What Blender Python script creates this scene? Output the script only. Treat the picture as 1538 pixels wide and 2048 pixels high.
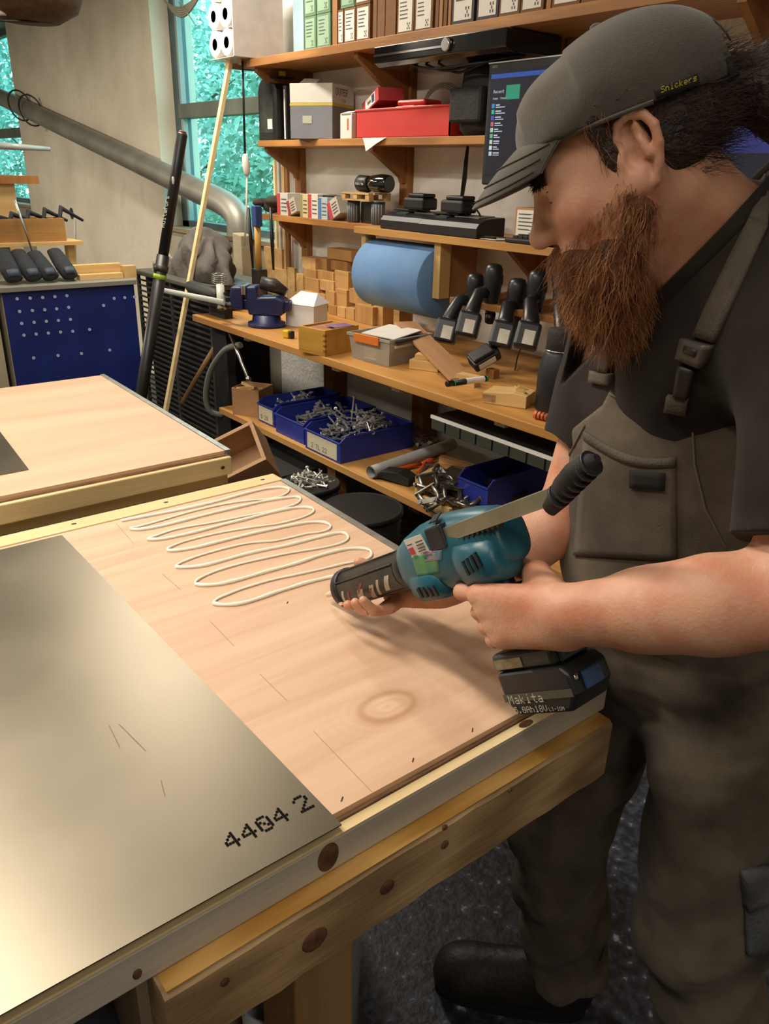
import bpy, math, random
import numpy as np
from mathutils import Vector, Matrix, Euler
random.seed(7)
SC = bpy.context.scene
COL = SC.collection
for o in list(bpy.data.objects): bpy.data.objects.remove(o)
# ------------------------------------------------------------------ camera
FPX, PITCH, ROLL, YAW = 1590.0, math.radians(23.2), math.radians(1.46), math.radians(39.0)
CAM = np.array([0.0, 0.0, 1.62])
def _yaw(v):
    r, fw, u = v; c, s = math.cos(YAW), math.sin(YAW)
    return np.array([r*c+fw*s, -r*s+fw*c, u])
_f = np.array([0, math.cos(PITCH), -math.sin(PITCH)]); _u = np.array([0, math.sin(PITCH), math.cos(PITCH)]); _r = np.array([1.0, 0, 0])
AR = _yaw(_r*math.cos(ROLL)+_u*math.sin(ROLL)); AU = _yaw(-_r*math.sin(ROLL)+_u*math.cos(ROLL)); AF = _yaw(_f)
cam_data = bpy.data.cameras.new('camera'); cam = bpy.data.objects.new('camera', cam_data); COL.objects.link(cam)
cam_data.sensor_fit = 'VERTICAL'; cam_data.sensor_height = 36.0; cam_data.lens = FPX/2048*36.0; cam_data.clip_start = .05
m = Matrix.Identity(4)
for i in range(3):
    m[i][0] = AR[i]; m[i][1] = AU[i]; m[i][2] = -AF[i]; m[i][3] = CAM[i]
cam.matrix_world = m
SC.camera = cam
# survey helpers: where the sight line of a photo pixel meets a known plane of the room
def _ray(x, y): return AF+AR*(x-769)/FPX-AU*(y-1024)/FPX
def Pz(x, y, z): d = _ray(x, y); return CAM+d*((z-CAM[2])/d[2])
def Px(x, y, X): d = _ray(x, y); return CAM+d*(X/d[0])
def Py(x, y, Y): d = _ray(x, y); return CAM+d*(Y/d[1])
def Pd(x, y, t): return CAM+_ray(x, y)*t
# ------------------------------------------------------------------ view, world, lights
SC.view_settings.view_transform = 'Standard'; SC.view_settings.look = 'None'
SC.view_settings.gamma = 1.0; SC.view_settings.use_curve_mapping = False
SC.view_settings.exposure = 0.0
world = bpy.data.worlds.new('daylight'); SC.world = world; world.use_nodes = True
bg = world.node_tree.nodes['Background']; bg.inputs[0].default_value = (.72, .90, .96, 1); bg.inputs[1].default_value = 5.2
LIGHTS = [(-.05, 2.15, 1.5, 54, (1.0, .91, .78)), (-.55, .75, 1.5, 20, (1.0, .91, .80)), (1.55, 4.1, 1.5, 66, (1.0, .90, .76)),
          (-.2, -1.3, 1.5, 14, (1.0, .92, .82)), (-2.0, 4.2, 1.5, 17, (1.0, .90, .76)), (-1.0, 7.4, 1.5, 165, (1.0, .90, .76))]  # first and last here are unseen lamps added to brighten beam and pier
for i, (x, y, ln, p, c) in enumerate(LIGHTS):
    ld = bpy.data.lights.new('tube_light', 'AREA'); ld.shape = 'RECTANGLE'; ld.size = .16; ld.size_y = ln; ld.energy = p; ld.color = c
    lo = bpy.data.objects.new('tube_light', ld); COL.objects.link(lo); lo.location = (x, y, 2.885)
# ------------------------------------------------------------------ materials
def lin(h):
    h = h.lstrip('#'); v = [int(h[i:i+2], 16)/255 for i in (0, 2, 4)]
    return tuple((c/12.92 if c <= .04045 else ((c+.055)/1.055)**2.4) for c in v)+(1.0,)
MATS = {}
def mat(name, col, rough=.55, metal=0.0, col2=None, scale=6.0, stretch=(1, 1, 1), bump=0.0, bscale=60.0, bstretch=(1, 1, 1), detail=5, lo=.38, hi=.66,
        distort=0.0, spec=.5, col3=None, pos3=.85, trans=0.0, alpha=1.0, sheen=0.0, wave=0.0, sss=0.0, rough2=None, coat=0.0):
    if name in MATS: return MATS[name]
    M = bpy.data.materials.new(name); M.use_nodes = True; nt = M.node_tree; N = nt.nodes; L = nt.links
    b = N['Principled BSDF']; b.inputs['Base Color'].default_value = lin(col); b.inputs['Roughness'].default_value = rough; b.inputs['Metallic'].default_value = metal
    b.inputs['Specular IOR Level'].default_value = spec
    if trans: b.inputs['Transmission Weight'].default_value = trans
    if alpha < 1: b.inputs['Alpha'].default_value = alpha
    if sheen: b.inputs['Sheen Weight'].default_value = sheen; b.inputs['Sheen Roughness'].default_value = .6
    if coat: b.inputs['Coat Weight'].default_value = coat; b.inputs['Coat Roughness'].default_value = .15
    if sss: b.inputs['Subsurface Weight'].default_value = sss; b.inputs['Subsurface Radius'].default_value = (.012, .005, .003); b.inputs['Subsurface Scale'].default_value = .6
    tc = N.new('ShaderNodeTexCoord')
    if col2:
        mp = N.new('ShaderNodeMapping'); mp.inputs['Scale'].default_value = [scale*s for s in stretch]; L.new(tc.outputs['Object'], mp.inputs[0])
        nz = N.new('ShaderNodeTexNoise'); nz.inputs['Scale'].default_value = 1.0; nz.inputs['Detail'].default_value = detail; nz.inputs['Distortion'].default_value = distort
        L.new(mp.outputs[0], nz.inputs[0]); fac = nz.outputs[0]
        if wave:
            wv = N.new('ShaderNodeTexWave'); wv.inputs['Scale'].default_value = wave; wv.inputs['Distortion'].default_value = 6.0; wv.inputs['Detail'].default_value = 3; wv.inputs['Detail Scale'].default_value = 1.2
            L.new(mp.outputs[0], wv.inputs[0]); mx = N.new('ShaderNodeMix'); mx.inputs[0].default_value = .45
            L.new(fac, mx.inputs[2]); L.new(wv.outputs['Fac'], mx.inputs[3]); fac = mx.outputs[0]
        rp = N.new('ShaderNodeValToRGB'); rp.color_ramp.elements[0].position = lo; rp.color_ramp.elements[1].position = hi
        rp.color_ramp.elements[0].color = lin(col); rp.color_ramp.elements[1].color = lin(col2)
        if col3: e = rp.color_ramp.elements.new(pos3); e.color = lin(col3)
        L.new(fac, rp.inputs[0]); L.new(rp.outputs[0], b.inputs['Base Color'])
        if rough2 is not None:
            mr = N.new('ShaderNodeMapRange'); mr.inputs[1].default_value = lo; mr.inputs[2].default_value = hi; mr.inputs[3].default_value = rough; mr.inputs[4].default_value = rough2
            L.new(fac, mr.inputs[0]); L.new(mr.outputs[0], b.inputs['Roughness'])
    if bump:
        mp2 = N.new('ShaderNodeMapping'); mp2.inputs['Scale'].default_value = [bscale*s for s in bstretch]; L.new(tc.outputs['Object'], mp2.inputs[0])
        n2 = N.new('ShaderNodeTexNoise'); n2.inputs['Scale'].default_value = 1.0; n2.inputs['Detail'].default_value = 4; L.new(mp2.outputs[0], n2.inputs[0])
        bm = N.new('ShaderNodeBump'); bm.inputs['Strength'].default_value = bump; bm.inputs['Distance'].default_value = .01; L.new(n2.outputs[0], bm.inputs['Height']); L.new(bm.outputs[0], b.inputs['Normal'])
    MATS[name] = M; return M
def emis(name, col, strength):
    if name in MATS: return MATS[name]
    M = bpy.data.materials.new(name); M.use_nodes = True; b = M.node_tree.nodes['Principled BSDF']
    b.inputs['Base Color'].default_value = (.01, .01, .01, 1); b.inputs['Emission Color'].default_value = lin(col); b.inputs['Emission Strength'].default_value = strength
    b.inputs['Roughness'].default_value = .25
    MATS[name] = M; return M
def wood(name, c1, c2, axis='x', scale=5.0, rough=.6, bump=.08, c3=None, wave=0.0):
    st = {'x': (.10, 1, 1), 'y': (1, .10, 1), 'z': (1, 1, .10)}[axis]
    return mat(name, c1, rough, col2=c2, scale=scale*3, stretch=st, bump=bump, bscale=120, bstretch=st, detail=6, lo=.3, hi=.7, distort=.6, col3=c3, wave=wave)
# ------------------------------------------------------------------ mesh building
class B:
    """collects shapes into one mesh"""
    def __init__(s): s.v = []; s.f = []; s.sm = []
    def add(s, vs, fs, smooth=False, M=None):
        n = len(s.v)
        for p in vs:
            if M is not None: p = M @ Vector(p)
            s.v.append((float(p[0]), float(p[1]), float(p[2])))
        for f in fs: s.f.append(tuple(i+n for i in f)); s.sm.append(smooth)
        return s
    def box(s, c, d, rz=0.0, rot=None, M=None):
        x, y, z = (q/2 for q in d)
        vs = [(-x,-y,-z),(x,-y,-z),(x,y,-z),(-x,y,-z),(-x,-y,z),(x,-y,z),(x,y,z),(-x,y,z)]
        R = (rot.to_matrix() if isinstance(rot, Euler) else rot) if rot is not None else Matrix.Rotation(rz, 3, 'Z')
        vs = [R @ Vector(p)+Vector(c) for p in vs]
        return s.add(vs, [(0,3,2,1),(4,5,6,7),(0,1,5,4),(1,2,6,5),(2,3,7,6),(3,0,4,7)], M=M)
    def bx(s, x0, x1, y0, y1, z0, z1, M=None): return s.box(((x0+x1)/2,(y0+y1)/2,(z0+z1)/2), (abs(x1-x0),abs(y1-y0),abs(z1-z0)), M=M)
    def hexa(s, p): # 8 corner points, bottom ring then top ring (ccw from above)
        return s.add(p, [(0,3,2,1),(4,5,6,7),(0,1,5,4),(1,2,6,5),(2,3,7,6),(3,0,4,7)])
    def ring(s, pts, radii, n=12, caps=True, smooth=True, flat=None, up=None):
        """sweep along points; radii: number or (a,b) per point"""
        P = [Vector(p) for p in pts]; vs = []; k = len(P)
        if not hasattr(radii, '__len__'): radii = [radii]*k
        T = []
        for i in range(k):
            t = (P[min(i+1,k-1)]-P[max(i-1,0)]); T.append(t.normalized() if t.length > 1e-9 else Vector((0,0,1)))
        ref = Vector(up) if up else (Vector((0,0,1)) if abs(T[0].z) < .9 else Vector((1,0,0)))
        a = (ref-T[0]*ref.dot(T[0])).normalized()
        for i in range(k):
            a = (a-T[i]*a.dot(T[i])).normalized(); b = T[i].cross(a); r = radii[i]
            ra, rb = (r if hasattr(r, '__len__') else (r, r))
            for j in range(n):
                g = 2*math.pi*j/n; vs.append(P[i]+a*(math.cos(g)*ra)+b*(math.sin(g)*rb))
        fs = [(i*n+j, i*n+(j+1)%n, (i+1)*n+(j+1)%n, (i+1)*n+j) for i in range(k-1) for j in range(n)]
        s.add(vs, fs, smooth)
        if caps:
            c0 = len(s.v)-k*n; s.f.append(tuple(c0+j for j in reversed(range(n)))); s.sm.append(False)
            s.f.append(tuple(c0+(k-1)*n+j for j in range(n))); s.sm.append(False)
        return s
    def cyl(s, p0, p1, r0, r1=None, n=16, caps=True): return s.ring([p0, p1], [r0, r0 if r1 is None else r1], n, caps)
    def lathe(s, prof, c=(0,0,0), n=24, axis='z', M=None, arc=2*math.pi):
        vs = []; k = len(prof)
        for r, h in prof:
            for j in range(n):
                g = arc*j/n; p = (r*math.cos(g), r*math.sin(g), h)
                if axis == 'x': p = (h, p[0], p[1])
                if axis == 'y': p = (p[1], h, p[0])
                vs.append((p[0]+c[0], p[1]+c[1], p[2]+c[2]))
        fs = [(i*n+j, i*n+(j+1)%n, (i+1)*n+(j+1)%n, (i+1)*n+j) for i in range(k-1) for j in range(n)]
        s.add(vs, fs, True, M)
        c0 = len(s.v)-k*n
        if prof[0][0] > 1e-6: s.f.append(tuple(c0+j for j in reversed(range(n)))); s.sm.append(False)
        if prof[-1][0] > 1e-6: s.f.append(tuple(c0+(k-1)*n+j for j in range(n))); s.sm.append(False)
        return s
    def ell(s, c, r, n=16, k=10, M=None):
        prof = [(math.sin(math.pi*i/k), -math.cos(math.pi*i/k)) for i in range(k+1)]
        vs = []
        for a, h in prof:
            for j in range(n):
                g = 2*math.pi*j/n; vs.append((c[0]+r[0]*max(a,1e-4)*math.cos(g), c[1]+r[1]*max(a,1e-4)*math.sin(g), c[2]+r[2]*h))
        return s.add(vs, [(i*n+j, i*n+(j+1)%n, (i+1)*n+(j+1)%n, (i+1)*n+j) for i in range(k) for j in range(n)], True, M)
    def prism(s, poly, h0, h1, axis='z', M=None):
        n = len(poly)
        def q(p, h): return {'z': (p[0], p[1], h), 'y': (p[0], h, p[1]), 'x': (h, p[0], p[1])}[axis]
        vs = [q(p, h0) for p in poly]+[q(p, h1) for p in poly]
        fs = [tuple(reversed(range(n))), tuple(range(n, 2*n))]+[(i, (i+1) % n, (i+1) % n+n, i+n) for i in range(n)]
        return s.add(vs, fs, M=M)
    def build(s, name, m, parent=None, loc=None, rot=None, bevel=0.0, seg=2, subsurf=0, smooth=None, kind=None, fixn=True):
        me = bpy.data.meshes.new(name); me.from_pydata(s.v, [], s.f)
        sm = s.sm if smooth is None else [smooth]*len(s.f)
        me.polygons.foreach_set('use_smooth', sm)
        if fixn:
            import bmesh
            bm = bmesh.new(); bm.from_mesh(me); bmesh.ops.recalc_face_normals(bm, faces=bm.faces); bm.to_mesh(me); bm.free()
        me.materials.append(m); me.update()
        return link(name, me, parent, loc, rot, bevel, seg, subsurf, kind)
def link(name, me, parent=None, loc=None, rot=None, bevel=0.0, seg=2, subsurf=0, kind=None):
    o = bpy.data.objects.new(name, me); COL.objects.link(o)
    if parent: o.parent = parent
    if loc is not None:
        o.location = [float(q) for q in loc]
        if not parent: o.scale = (SCL, SCL, SCL)
    if rot is not None: o.rotation_euler = rot
    if bevel:
        b = o.modifiers.new('bevel', 'BEVEL'); b.width = bevel; b.segments = seg; b.limit_method = 'ANGLE'; b.angle_limit = .7; b.harden_normals = False
    if subsurf: s_ = o.modifiers.new('sub', 'SUBSURF'); s_.levels = subsurf; s_.render_levels = subsurf
    if kind: o['kind'] = kind
    return o
SCL = 1.0               # size of the shelf goods against their drawn size
def tag(o, label=None, cat=None, group=None, kind=None):
    if label: o['label'] = label
    if cat: o['category'] = cat
    if group: o['group'] = group
    if kind: o['kind'] = kind
    return o
def thing(name, label, cat, loc=(0,0,0), rz=0.0, group=None, rot=None):
    o = bpy.data.objects.new(name, None); COL.objects.link(o); o.empty_display_size = .05
    o.scale = (SCL, SCL, SCL); o.location = [float(q) for q in loc]; o.rotation_euler = rot if rot is not None else (0, 0, rz)
    return tag(o, label, cat, group)
def struct(name, bm, m, parent=None, **k):
    o = bm.build(name, m, parent, **k)
    if not parent: o['kind'] = 'structure'
    return o
def axes_rot(x=None, y=None, z=None):
    """Euler from two given axes (third completed)"""
    if x is None: y = Vector(y).normalized(); z = Vector(z).normalized(); x = y.cross(z); x.normalize(); y = z.cross(x)
    elif y is None: x = Vector(x).normalized(); z = Vector(z); z = (z-x*z.dot(x)).normalized(); y = z.cross(x)
    else: x = Vector(x).normalized(); y = Vector(y); y = (y-x*y.dot(x)).normalized(); z = x.cross(y)
    return Matrix((x, y, z)).transposed().to_euler()
RS = -math.pi/2          # a thing that faces the room from the shelf wall: local x runs to the right, local y into the wall
def span(pl, pr, pt, X, z):
    """shelf survey: photo columns pl..pr at the plane X, top row pt -> (centre Y, width, height above z)"""
    row = 1e9
    yl = None
    zc = lambda px: Pz_on(px, X, z)
    yl, yr = zc(pl), zc(pr)
    h = top_on((pl+pr)/2, pt, X)-z
    return (yl+yr)/2, abs(yl-yr), h
def Pz_on(px, X, z):
    lo, hi = 0, 2047
    for _ in range(40):
        mid = (lo+hi)/2
        if Px(px, mid, X)[2] > z: lo = mid
        else: hi = mid
    return Px(px, lo, X)[1]
def top_on(px, py, X): return Px(px, py, X)[2]
# tiny 5x7 lettering, printed as flat dabs
FONT = {'0':'0e11191513110e','1':'040c040404040e','2':'0e11010204081f','3':'0e11010601110e','4':'02060a121f0202','5':'1f101e0101110e','6':'0608101e11110e','8':'0e11110e11110e','A':'0e11111f111111','B':'1e11111e11111e','C':'0e11101010110e','D':'1e11111111111e','E':'1f10101e10101f','G':'0e11101713110e','H':'1111111f111111','I':'0e04040404040e','K':'11121418141211','L':'1010101010101f','M':'111b1515111111','N':'11191513111111','O':'0e11111111110e','P':'1e11111e101010','R':'1e11111e141211','S':'0f10100e01011e','T':'1f040404040404','U':'1111111111110e','V':'11111111110a04','W':'1111111515150a','X':'11110a040a1111','Z':'1f01020408101f','a':'00000e010f110f','e':'00000e111f100e','h':'10101e11111111','i':'0400040404040e','k':'1010121418 1412','l':'0c04040404040e','m':'00001a15151515','n':'00001e11111111','s':'00000f100e011e','t':'04041f04040403','c':'00000e1010110e','r':'00001618101010','o':'00000e1111110e','u':'0000111111130d','f':'0609081c080808','7':'1f010204040404','9':'0e11110f01020c','.':'00000000000c0c','-':'0000001f000000','/':'01010204081010'}
def text(b, s, o, ux, uy, h, dab=.92, gap=1.2, slant=0.0):
    """flat lettering: origin o (lower left), ux, uy unit vectors, cell height h"""
    o, ux, uy = Vector(o), Vector(ux), Vector(uy); p = h/7; x = 0.0
    for ch in s:
        g = FONT.get(ch)
        if g is None: x += 4*p; continue
        g = g.replace(' ', '')
        for r in range(7):
            bits = int(g[2*r:2*r+2], 16)
            c = 0
            while c < 5:
                if bits >> (4-c) & 1:
                    c2 = c
                    while dab > .9 and c2+1 < 5 and bits >> (4-c2-1) & 1: c2 += 1
                    sl = slant*(6-r)*p
                    a = o+ux*(x+c*p+sl)+uy*((6-r)*p); e = (c2-c+dab)*p; d = p*max(dab, .9)
                    b.add([a, a+ux*e, a+ux*e+uy*d, a+uy*d], [(0,1,2,3)])
                    c = c2
                c += 1
        x += (5+gap)*p
    return x
# ================================================================== the room
WX = 2.60                # shelf wall plane
M_wall = mat('painted_concrete', '#cfc4ae', .85, col2='#e6dbc6', scale=2.2, bump=.25, bscale=26, col3='#9a8d78', pos3=.9, lo=.3, hi=.62, detail=9)
M_wallw = mat('whitewashed_block', '#e2ddd2', .85, col2='#f2efe8', scale=3.0, bump=.45, bscale=38, lo=.3, hi=.6, detail=9)
M_conc = mat('grey_concrete', '#8d8778', .9, col2='#b5ab97', scale=1.6, bump=.15, bscale=30, col3='#7a705f', pos3=.9, detail=10)
def floor_mat():
    M = mat('speckled_floor', '#23262d', .5, col2='#454b57', scale=40, bump=.2, bscale=90, col3='#b5bcc6', pos3=.74, lo=.42, hi=.64, detail=12)
    return M
struct('floor', B().bx(-4, 2.9, -3.2, 12.5, -.1, 0), floor_mat())
struct('ceiling', B().bx(-4, 2.9, -3.2, 12.5, 3.0, 3.1), mat('ceiling_paint', '#b8ad9a', .9, col2='#c9bfae', scale=1.5))
struct('wall_left', B().bx(-4.1, -4, -3.2, 12.5, 0, 3.0), M_wall)
struct('wall_back', B().bx(-4, 2.9, -3.3, -3.2, 0, 3.0), M_wall)
struct('wall_front', B().bx(-4, 2.9, 12.5, 12.6, 0, 3.0), M_wall)
# shelf wall: solid stretch, then windows with a concrete pier between them
W1a, W1b, W2a, W2b, WZ0, WZ1 = 4.28, 5.84, 9.12, 11.3, 1.206, 2.85
wb = B(); wb.bx(WX, WX+.3, -3.2, W1a, 0, 3.0)
struct('wall_right', wb, M_wallw)
struct('wall_pier', B().bx(WX, WX+.3, W1b, W2a, 0, 3.0), M_wall)
wl = B(); wl.bx(WX, WX+.3, W1a, W1b, 0, WZ0).bx(WX, WX+.3, W2a, 12.5, 0, WZ0).bx(WX, WX+.3, W1a, W1b, WZ1, 3.0).bx(WX, WX+.3, W2a, 12.5, WZ1, 3.0).bx(WX, WX+.3, W2b, 12.5, WZ0, WZ1)
struct('wall_sill', wl, M_conc)
M_frame = mat('teal_grey_frame', '#43575c', .5, col2='#55696c', scale=5)
M_frame2 = mat('olive_mullion', '#5c6256', .5, col2='#6f7468', scale=5)
def glass_mat():
    M = bpy.data.materials.new('tinted_pane'); M.use_nodes = True; nt = M.node_tree; N = nt.nodes; L = nt.links
    for n in list(N): N.remove(n)
    out = N.new('ShaderNodeOutputMaterial'); tr = N.new('ShaderNodeBsdfTransparent'); gl = N.new('ShaderNodeBsdfGlossy'); mx = N.new('ShaderNodeMixShader'); fr = None
    tr.inputs[0].default_value = (.64, .88, .90, 1); gl.inputs['Roughness'].default_value = .01; gl.inputs[0].default_value = (1, 1, 1, 1)
    mx.inputs[0].default_value = .10; L.new(tr.outputs[0], mx.inputs[1]); L.new(gl.outputs[0], mx.inputs[2]); L.new(mx.outputs[0], out.inputs[0])
    return M
M_glass = glass_mat()
def window(name, y0, y1, zm):
    fx0, fx1 = WX+.13, WX+.20
    f = B(); f.bx(fx0, fx1, y1-.11, y1, WZ0, WZ1).bx(fx0, fx1, y0, y0+.06, WZ0, WZ1).bx(fx0, fx1, y0, y1, WZ0, WZ0+.05).bx(fx0, fx1, y0, y1, WZ1-.06, WZ1)
    o = struct(name, f, M_frame, bevel=.004); o['label'] = 'teal framed window with a cross bar looking onto green trees'
    struct('mullion', B().bx(fx0-.015, fx1, y0+.05, y1-.09, zm-.045, zm+.045), M_frame2, o, bevel=.003)
    struct('window_sill', B().bx(WX-.02, fx0, y0, y1, WZ0-.02, WZ0+.006), mat('sill_wood', '#8d7a5e', .7, col2='#a08c6e', scale=8), o)
    struct('pane', B().bx(fx0+.03, fx0+.034, y0+.05, y1-.1, zm+.045, WZ1-.05), M_glass, o)
    struct('pane', B().bx(fx0+.03, fx0+.034, y0+.05, y1-.1, WZ0+.045, zm-.045), M_glass, o)
    struct('glazing_bead', B().bx(fx0-.006, fx0+.03, y1-.135, y1-.108, WZ0+.05, WZ1-.06), mat('bead_pale', '#8fa09c', .5), o)
window('window_1', W1a, W1b, 1.969); window('window_2', W2a, W2b, 1.904)
# ceiling luminaires out of view; the rear and pier lamps are added fill light
M_tube = emis('lamp_tube', '#fff0d8', 5.0); M_lamp = mat('lamp_housing', '#c9c9c4', .4)
lampdesc = ['over the plywood boards', 'above the front plywood panel left of the camera', 'near the windows', 'added as fill light behind the camera over the open floor', 'over the empty left side of the workshop', 'added to brighten the concrete pier at the far end']
for (x, y, ln, p, c), d in zip(LIGHTS, lampdesc):
    t = thing('ceiling_lamp', 'long white ceiling tube lamp '+d, 'lamp', (x, y, 2.90), 0, 'ceiling tube lamps')
    B().bx(-.11, .11, -ln/2-.05, ln/2+.05, .03, .10).build('housing', M_lamp, t, bevel=.008)
    for s in (-.055, .055): B().cyl((s, -ln/2, .012), (s, ln/2, .012), .013, n=10).build('tube', M_tube, t)
# outdoors: trees and bushes beyond the windows
M_bark = mat('bark', '#4a3b2c', .9, col2='#6b5844', scale=12)
LEAFC = [('#6b9f88', '#a9d0bd'), ('#86b8a6', '#cfe8dc'), ('#5c9488', '#9cc9ba')]
M_leaf = [mat('leaf_%s' % 'abc'[i], a, .6, col2=b_, scale=1.4, lo=.3, hi=.7) for i, (a, b_) in enumerate(LEAFC)]
def tree(x, y, h, r, n, mi, label, seed):
    rnd = random.Random(seed); t = thing('garden_tree', label, 'tree', (x, y, -.4), 0, 'trees beyond the windows')
    tr = B(); tr.ring([(0,0,0), (.05,.03,h*.4), (-.05,.1,h*.8)], [.11,.08,.03], 8)
    for k in range(6):
        a = rnd.uniform(0, 6.28); z = h*rnd.uniform(.3, .6); tr.ring([(0,0,z), (math.cos(a)*r*.4, math.sin(a)*r*.4, z+.5), (math.cos(a)*r*.8, math.sin(a)*r*.8, z+.8)], [.04,.025,.008], 6)
    tr.build('trunk', M_bark, t)
    vs = np.zeros((n*4, 3)); rng = np.random.default_rng(seed)
    d = rng.normal(size=(n, 3)); d /= np.linalg.norm(d, axis=1)[:, None]; rad = rng.uniform(.35, 1.0, n)**.6
    c = d*rad[:, None]*np.array([r, r, h*.5])+np.array([0, 0, h*.52])
    c += .25*np.sin(c[:, [1, 2, 0]]*5.1)
    u = rng.normal(size=(n, 3)); u /= np.linalg.norm(u, axis=1)[:, None]; w = np.cross(u, rng.normal(size=(n, 3))); w /= np.linalg.norm(w, axis=1)[:, None]
    s = rng.uniform(.035, .085, n)[:, None]
    vs[0::4] = c-u*s; vs[1::4] = c+w*s*.5; vs[2::4] = c+u*s; vs[3::4] = c-w*s*.5
    me = bpy.data.meshes.new('foliage'); me.from_pydata(vs.tolist(), [], [(4*i, 4*i+1, 4*i+2, 4*i+3) for i in range(n)]); me.materials.append(M_leaf[mi])
    link('foliage', me, t, kind='stuff')
tree(6.2, 9.0, 4.2, 1.2, 7500, 0, 'broad leafy green tree outside the nearer window', 1)
tree(5.6, 12.0, 4.5, 1.3, 7500, 1, 'pale green leafy tree outside between the windows', 2)
tree(5.0, 16.0, 5.0, 1.5, 8000, 2, 'dark green leafy tree outside the far window', 3)
tree(9.4, 15.4, 5.8, 1.9, 11000, 1, 'tall light green tree standing far out in the garden', 4)
tree(4.2, 20.5, 5.0, 1.7, 9000, 0, 'leafy green tree at the far left of the garden', 5)
tree(9.6, 10.6, 5.2, 2.0, 11000, 2, 'dense dark green tree standing behind the nearer tree', 6)
g = struct('ground', B().bx(2.5, 30, -10, 40, -.5, -.4), mat('lawn', '#3d6b35', .9, col2='#5c8a48', scale=3)); g['label'] = 'green lawn outside the windows'

# ================================================================== work boards on trestles
M_ply = None
def ply_mat():
    M = bpy.data.materials.new('okoume_plywood'); M.use_nodes = True; nt = M.node_tree; N = nt.nodes; L = nt.links
    b = N['Principled BSDF']; b.inputs['Roughness'].default_value = .6
    tc = N.new('ShaderNodeTexCoord')
    def math_(op, a=None, c=None, va=0, vc=0):
        n = N.new('ShaderNodeMath'); n.operation = op
        if a is not None: L.new(a, n.inputs[0])
        else: n.inputs[0].default_value = va
        if c is not None: L.new(c, n.inputs[1])
        else: n.inputs[1].default_value = vc
        return n.outputs[0]
    # a knot grown into the veneer: rings bend the grain around it
    k = Pz(775, 1412, .92)
    sub = N.new('ShaderNodeVectorMath'); sub.operation = 'SUBTRACT'; L.new(tc.outputs['Object'], sub.inputs[0]); sub.inputs[1].default_value = (k[0], k[1], .92)
    sc = N.new('ShaderNodeVectorMath'); sc.operation = 'MULTIPLY'; L.new(sub.outputs[0], sc.inputs[0]); sc.inputs[1].default_value = (1.0, 1.5, 0)
    ln = N.new('ShaderNodeVectorMath'); ln.operation = 'LENGTH'; L.new(sc.outputs[0], ln.inputs[0]); dist = ln.outputs['Value']
    fall = math_('MULTIPLY', math_('POWER', None, math_('MULTIPLY', dist, None, vc=-20.0), va=2.718), None, vc=1.0)
    mp = N.new('ShaderNodeMapping'); mp.inputs['Scale'].default_value = (2.2, 30, 10); L.new(tc.outputs['Object'], mp.inputs[0])
    nz = N.new('ShaderNodeTexNoise'); nz.inputs['Scale'].default_value = 1.0; nz.inputs['Detail'].default_value = 7; nz.inputs['Distortion'].default_value = .5; L.new(mp.outputs[0], nz.inputs[0])
    nb = N.new('ShaderNodeTexNoise'); nb.inputs['Scale'].default_value = 9.0; nb.inputs['Detail'].default_value = 3; L.new(tc.outputs['Object'], nb.inputs[0])
    ringv = math_('SINE', math_('ADD', math_('MULTIPLY', dist, None, vc=330.0), math_('MULTIPLY', nb.outputs[0], None, vc=22.0)))
    rings = math_('MULTIPLY', math_('MULTIPLY', ringv, fall), None, vc=.13)
    fac = math_('ADD', nz.outputs[0], rings)
    rp = N.new('ShaderNodeValToRGB'); rp.color_ramp.elements[0].position = .25; rp.color_ramp.elements[1].position = .72
    rp.color_ramp.elements[0].color = lin('#c9a07f'); rp.color_ramp.elements[1].color = lin('#dfbd9f'); L.new(fac, rp.inputs[0])
    mx = N.new('ShaderNodeMix'); mx.data_type = 'RGBA'; L.new(rp.outputs[0], mx.inputs[6]); mx.inputs[7].default_value = lin('#a87446')
    edge = math_('MULTIPLY', math_('POWER', None, math_('MULTIPLY', math_('POWER', math_('SUBTRACT', dist, None, vc=.042), None, vc=2.0), None, vc=-9000.0), va=2.718), None, vc=1.1)
    nb2 = math_('MULTIPLY', edge, nb.outputs[0]); L.new(nb2, mx.inputs[0]); L.new(mx.outputs[2], b.inputs['Base Color'])
    return M
M_ply = ply_mat()
M_ply2 = wood('okoume_plain', '#cda485', '#dcb898', 'x', 3.0, c3='#e2c0a2')
M_plyedge = wood('ply_edge', '#6f5240', '#b08d6b', 'x', 40, .7)
M_strip = wood('pine_strip', '#d9bd86', '#ead6a6', 'x', 5, .6, c3='#f0dfb6')
M_stripg = wood('weathered_strip', '#a29b90', '#c9c1b3', 'x', 4, .7)
M_alu = mat('aluminium', '#a9aaa6', .38, .9, col2='#c0c1bd', scale=30)
M_knot = mat('knot', '#4a3020', .7, col2='#7a5433', scale=60)
M_nail = mat('nail_dark', '#4b4238', .5, .6)
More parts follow.
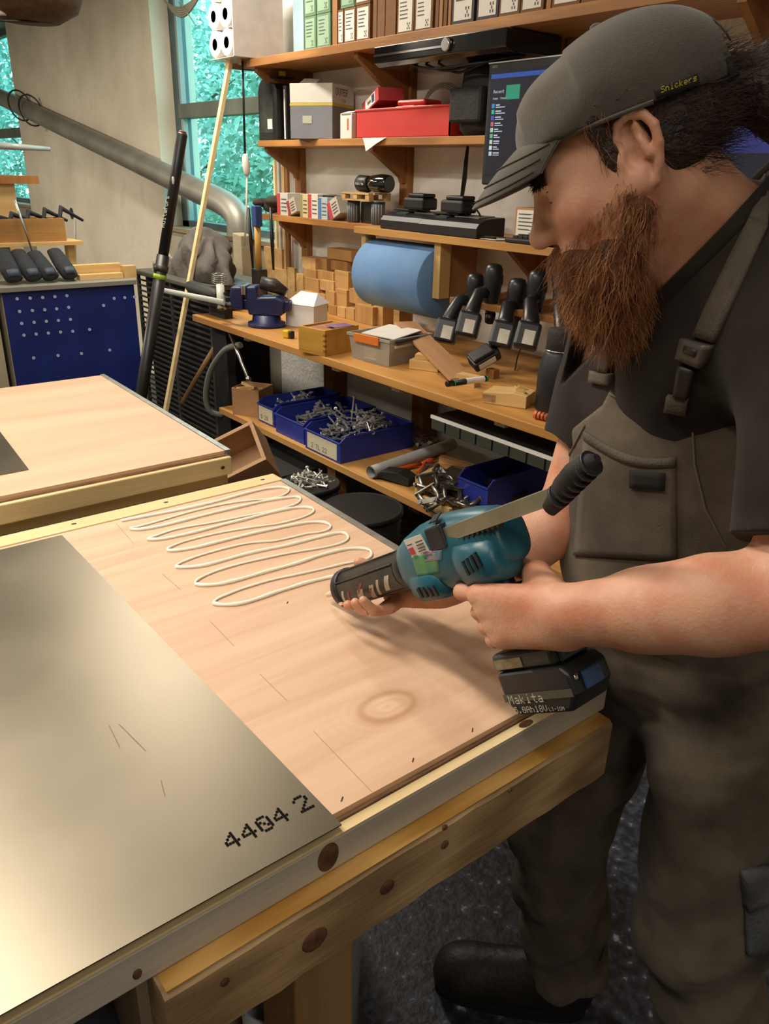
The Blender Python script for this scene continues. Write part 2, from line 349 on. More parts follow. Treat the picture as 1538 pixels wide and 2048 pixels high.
def steel_mat():
    M = mat('brushed_steel', '#7d7667', .37, 1.0, col2='#898172', scale=3.0, lo=.35, hi=.7, rough2=.43, bump=0)
    nt = M.node_tree; N = nt.nodes; L = nt.links; b = N['Principled BSDF']
    src = b.inputs['Base Color'].links[0].from_socket; tc = [n for n in N if n.type == 'TEX_COORD'][0]
    nz = N.new('ShaderNodeTexNoise'); nz.inputs['Scale'].default_value = 7; nz.inputs['Detail'].default_value = 2; nz.inputs['Distortion'].default_value = 1.2; L.new(tc.outputs['Object'], nz.inputs[0])
    rp = N.new('ShaderNodeValToRGB'); rp.color_ramp.elements[0].position = .68; rp.color_ramp.elements[1].position = .8; rp.color_ramp.elements[0].color = (1,1,1,1); rp.color_ramp.elements[1].color = (.62,.61,.6,1); L.new(nz.outputs[0], rp.inputs[0])
    mx = N.new('ShaderNodeMix'); mx.data_type = 'RGBA'; mx.blend_type = 'MULTIPLY'; mx.inputs[0].default_value = 1; L.new(src, mx.inputs[6]); L.new(rp.outputs[0], mx.inputs[7]); L.new(mx.outputs[2], b.inputs['Base Color'])
    b.inputs['Anisotropic'].default_value = .0
    return M
M_steel = steel_mat()
XL = -.62
def door_panel(label, y0, y1, xr0, xr1, plym, near_mat, strip_far):
    """framed plywood panel: veneer sheet, strips of pine round it, aluminium edge on the right. world coordinates"""
    t = thing('plywood_panel', label, 'panel', (0, 0, 0))
    zt = .92
    p = lambda x, y, z: (x, y, z)
    B().hexa([p(XL,y0,zt-.009), p(xr0-.012,y0,zt-.009), p(xr1-.012,y1,zt-.009), p(XL,y1,zt-.009), p(XL,y0,zt), p(xr0-.012,y0,zt), p(xr1-.012,y1,zt), p(XL,y1,zt)]).build('plywood_sheet', plym, t)
    B().hexa([p(XL,y0-.004,zt-.016), p(xr0-.012,y0-.004,zt-.016), p(xr1-.012,y1+.004,zt-.016), p(XL,y1+.004,zt-.016), p(XL,y0-.004,zt-.0092), p(xr0-.012,y0-.004,zt-.0092), p(xr1-.012,y1+.004,zt-.0092), p(XL,y1+.004,zt-.0092)]).build('plywood_core', M_plyedge, t)
    B().bx(XL, xr0-.002, y0-.021, y0-.006, zt-.062, zt-.013).build('frame_strip', near_mat, t, bevel=.003)
    B().bx(XL, xr0-.014, y0-.006, y0+.03, zt-.062, zt-.0165).build('frame_strip', M_strip, t)
    if strip_far: B().bx(XL, xr1, y1+.005, y1+.056, zt-.058, zt+.001).build('frame_strip', M_strip, t, bevel=.003)
    else: B().bx(XL, xr1, y1+.005, y1+.03, zt-.058, zt-.012).build('frame_strip', M_strip, t, bevel=.003)
    B().hexa([p(xr0-.011,y0-.004,zt-.05), p(xr0+.004,y0-.004,zt-.05), p(xr1+.004,y1+.004,zt-.05), p(xr1-.011,y1+.004,zt-.05), p(xr0-.011,y0-.004,zt+.002), p(xr0+.004,y0-.004,zt+.002), p(xr1+.004,y1+.004,zt+.002), p(xr1-.011,y1+.004,zt+.002)]).build('aluminium_edge', M_alu, t)
    return t
pan1 = door_panel('framed plywood panel with a big knot and glue beads in front of the worker', .594, 1.566, .917, .952, M_ply, M_stripg, True)
pan2 = door_panel('bare framed plywood panel lying behind the glue panel', 1.846, 2.842, .948, .980, M_ply2, M_strip, False)
B().bx(-.2, .915, .5735, .588, .907, .9085).build('pine_bevel', M_strip, pan1).name = 'frame_lip'  # thin pine-coloured lip along the top of the front strip
# knots and nails
kx = Pz(655, 1678, .9); B().ell((kx[0]-.006, .5728, .884), (.015, .0015, .021)).build('knot', M_knot, pan1)
kx = Pz(1055, 1450, .908); B().ell((kx[0], .581, .908), (.014, .007, .0015)).build('knot', M_knot, pan1)
kx = Pz(268, 1937, .875); B().ell((kx[0], .5728, .876), (.005, .0012, .007)).build('knot', M_knot, pan1)
for x, y in ((330, 1003), (147, 1047), (530, 962)):
    q = Pz(x, y, .921); B().ell((q[0], 1.597, .921), (.006, .004, .0012), 10, 6).build('nail_head', M_nail, pan1)
q = Pz(452, 939, .885); B().ell((q[0], 1.8165, .885), (.006, .0012, .005), 10, 6).build('nail_head', M_nail, pan2)
M_pencil = mat('pencil', '#a98a72', .8)
def pline(a, b_, w=.0005):
    p, q = Vector(Pz(*a, .9203)), Vector(Pz(*b_, .9203)); d = (q-p).normalized(); n = Vector((-d.y, d.x, 0))*w
    B().add([p-n, q-n, q+n, p+n], [(0,1,2,3)]).build('pencil_line', M_pencil, pan1)
for a, b_ in (((627,1462),(744,1584)), ((420,1242),(468,1292)), ((325,1148),(362,1180)), ((232,1046),(268,1088)), ((520,1348),(575,1402))): pline(a, b_)
for x, y in ((945,1460),(826,1520),(684,1598),(575,1205)):
    p = Vector(Pz(x, y, .9204)); B().box(p, (.008, .0015, .0006), rz=.7).build('staple', M_nail, pan1)
# steel sheets lying on the panels
st = thing('steel_sheet', 'brushed steel sheet stamped with black numbers on the front plywood panel', 'metal sheet', (0, 0, .92))
s1 = B(); sx, sxl = .412, -.60
nx = 14
for j, z in ((0, .0012), (1, .0030)):
    for i in range(nx+1):
        for yy in (.574, 1.553): pass
pts = []
for i in range(nx+1):
    x = sx+(sxl-sx)*i/nx; lift = .006*max(0, 1-i/3)*0
    pts.append(x)
s1.bx(sxl, sx, .573, 1.553, .001, .0026).build('sheet', M_steel, st)
tx = B(); o = Pz(460, 1701, .923); e = Pz(640, 1607, .923)
ink = mat('black_ink', '#0c0a09', .9, spec=.1)
ux = Vector((e[0]-o[0], e[1]-o[1], 0)); L_ = ux.length; ux.normalize(); uy = Vector((-ux.y, ux.x, 0))
text(tx, '4404', (o[0], o[1], .0032), ux, uy, .0245, dab=.9, gap=1.0); w = .0245/7*6*4
text(tx, '2', (o[0]+ux.x*(w+.010), o[1]+ux.y*(w+.010), .0032), ux, uy, .0265, dab=.9)
tx.build('printed_number', ink, st, kind='stuff')
for pl in (((218,1450),(240,1495)), ((238,1448),(292,1502)), ((322,1560),(330,1592))):
    p, q = [Vector(Pz(*a, .923)) for a in pl]; d = (q-p).normalized(); n = Vector((-d.y, d.x, 0))*.0006
    B().add([(v.x, v.y, .0028) for v in (p-n, q-n, q+n, p+n)], [(0,1,2,3)]).build('scratch', mat('scratch', '#6b6455', .5, .8), st)
st2 = thing('steel_sheet', 'small visible corner of a steel sheet on the rear plywood panel', 'metal sheet', (0, 0, .92))
B().add([(XL+.1,1.985,.001),(.472,1.985,.001),(.497,2.33,.001),(.50,2.60,.001),(XL+.1,2.60,.001)]+[(XL+.1,1.985,.0026),(.472,1.985,.0026),(.497,2.33,.0026),(.50,2.60,.0026),(XL+.1,2.60,.0026)],
        [(4,3,2,1,0),(5,6,7,8,9),(0,1,6,5),(1,2,7,6),(2,3,8,7),(3,4,9,8),(4,0,5,9)]).build('sheet', M_steel, st2)
# glue beads
bead = [(110,260),(230,238),(350,215),(480,188),(600,160),(700,132),(800,106),(880,91),(930,88),(960,93),(970,101),(958,118),(920,136),(860,148),(760,156),(650,172),(550,193),(450,217),(350,247),(250,275),(190,290),(164,295),(158,299),(170,304),(220,303),(300,290),(400,266),(500,240),(620,210),(750,180),(850,158),(930,145),(990,138),(1018,139),(1029,148),(1015,168),(970,186),(900,205),(830,220),(750,234),(650,254),(550,274),(450,290),(370,308),(300,332),(258,346),(246,351),(262,356),(330,352),(450,327),(550,302),(650,275),(750,251),(850,225),(920,208),(990,195),(1050,191),(1085,195),(1096,205),(1085,221),(1040,242),(970,262),(900,277),(800,290),(700,306),(600,324),(500,347),(420,370),(365,392),(345,405),(358,413),(420,409),(500,395),(600,370),(700,345),(800,321),(900,300),(980,283),(1050,271),(1110,266),(1155,270),(1182,284),(1172,303),(1130,317),(1060,326),(980,345),(900,362),(820,368),(740,378),(640,401),(550,426),(480,448),(415,474),(392,490),(405,498),(470,497),(550,485),(650,458),(750,430),(850,408),(950,388),(1030,368),(1100,350),(1170,332),(1225,322),(1258,325),(1273,343),(1262,362),(1220,380),(1150,396),(1080,408),(980,424),(880,444),(780,466),(690,488),(610,512),(540,540),(500,562),(488,577),(502,587),(550,590),(620,583),(700,565),(780,542),(860,518),(940,497),(1020,474),(1090,450),(1160,428),(1230,411),(1290,402),(1345,402),(1385,412),(1390,440),(1350,462),(1262,478),(1180,497),(1100,516),(1000,537),(900,558),(820,579),(740,604),(670,630),(610,655),(585,674),(592,686),(640,691),(700,687),(760,675),(830,652),(900,627),(980,602),(1060,577),(1130,560),(1195,546),(1230,548),(1240,570),(1215,600),(1185,625)]
bp = [Vector(Pz(200+x/2.563, 940+y/2.563, .922)) for x, y in bead]
def smooth_path(P, k=3):
    out = []
    for i in range(len(P)-1):
        p0, p1, p2, p3 = P[max(i-1,0)], P[i], P[i+1], P[min(i+2,len(P)-1)]
        for j in range(k):
            t = j/k; out.append(.5*((2*p1)+(p2-p0)*t+(2*p0-5*p1+4*p2-p3)*t*t+(3*p1-p0-3*p2+p3)*t**3))
    return out+[P[-1]]
bp = smooth_path(bp)
rad = []
for i, p in enumerate(bp):
    back = bp[min(i+1,len(bp)-1)].x < bp[max(i-1,0)].x
    r = (.0027 if back else .0043)*(1+.12*math.sin(i*.9)); rad.append((r*.8, r))
gb = B().ring(bp, rad, 8, up=(0,0,1)); go = gb.build('glue_bead', mat('white_adhesive', '#f4efdf', .35, sss=.0), None)
tag(go, 'wavy zigzag bead of white adhesive across the plywood', 'adhesive')
# ------------------------------------------------------------------ trestle bench under the front panel
M_beam = wood('old_pine', '#8f7350', '#b3956b', 'x', 4.0, .7, .15, c3='#c6aa80', wave=1.2)
M_post = wood('old_pine_post', '#8a6840', '#b08d60', 'z', 2.5, .65, .12)
M_beamtop = wood('fresh_pine', '#b9893f', '#d7ab62', 'x', 3.5, .55, .12, c3='#e2bd78', wave=1.6)
bench = thing('trestle_bench', 'rough timber trestle bench carrying the front plywood panel', 'workbench', (0, 0, 0))
random.seed(3)
nb = 22; vs = []; fs = []
def beam(x0, x1, y0, y1, z0, z1, n, jit):
    b = B(); vs = []
    for i in range(n+1):
        x = x0+(x1-x0)*i/n; j = lambda k: random.uniform(-jit, jit)*k
        vs += [(x, y0+j(.6), z0+j(1)), (x, y0+j(.4), z1-.006+j(.6)), (x, y0+.008+j(1.6), z1+j(.3)), (x, y1, z1), (x, y1, z0)]
    fs = [(i*5+k, i*5+(k+1) % 5, (i+1)*5+(k+1) % 5, (i+1)*5+k) for i in range(n) for k in range(5)]
    fs += [tuple(range(5))[::-1], tuple(n*5+k for k in range(5))]
    return b.add(vs, fs)
o = beam(.176, .902, .547, .592, .757, .857, nb, .002).build('front_beam', M_beam, bench)
B().bx(.18, .90, .5505, .592, .8572, .8582).build('beam_top_face', M_beamtop, bench)
beam(.0, .90, 1.45, 1.50, .757, .857, 8, .001).build('rear_beam', M_beam, bench)
for x, y in ((.40, .637), (.40, 1.40), (.83, 1.40)): B().bx(x-.046, x+.046, y-.045, y+.045, 0, .857).build('leg', M_post, bench, bevel=.004)
B().bx(.345, .385, .68, 1.36, .25, .34).build('stretcher', M_beam, bench, bevel=.003)
for x, y in ((.66, 1745), (.62, 1885)): pass
for px, py, r in ((775,1775,.010),(630,1880,.016),(450,1965,.005),(1020,1580,.004),(890,1655,.004),(890,1690,.006)):
    q = Py(px, py, .546); B().ell((q[0], .5462, q[2]), (r*1.1, .0025, r), 14, 8).build('knot', M_knot, bench)
bx = thing('storage_crate', 'plywood crate standing under the bottom left of the bench', 'crate', (.0, .60, 0))
B().bx(.165, .180, 0, .75, .0, .85).build('side_panel', wood('crate_ply', '#7a6a56', '#a3917a', 'z', 6), bx)
B().bx(-.42, -.405, 0, .75, .0, .85).build('side_panel', MATS['crate_ply'], bx); B().bx(-.42, .18, .735, .75, .0, .85).build('back_panel', MATS['crate_ply'], bx)
B().bx(-.405, .165, 0, .735, .55, .57).build('shelf_board', MATS['crate_ply'], bx)
M_bag = mat('dark_bag', '#2a2b31', .7, col2='#3c3e47', scale=20, bump=.4, bscale=25)
for i, (x, y, z, d) in enumerate(((.10, .72, .66, 'nearest the crate side'), (-.04, .74, .66, 'second from the crate side'), (-.18, .74, .65, 'third from the crate side'))):
    b = B().ell((0,0,0), (.07,.09,.088), 16, 10).ring([(0,-.01,.085),(.0,0,.10)], [.018,.03], 10)
    tag(b.build('dark_bag', M_bag, None, (x, y, z-.0)), 'dark crumpled bag in the crate, '+d, 'bag', 'bags in the crate')
bk = thing('white_bucket', 'white plastic tube bucket under the bench beam', 'bucket', (*Py(540, 2040, .72)[:2], 0))
bk.location = (.365*.98, .76, 0)
q = Py(540, 2000, .74); bk.location = (float(q[0]), .74, 0)
B().lathe([(.040,0),(.042,.02),(.044,float(q[2])+.01),(.040,float(q[2])+.01),(.038,.03)], n=24).build('body', mat('white_plastic', '#cdd3d8', .4), bk)
B().lathe([(.044,.30),(.047,.30),(.047,.315),(.044,.315)], n=24).build('rim', MATS['white_plastic'], bk)
wp = thing('clear_tub', 'clear plastic tub beside the white bucket under the bench', 'tub', (float(q[0])+.10, .78, 0))
B().lathe([(.07,0),(.085,.60),(.088,.60),(.073,.0)], n=28).build('wall', mat('clear_plastic', '#a9b0b0', .15, alpha=.35), wp)
# rear trestle under the second panel
tr2 = thing('sawhorse', 'pale timber sawhorse carrying the rear plywood panel', 'sawhorse', (0, 0, 0))
for x0, x1, y in ((-.3, .97, 1.9), (-.3, .97, 2.75)):
    B().bx(x0, x1, y, y+.05, .80, .858).build('cross_beam', M_strip, tr2, bevel=.003)
    for x in (x0+.1, x1-.22): B().bx(x, x+.07, y-.0, y+.05, 0, .80).build('leg', M_strip, tr2, bevel=.003)
blk = [(-.30,'pale timber block lying on the floor between the panels')]
# things glimpsed in the gap between the panels
M_red = mat('red_paint', '#8e2a1f', .45, col2='#a3352a', scale=10)
rc = thing('red_clamp', 'red steel bar clamp in the gap between the panels', 'clamp', (.66, 1.79, .58), .1)
B().bx(-.16, .16, -.012, .012, 0, .035).build('bar', M_red, rc, bevel=.004); B().bx(-.17, -.11, -.02, .02, -.05, .05).build('jaw', mat('dark_red', '#5a211a', .5), rc, bevel=.004); B().bx(.10, .14, -.02, .02, -.04, .045).build('jaw', MATS['dark_red'], rc, bevel=.004)
B().bx(-.15, .15, -.03, .03, -.58, 0).build('stand', mat('dark_iron', '#25211f', .6), rc)
b_ = thing('support_block', 'pale wooden support under the right end of the rear panel', 'wood block', (.86, 1.80, 0))
B().bx(-.10, .10, -.06, .10, 0, .80).build('block', wood('pale_block', '#c09a68', '#d9b888', 'x', 5), b_, bevel=.003)
b_ = thing('support_block', 'pale wooden post standing under the left end of the rear panel', 'wood block', (.36, 1.74, 0))
B().bx(-.045, .045, -.03, .05, 0, .84).build('block', MATS['pale_block'], b_, bevel=.003)
pt = thing('white_peg', 'small white peg standing in the gap between the panels', 'peg', (.67, 1.70, 0)); B().cyl((0,0,0), (0,0,.80), .008, n=12).lathe([(.012,.78),(.012,.81),(.008,.815)], n=12).build('post', mat('peg_white', '#cfc8ba', .5), pt)
# ================================================================== shelves
M_shelf = wood('shelf_pine', '#94622c', '#b98341', 'y', 5, .5, .06, c3='#c7924f', wave=.8)
M_brk = wood('bracket_pine', '#7d4f26', '#9d6a35', 'z', 5, .55, .06)
ZT, ZS, ZM, ZB, ZL = 2.111, 1.752, 1.390, .92, .485
def shelf(label, y0, y1, x0, z, th, brackets, bh=.17, x1=WX-.001):
    t = thing('pine_shelf', label, 'shelf', (0, 0, 0), 0, 'shelves on the right wall')
    B().bx(x0, x1, y0, y1, z-th, z).build('board', M_shelf, t, bevel=.002)
    for y in brackets:
        d = x1-x0
        B().prism([(x0+.03, z-th), (x1, z-th), (x1, z-th-bh), (x1-.05, z-th-bh), (x1-.06, z-th-bh*.85), (x0+.03, z-th-.02)], y-.014, y+.014, 'y').build('bracket', M_brk, t)
        B().bx(x1-.035, x1, y-.03, y+.03, z-th-bh-.10, z-th).build('wall_cleat', M_brk, t, bevel=.002)
    return t
shelf('long top wooden shelf full of small carton boxes', -.3, 4.0, 2.25, ZT, .035, [Pz_on(p_, 2.28, ZT-.035) for p_ in (512, 712, 1016, 1484)], .225)
shelf('middle wooden shelf carrying the red tray and black bag', 2.30, 4.03, 2.34, ZS, .03, [Pz_on(p_, 2.37, ZS-.03) for p_ in (532, 742)], .15)
ms = shelf('lower wooden shelf carrying chargers and keyboard', -.2, 4.08, 2.38, ZM, .03, [Pz_on(p_, 2.41, ZM-.03) for p_ in (560, 1020)], .14)
# deeper right hand part of that shelf where the computer stands
DX = 2.26
B().bx(DX, 2.38, -.2, Pz_on(722, 2.3, ZM), ZM-.03, ZM-.0005).build('front_board', wood('birch_ply', '#a5763c', '#c39350', 'y', 5, .5), ms, bevel=.002)
# workbench under the shelves
wbn = thing('workbench', 'long wooden wall bench holding the vise and drill row', 'workbench', (0, 0, 0))
B().bx(1.82, WX-.001, -.2, 3.86, ZB-.032, ZB).build('worktop', wood('bench_top', '#a97436', '#cb9650', 'y', 4, .5, .06, c3='#d7a763'), wbn, bevel=.003)
for y in (.6, 1.9, 2.85, 3.62): B().bx(WX-.10, WX-.005, y-.045, y+.045, 0, ZB-.032).build('post', M_brk, wbn, bevel=.003)
for y in (1.75, 2.30, 2.70, 3.45): B().bx(1.90, 2.50, y-.025, y+.025, ZB-.075, ZB-.032).build('joist', M_strip, wbn, bevel=.002)
B().ring([(1.95,3.72,ZB-.04), (1.80,4.02,.42)], [.014,.014], 8).build('brace', M_post, wbn)
ls = thing('lower_shelf', 'low wooden shelf under the bench holding blue bins', 'shelf', (0, 0, 0))
B().bx(1.82, 2.30, .3, 3.62, ZL-.03, ZL).build('board', wood('low_board', '#a8773d', '#c99856', 'y', 4, .55, .06), ls, bevel=.002)
for y in (1.0, 1.9, 2.7, 3.45): B().bx(1.88, 1.94, y-.03, y+.03, 0, ZL-.03).build('leg', M_brk, ls)
# ================================================================== things on the top shelf
SCL = 1.18
M_card = mat('brown_cardboard', '#6f4c2c', .8, col2='#8a6139', scale=8)
M_lab = mat('paper_label', '#d9d5cb', .7, col2='#e6e3db', scale=10)
M_ink = mat('print_ink', '#55524d', .7)
M_white = mat('white_card', '#d6d2c8', .7, col2='#e2dfd6', scale=6)
def carton(pl, pr, pb, pt, X, z, dep, m, label, lab=True, group=None, cat='box', name='carton_box', top=None):
    """small carton: photo columns/rows on the plane X give width and height"""
    yl, yr = Px(pl, (pb+pt)/2, X)[1], Px(pr, (pb+pt)/2, X)[1]
    zt = top if top else float(Px((pl+pr)/2, pt, X)[2]); w = abs(yl-yr)/SCL; h = (zt-z)/SCL
    t = thing(name, label, cat, (X, (yl+yr)/2, z), RS, group)
    B().bx(-w/2, w/2, 0, dep, 0, h).build('body', m, t, bevel=.0015)
    if lab:
        B().bx(-w*.42, w*.42, -.0012, 0, h*.06, h*.94).build('label', M_lab, t)
        p = B()
        for k in range(5):
            zz = h*(.80-.11*k); p.add([(-w*.34,-.0016,zz),(w*(.1+.2*random.random()),-.0016,zz),(w*(.1+.2*random.random()),-.0016,zz+h*.035),(-w*.34,-.0016,zz+h*.035)], [(0,1,2,3)])
        for k in range(7): x = w*(.12+.03*k); p.add([(x,-.0016,h*.12),(x+w*.014,-.0016,h*.12),(x+w*.014,-.0016,h*.3),(x,-.0016,h*.3)], [(0,1,2,3)])
        p.build('print', M_ink, t, kind='stuff')
    return t
M_green = mat('green_carton', '#5d7f60', .75, col2='#6f9070', scale=7)
XT = 2.28
hb = .112
def row(z0, pls, m, labels, group, lab=True, X=XT, h=hb, dep=.17):
    for (pl, pr), l in zip(pls, labels):
        yl, yr = Pz_on(pl, X, ZT+.06), Pz_on(pr, X, ZT+.06); w = (abs(yl-yr)-.0015)/SCL
        t = thing('carton_box', l, 'box', (X, (yl+yr)/2, z0), RS, group)
        B().bx(-w/2, w/2, 0, dep, 0, h-.001).build('body', m, t, bevel=.0015)
        if lab:
            B().bx(-w*.40, w*.40, -.001, 0, h*.08, h*.92).build('label', M_lab if m is not M_green else mat('pale_green_label', '#8fae90', .7), t)
            p = B()
            for k in range(5):
                zz = h*(.80-.10*k); e = w*random.uniform(.0, .3); p.add([(-w*.32,-.0016,zz),(e,-.0016,zz),(e,-.0016,zz+h*.03),(-w*.32,-.0016,zz+h*.03)], [(0,1,2,3)])
            for k in range(3):
                for j in range(3):
                    if (k*3+j) % 2 == 0: x = w*(.12+.06*k); zz = h*(.12+.06*j); p.add([(x,-.0016,zz),(x+w*.05,-.0016,zz),(x+w*.05,-.0016,zz+h*.05),(x,-.0016,zz+h*.05)], [(0,1,2,3)])
            p.build('print', M_ink, t, kind='stuff')
g = 'screw cartons on the top shelf'
z = ZT+.0005
row(z, [(609,632),(633,661)], M_green, ['green screw carton, bottom row left, beside the paper towels','green screw carton, bottom row right, beside the wooden divider'], g)
row(z+hb*SCL, [(609,632),(633,661)], M_green, ['green screw carton, upper row left, beside the paper towels','green screw carton, upper row right, beside the wooden divider'], g)
row(z, [(676,687),(688,711),(712,740)], M_card, ['narrow white labelled carton just right of the wooden divider','white labelled carton in the middle of the left trio','white labelled carton at the right of the left trio'], g)
row(z+hb*SCL, [(681,709)], M_green, ['green carton stacked on the left white trio'], g); row(z+hb*SCL, [(710,740)], M_card, ['white labelled carton stacked beside the green one'], g)
row(z, [(794,828),(829,866)], M_card, ['white labelled carton, left of the pair above the black console','white labelled carton, right of the pair above the black console'], g)
row(z+hb*SCL, [(794,828),(829,866)], M_card, ['upper white labelled carton, left of the pair','upper white labelled carton, right of the pair'], g)
M_dk = mat('dark_carton', '#3d3a3a', .7)
row(z, [(904,949),(954,998)], M_dk, ['tall white carton with dark base, left of the right pair','tall white carton with dark base, right of the right pair'], g, h=.16)
row(z, [(999,1041),(1042,1088),(1104,1160),(1162,1215),(1217,1270)], M_card, ['first white carton in the row above the worker','second white carton in the row above the worker','third white carton in the row above the worker','fourth white carton in the row above the worker','fifth white carton in the row above the worker'], g, h=.15)
# dividers and filler sheets standing between the cartons
M_div = wood('divider_wood', '#8a5a26', '#a87338', 'z', 5)
for i, (pl, pr, dm, l) in enumerate(((663,673,'w','orange brown divider board beside the green cartons'),(744,752,'d','brown fibre sheet, first of the left bundle'),(753,768,'d','brown fibre sheet, thick one in the left bundle'),(769,790,'d','brown fibre box at the right of the left bundle'),(869,876,'d','brown fibre sheet right of the pair of cartons'),(877,884,'w','wooden divider, second sheet right of the pair'),(886,893,'d','brown fibre sheet, third right of the pair'),(895,901,'w','wooden divider, last before the tall cartons'),(1091,1101,'w','wooden divider between the white cartons above the worker'))):
    yl, yr = Pz_on(pl, XT, ZT+.06), Pz_on(pr, XT, ZT+.06)
    d = B().bx(-abs(yl-yr)/2/SCL+.0005, abs(yl-yr)/2/SCL-.0005, 0, .2, 0, .24).build('divider_board', M_div if dm == 'w' else M_card, None, (XT+.004, (yl+yr)/2, ZT+.0005), (0,0,RS), bevel=.001)
    tag(d, l, 'board', 'dividers on the top shelf')
# pack of paper towels at the left end, roll ends facing left
M_paper = mat('tissue_paper', '#dcd8d2', .9, col2='#e8e5e0', scale=20, bump=.15, bscale=80)
SCL = 1.0
pk = thing('paper_towel_pack', 'plastic wrapped pack of white paper rolls on the end of the top shelf', 'paper rolls', (0,0,0))
pr_ = .060; X0 = 2.17; Yl = 4.17
for i in range(2):
    for j in range(3):
        c = (X0+.13, Yl-.065-i*2*pr_, ZT+.008+pr_+j*2*pr_)
        r = B().lathe([(.026,-.14),(pr_-.004,-.14),(pr_,-.136),(pr_,.136),(pr_-.004,.14),(.026,.14),(.026,-.14)], c, 28, 'x').build('paper_roll', M_paper, pk)
        B().lathe([(.0258,-.139),(.0258,.138),(.0225,.138),(.0225,-.100),(.0,-.100)], c, 20, 'x').build('core', M_card, r)
B().bx(X0-.012, X0+.27, Yl-.255, Yl-.002, ZT+.003, ZT+.007).build('wrap_base', mat('plastic_wrap', '#d5cfc9', .25, alpha=.55), pk)
B().bx(X0-.010, X0+.27, Yl-.258, Yl-.252, ZT+.006, ZT+.38).build('wrap_front', mat('wrap_front', '#cfc6c0', .3, col2='#dbd4ce', scale=12), pk)
bk2 = B().bx(-.012, .012, 0, .19, 0, .33).build('cardboard_sheet', mat('cardboard_pale', '#8f6a44', .8), None, (2.27, 4.20, ZT-.02), (0,0,RS)); tag(bk2, 'upright brown cardboard sheet behind the paper rolls', 'cardboard')
SCL = 1.18
bl = carton(586, 607, 100, 0, 2.36, ZT+.0005, .12, mat('pale_blue_plastic', '#8ea9b8', .5, col2='#a3bccb', scale=8), 'pale blue packet standing behind the paper roll pack', lab=False, name='blue_packet', cat='packet', top=ZT+.33)
# black console slung under the shelf
yl, yr = Px(748, 85, 2.22)[1], Px(1012, 85, 2.22)[1]; zt = ZT-.036
cs = thing('media_console', 'glossy black console with a chrome knob slung under the top shelf', 'electronics', (2.22, (yl+yr)/2, zt-.062*SCL), RS)
w = abs(yl-yr)/SCL; M_gloss = mat('gloss_black', '#0d0d0f', .12, coat=.5); M_chrome = mat('chrome', '#c9c9c9', .15, 1.0)
B().prism([(0,.012),(.02,0),(.24,.0),(.24,.06),(.0,.06)], -w/2, w/2, 'x').build('body', M_gloss, cs, bevel=.003)
B().bx(-w/2+.004, w*.10, -.004, .002, .030, .036).build('silver_line', M_chrome, cs)
B().lathe([(.017,-.012),(.019,-.01),(.019,0),(.0,0)], (w*.10,0,.036), 20, 'y').build('knob', M_chrome, cs)
for k in range(3):
    pts = [(-w*.25+k*.06, .05, -.002), (-.02+k*.03, .03+.02*k, -.02-.006*k), (w*.3, .06, -.012), (w*.48, .1, -.001)]
    B().ring(smooth_path([Vector(p) for p in pts], 6), .004, 6).build('cable', mat('black_cable', '#151412', .5), cs)
# ================================================================== second shelf
z = ZS+.0005
XS = 2.355
M_blk = mat('black_plastic', '#141414', .42, col2='#1d1d1c', scale=20); M_blk2 = mat('black_rubber', '#191817', .75, col2='#232120', scale=25, bump=.2, bscale=80)
yl, yr = Px(520, 230, XS)[1], Px(557, 230, XS)[1]; w = abs(yl-yr)/SCL; h = .245
jg = thing('oil_jug', 'black oil jug with a yellow cap at the left end of the shelf', 'jug', (XS+.05, (yl+yr)/2, z), RS)
B().prism([(-w/2,0),(w/2,0),(w/2,h*.80),(w*.40,h*.88),(w*.1,h*.92),(w*.1,h*.98),(w*.48,h*.98),(w*.48,h),(-w*.2,h),(-w*.42,h*.9),(-w/2,h*.78)], -.05, .05, 'y').build('body', M_blk, jg, bevel=.006)
B().cyl((w*.30,0,h), (w*.30,0,h+.022), .016, n=16).build('cap', mat('yellow_cap', '#c9a51f', .4), jg)
B().bx(-w*.38, w*.30, -.0512, -.050, h*.12, h*.7).build('label', mat('dark_label', '#3a3f38', .6, col2='#20241f', scale=30), jg); B().bx(-w*.0, w*.25, -.0518, -.0512, h*.18, h*.34).build('label_patch', M_lab, jg)
bd = thing('ring_binder', 'thin black binder with white spine beside the oil jug', 'binder', (XS+.02, Px(563, 230, XS)[1], z), RS)
B().bx(-.014, .014, 0, .15, 0, .21).build('cover', M_blk, bd, bevel=.002); B().bx(-.006, .004, -.001, 0, .005, .195).build('spine_label', M_lab, bd)
yl, yr = Px(569, 235, XS)[1], Px(640, 235, XS)[1]
gb_ = thing('grey_box', 'grey and white storage carton with a yellow stripe and handwriting', 'box', (XS+.07, Px(645, 235, XS+.07)[1], z), RS+.5)
w2, d2, h2 = .19, .20, .200
B().bx(-w2/2, w2/2, -d2/2, d2/2, 0, h2*.60).build('lower_body', mat('grey_card', '#77797f', .7, col2='#84868c', scale=6), gb_, bevel=.002)
B().bx(-w2/2, w2/2, -d2/2, d2/2, h2*.65, h2).build('upper_body', M_white, gb_, bevel=.002)
B().bx(-w2/2-.0005, w2/2+.0005, -d2/2-.0005, d2/2+.0005, h2*.60, h2*.65).build('yellow_stripe', mat('yellow_stripe', '#c9b54a', .7), gb_)
B().box((-w2*.25,-d2*.1,h2+.012), (.07,.10,.0025), rot=Euler((.3,0,.2))).build('flap', M_white, gb_)
B().bx(-w2*.20, w2*.02, -d2/2-.0012, -d2/2, h2*.28, h2*.42).build('logo_patch', mat('pale_logo', '#b9b9a6', .7), gb_)
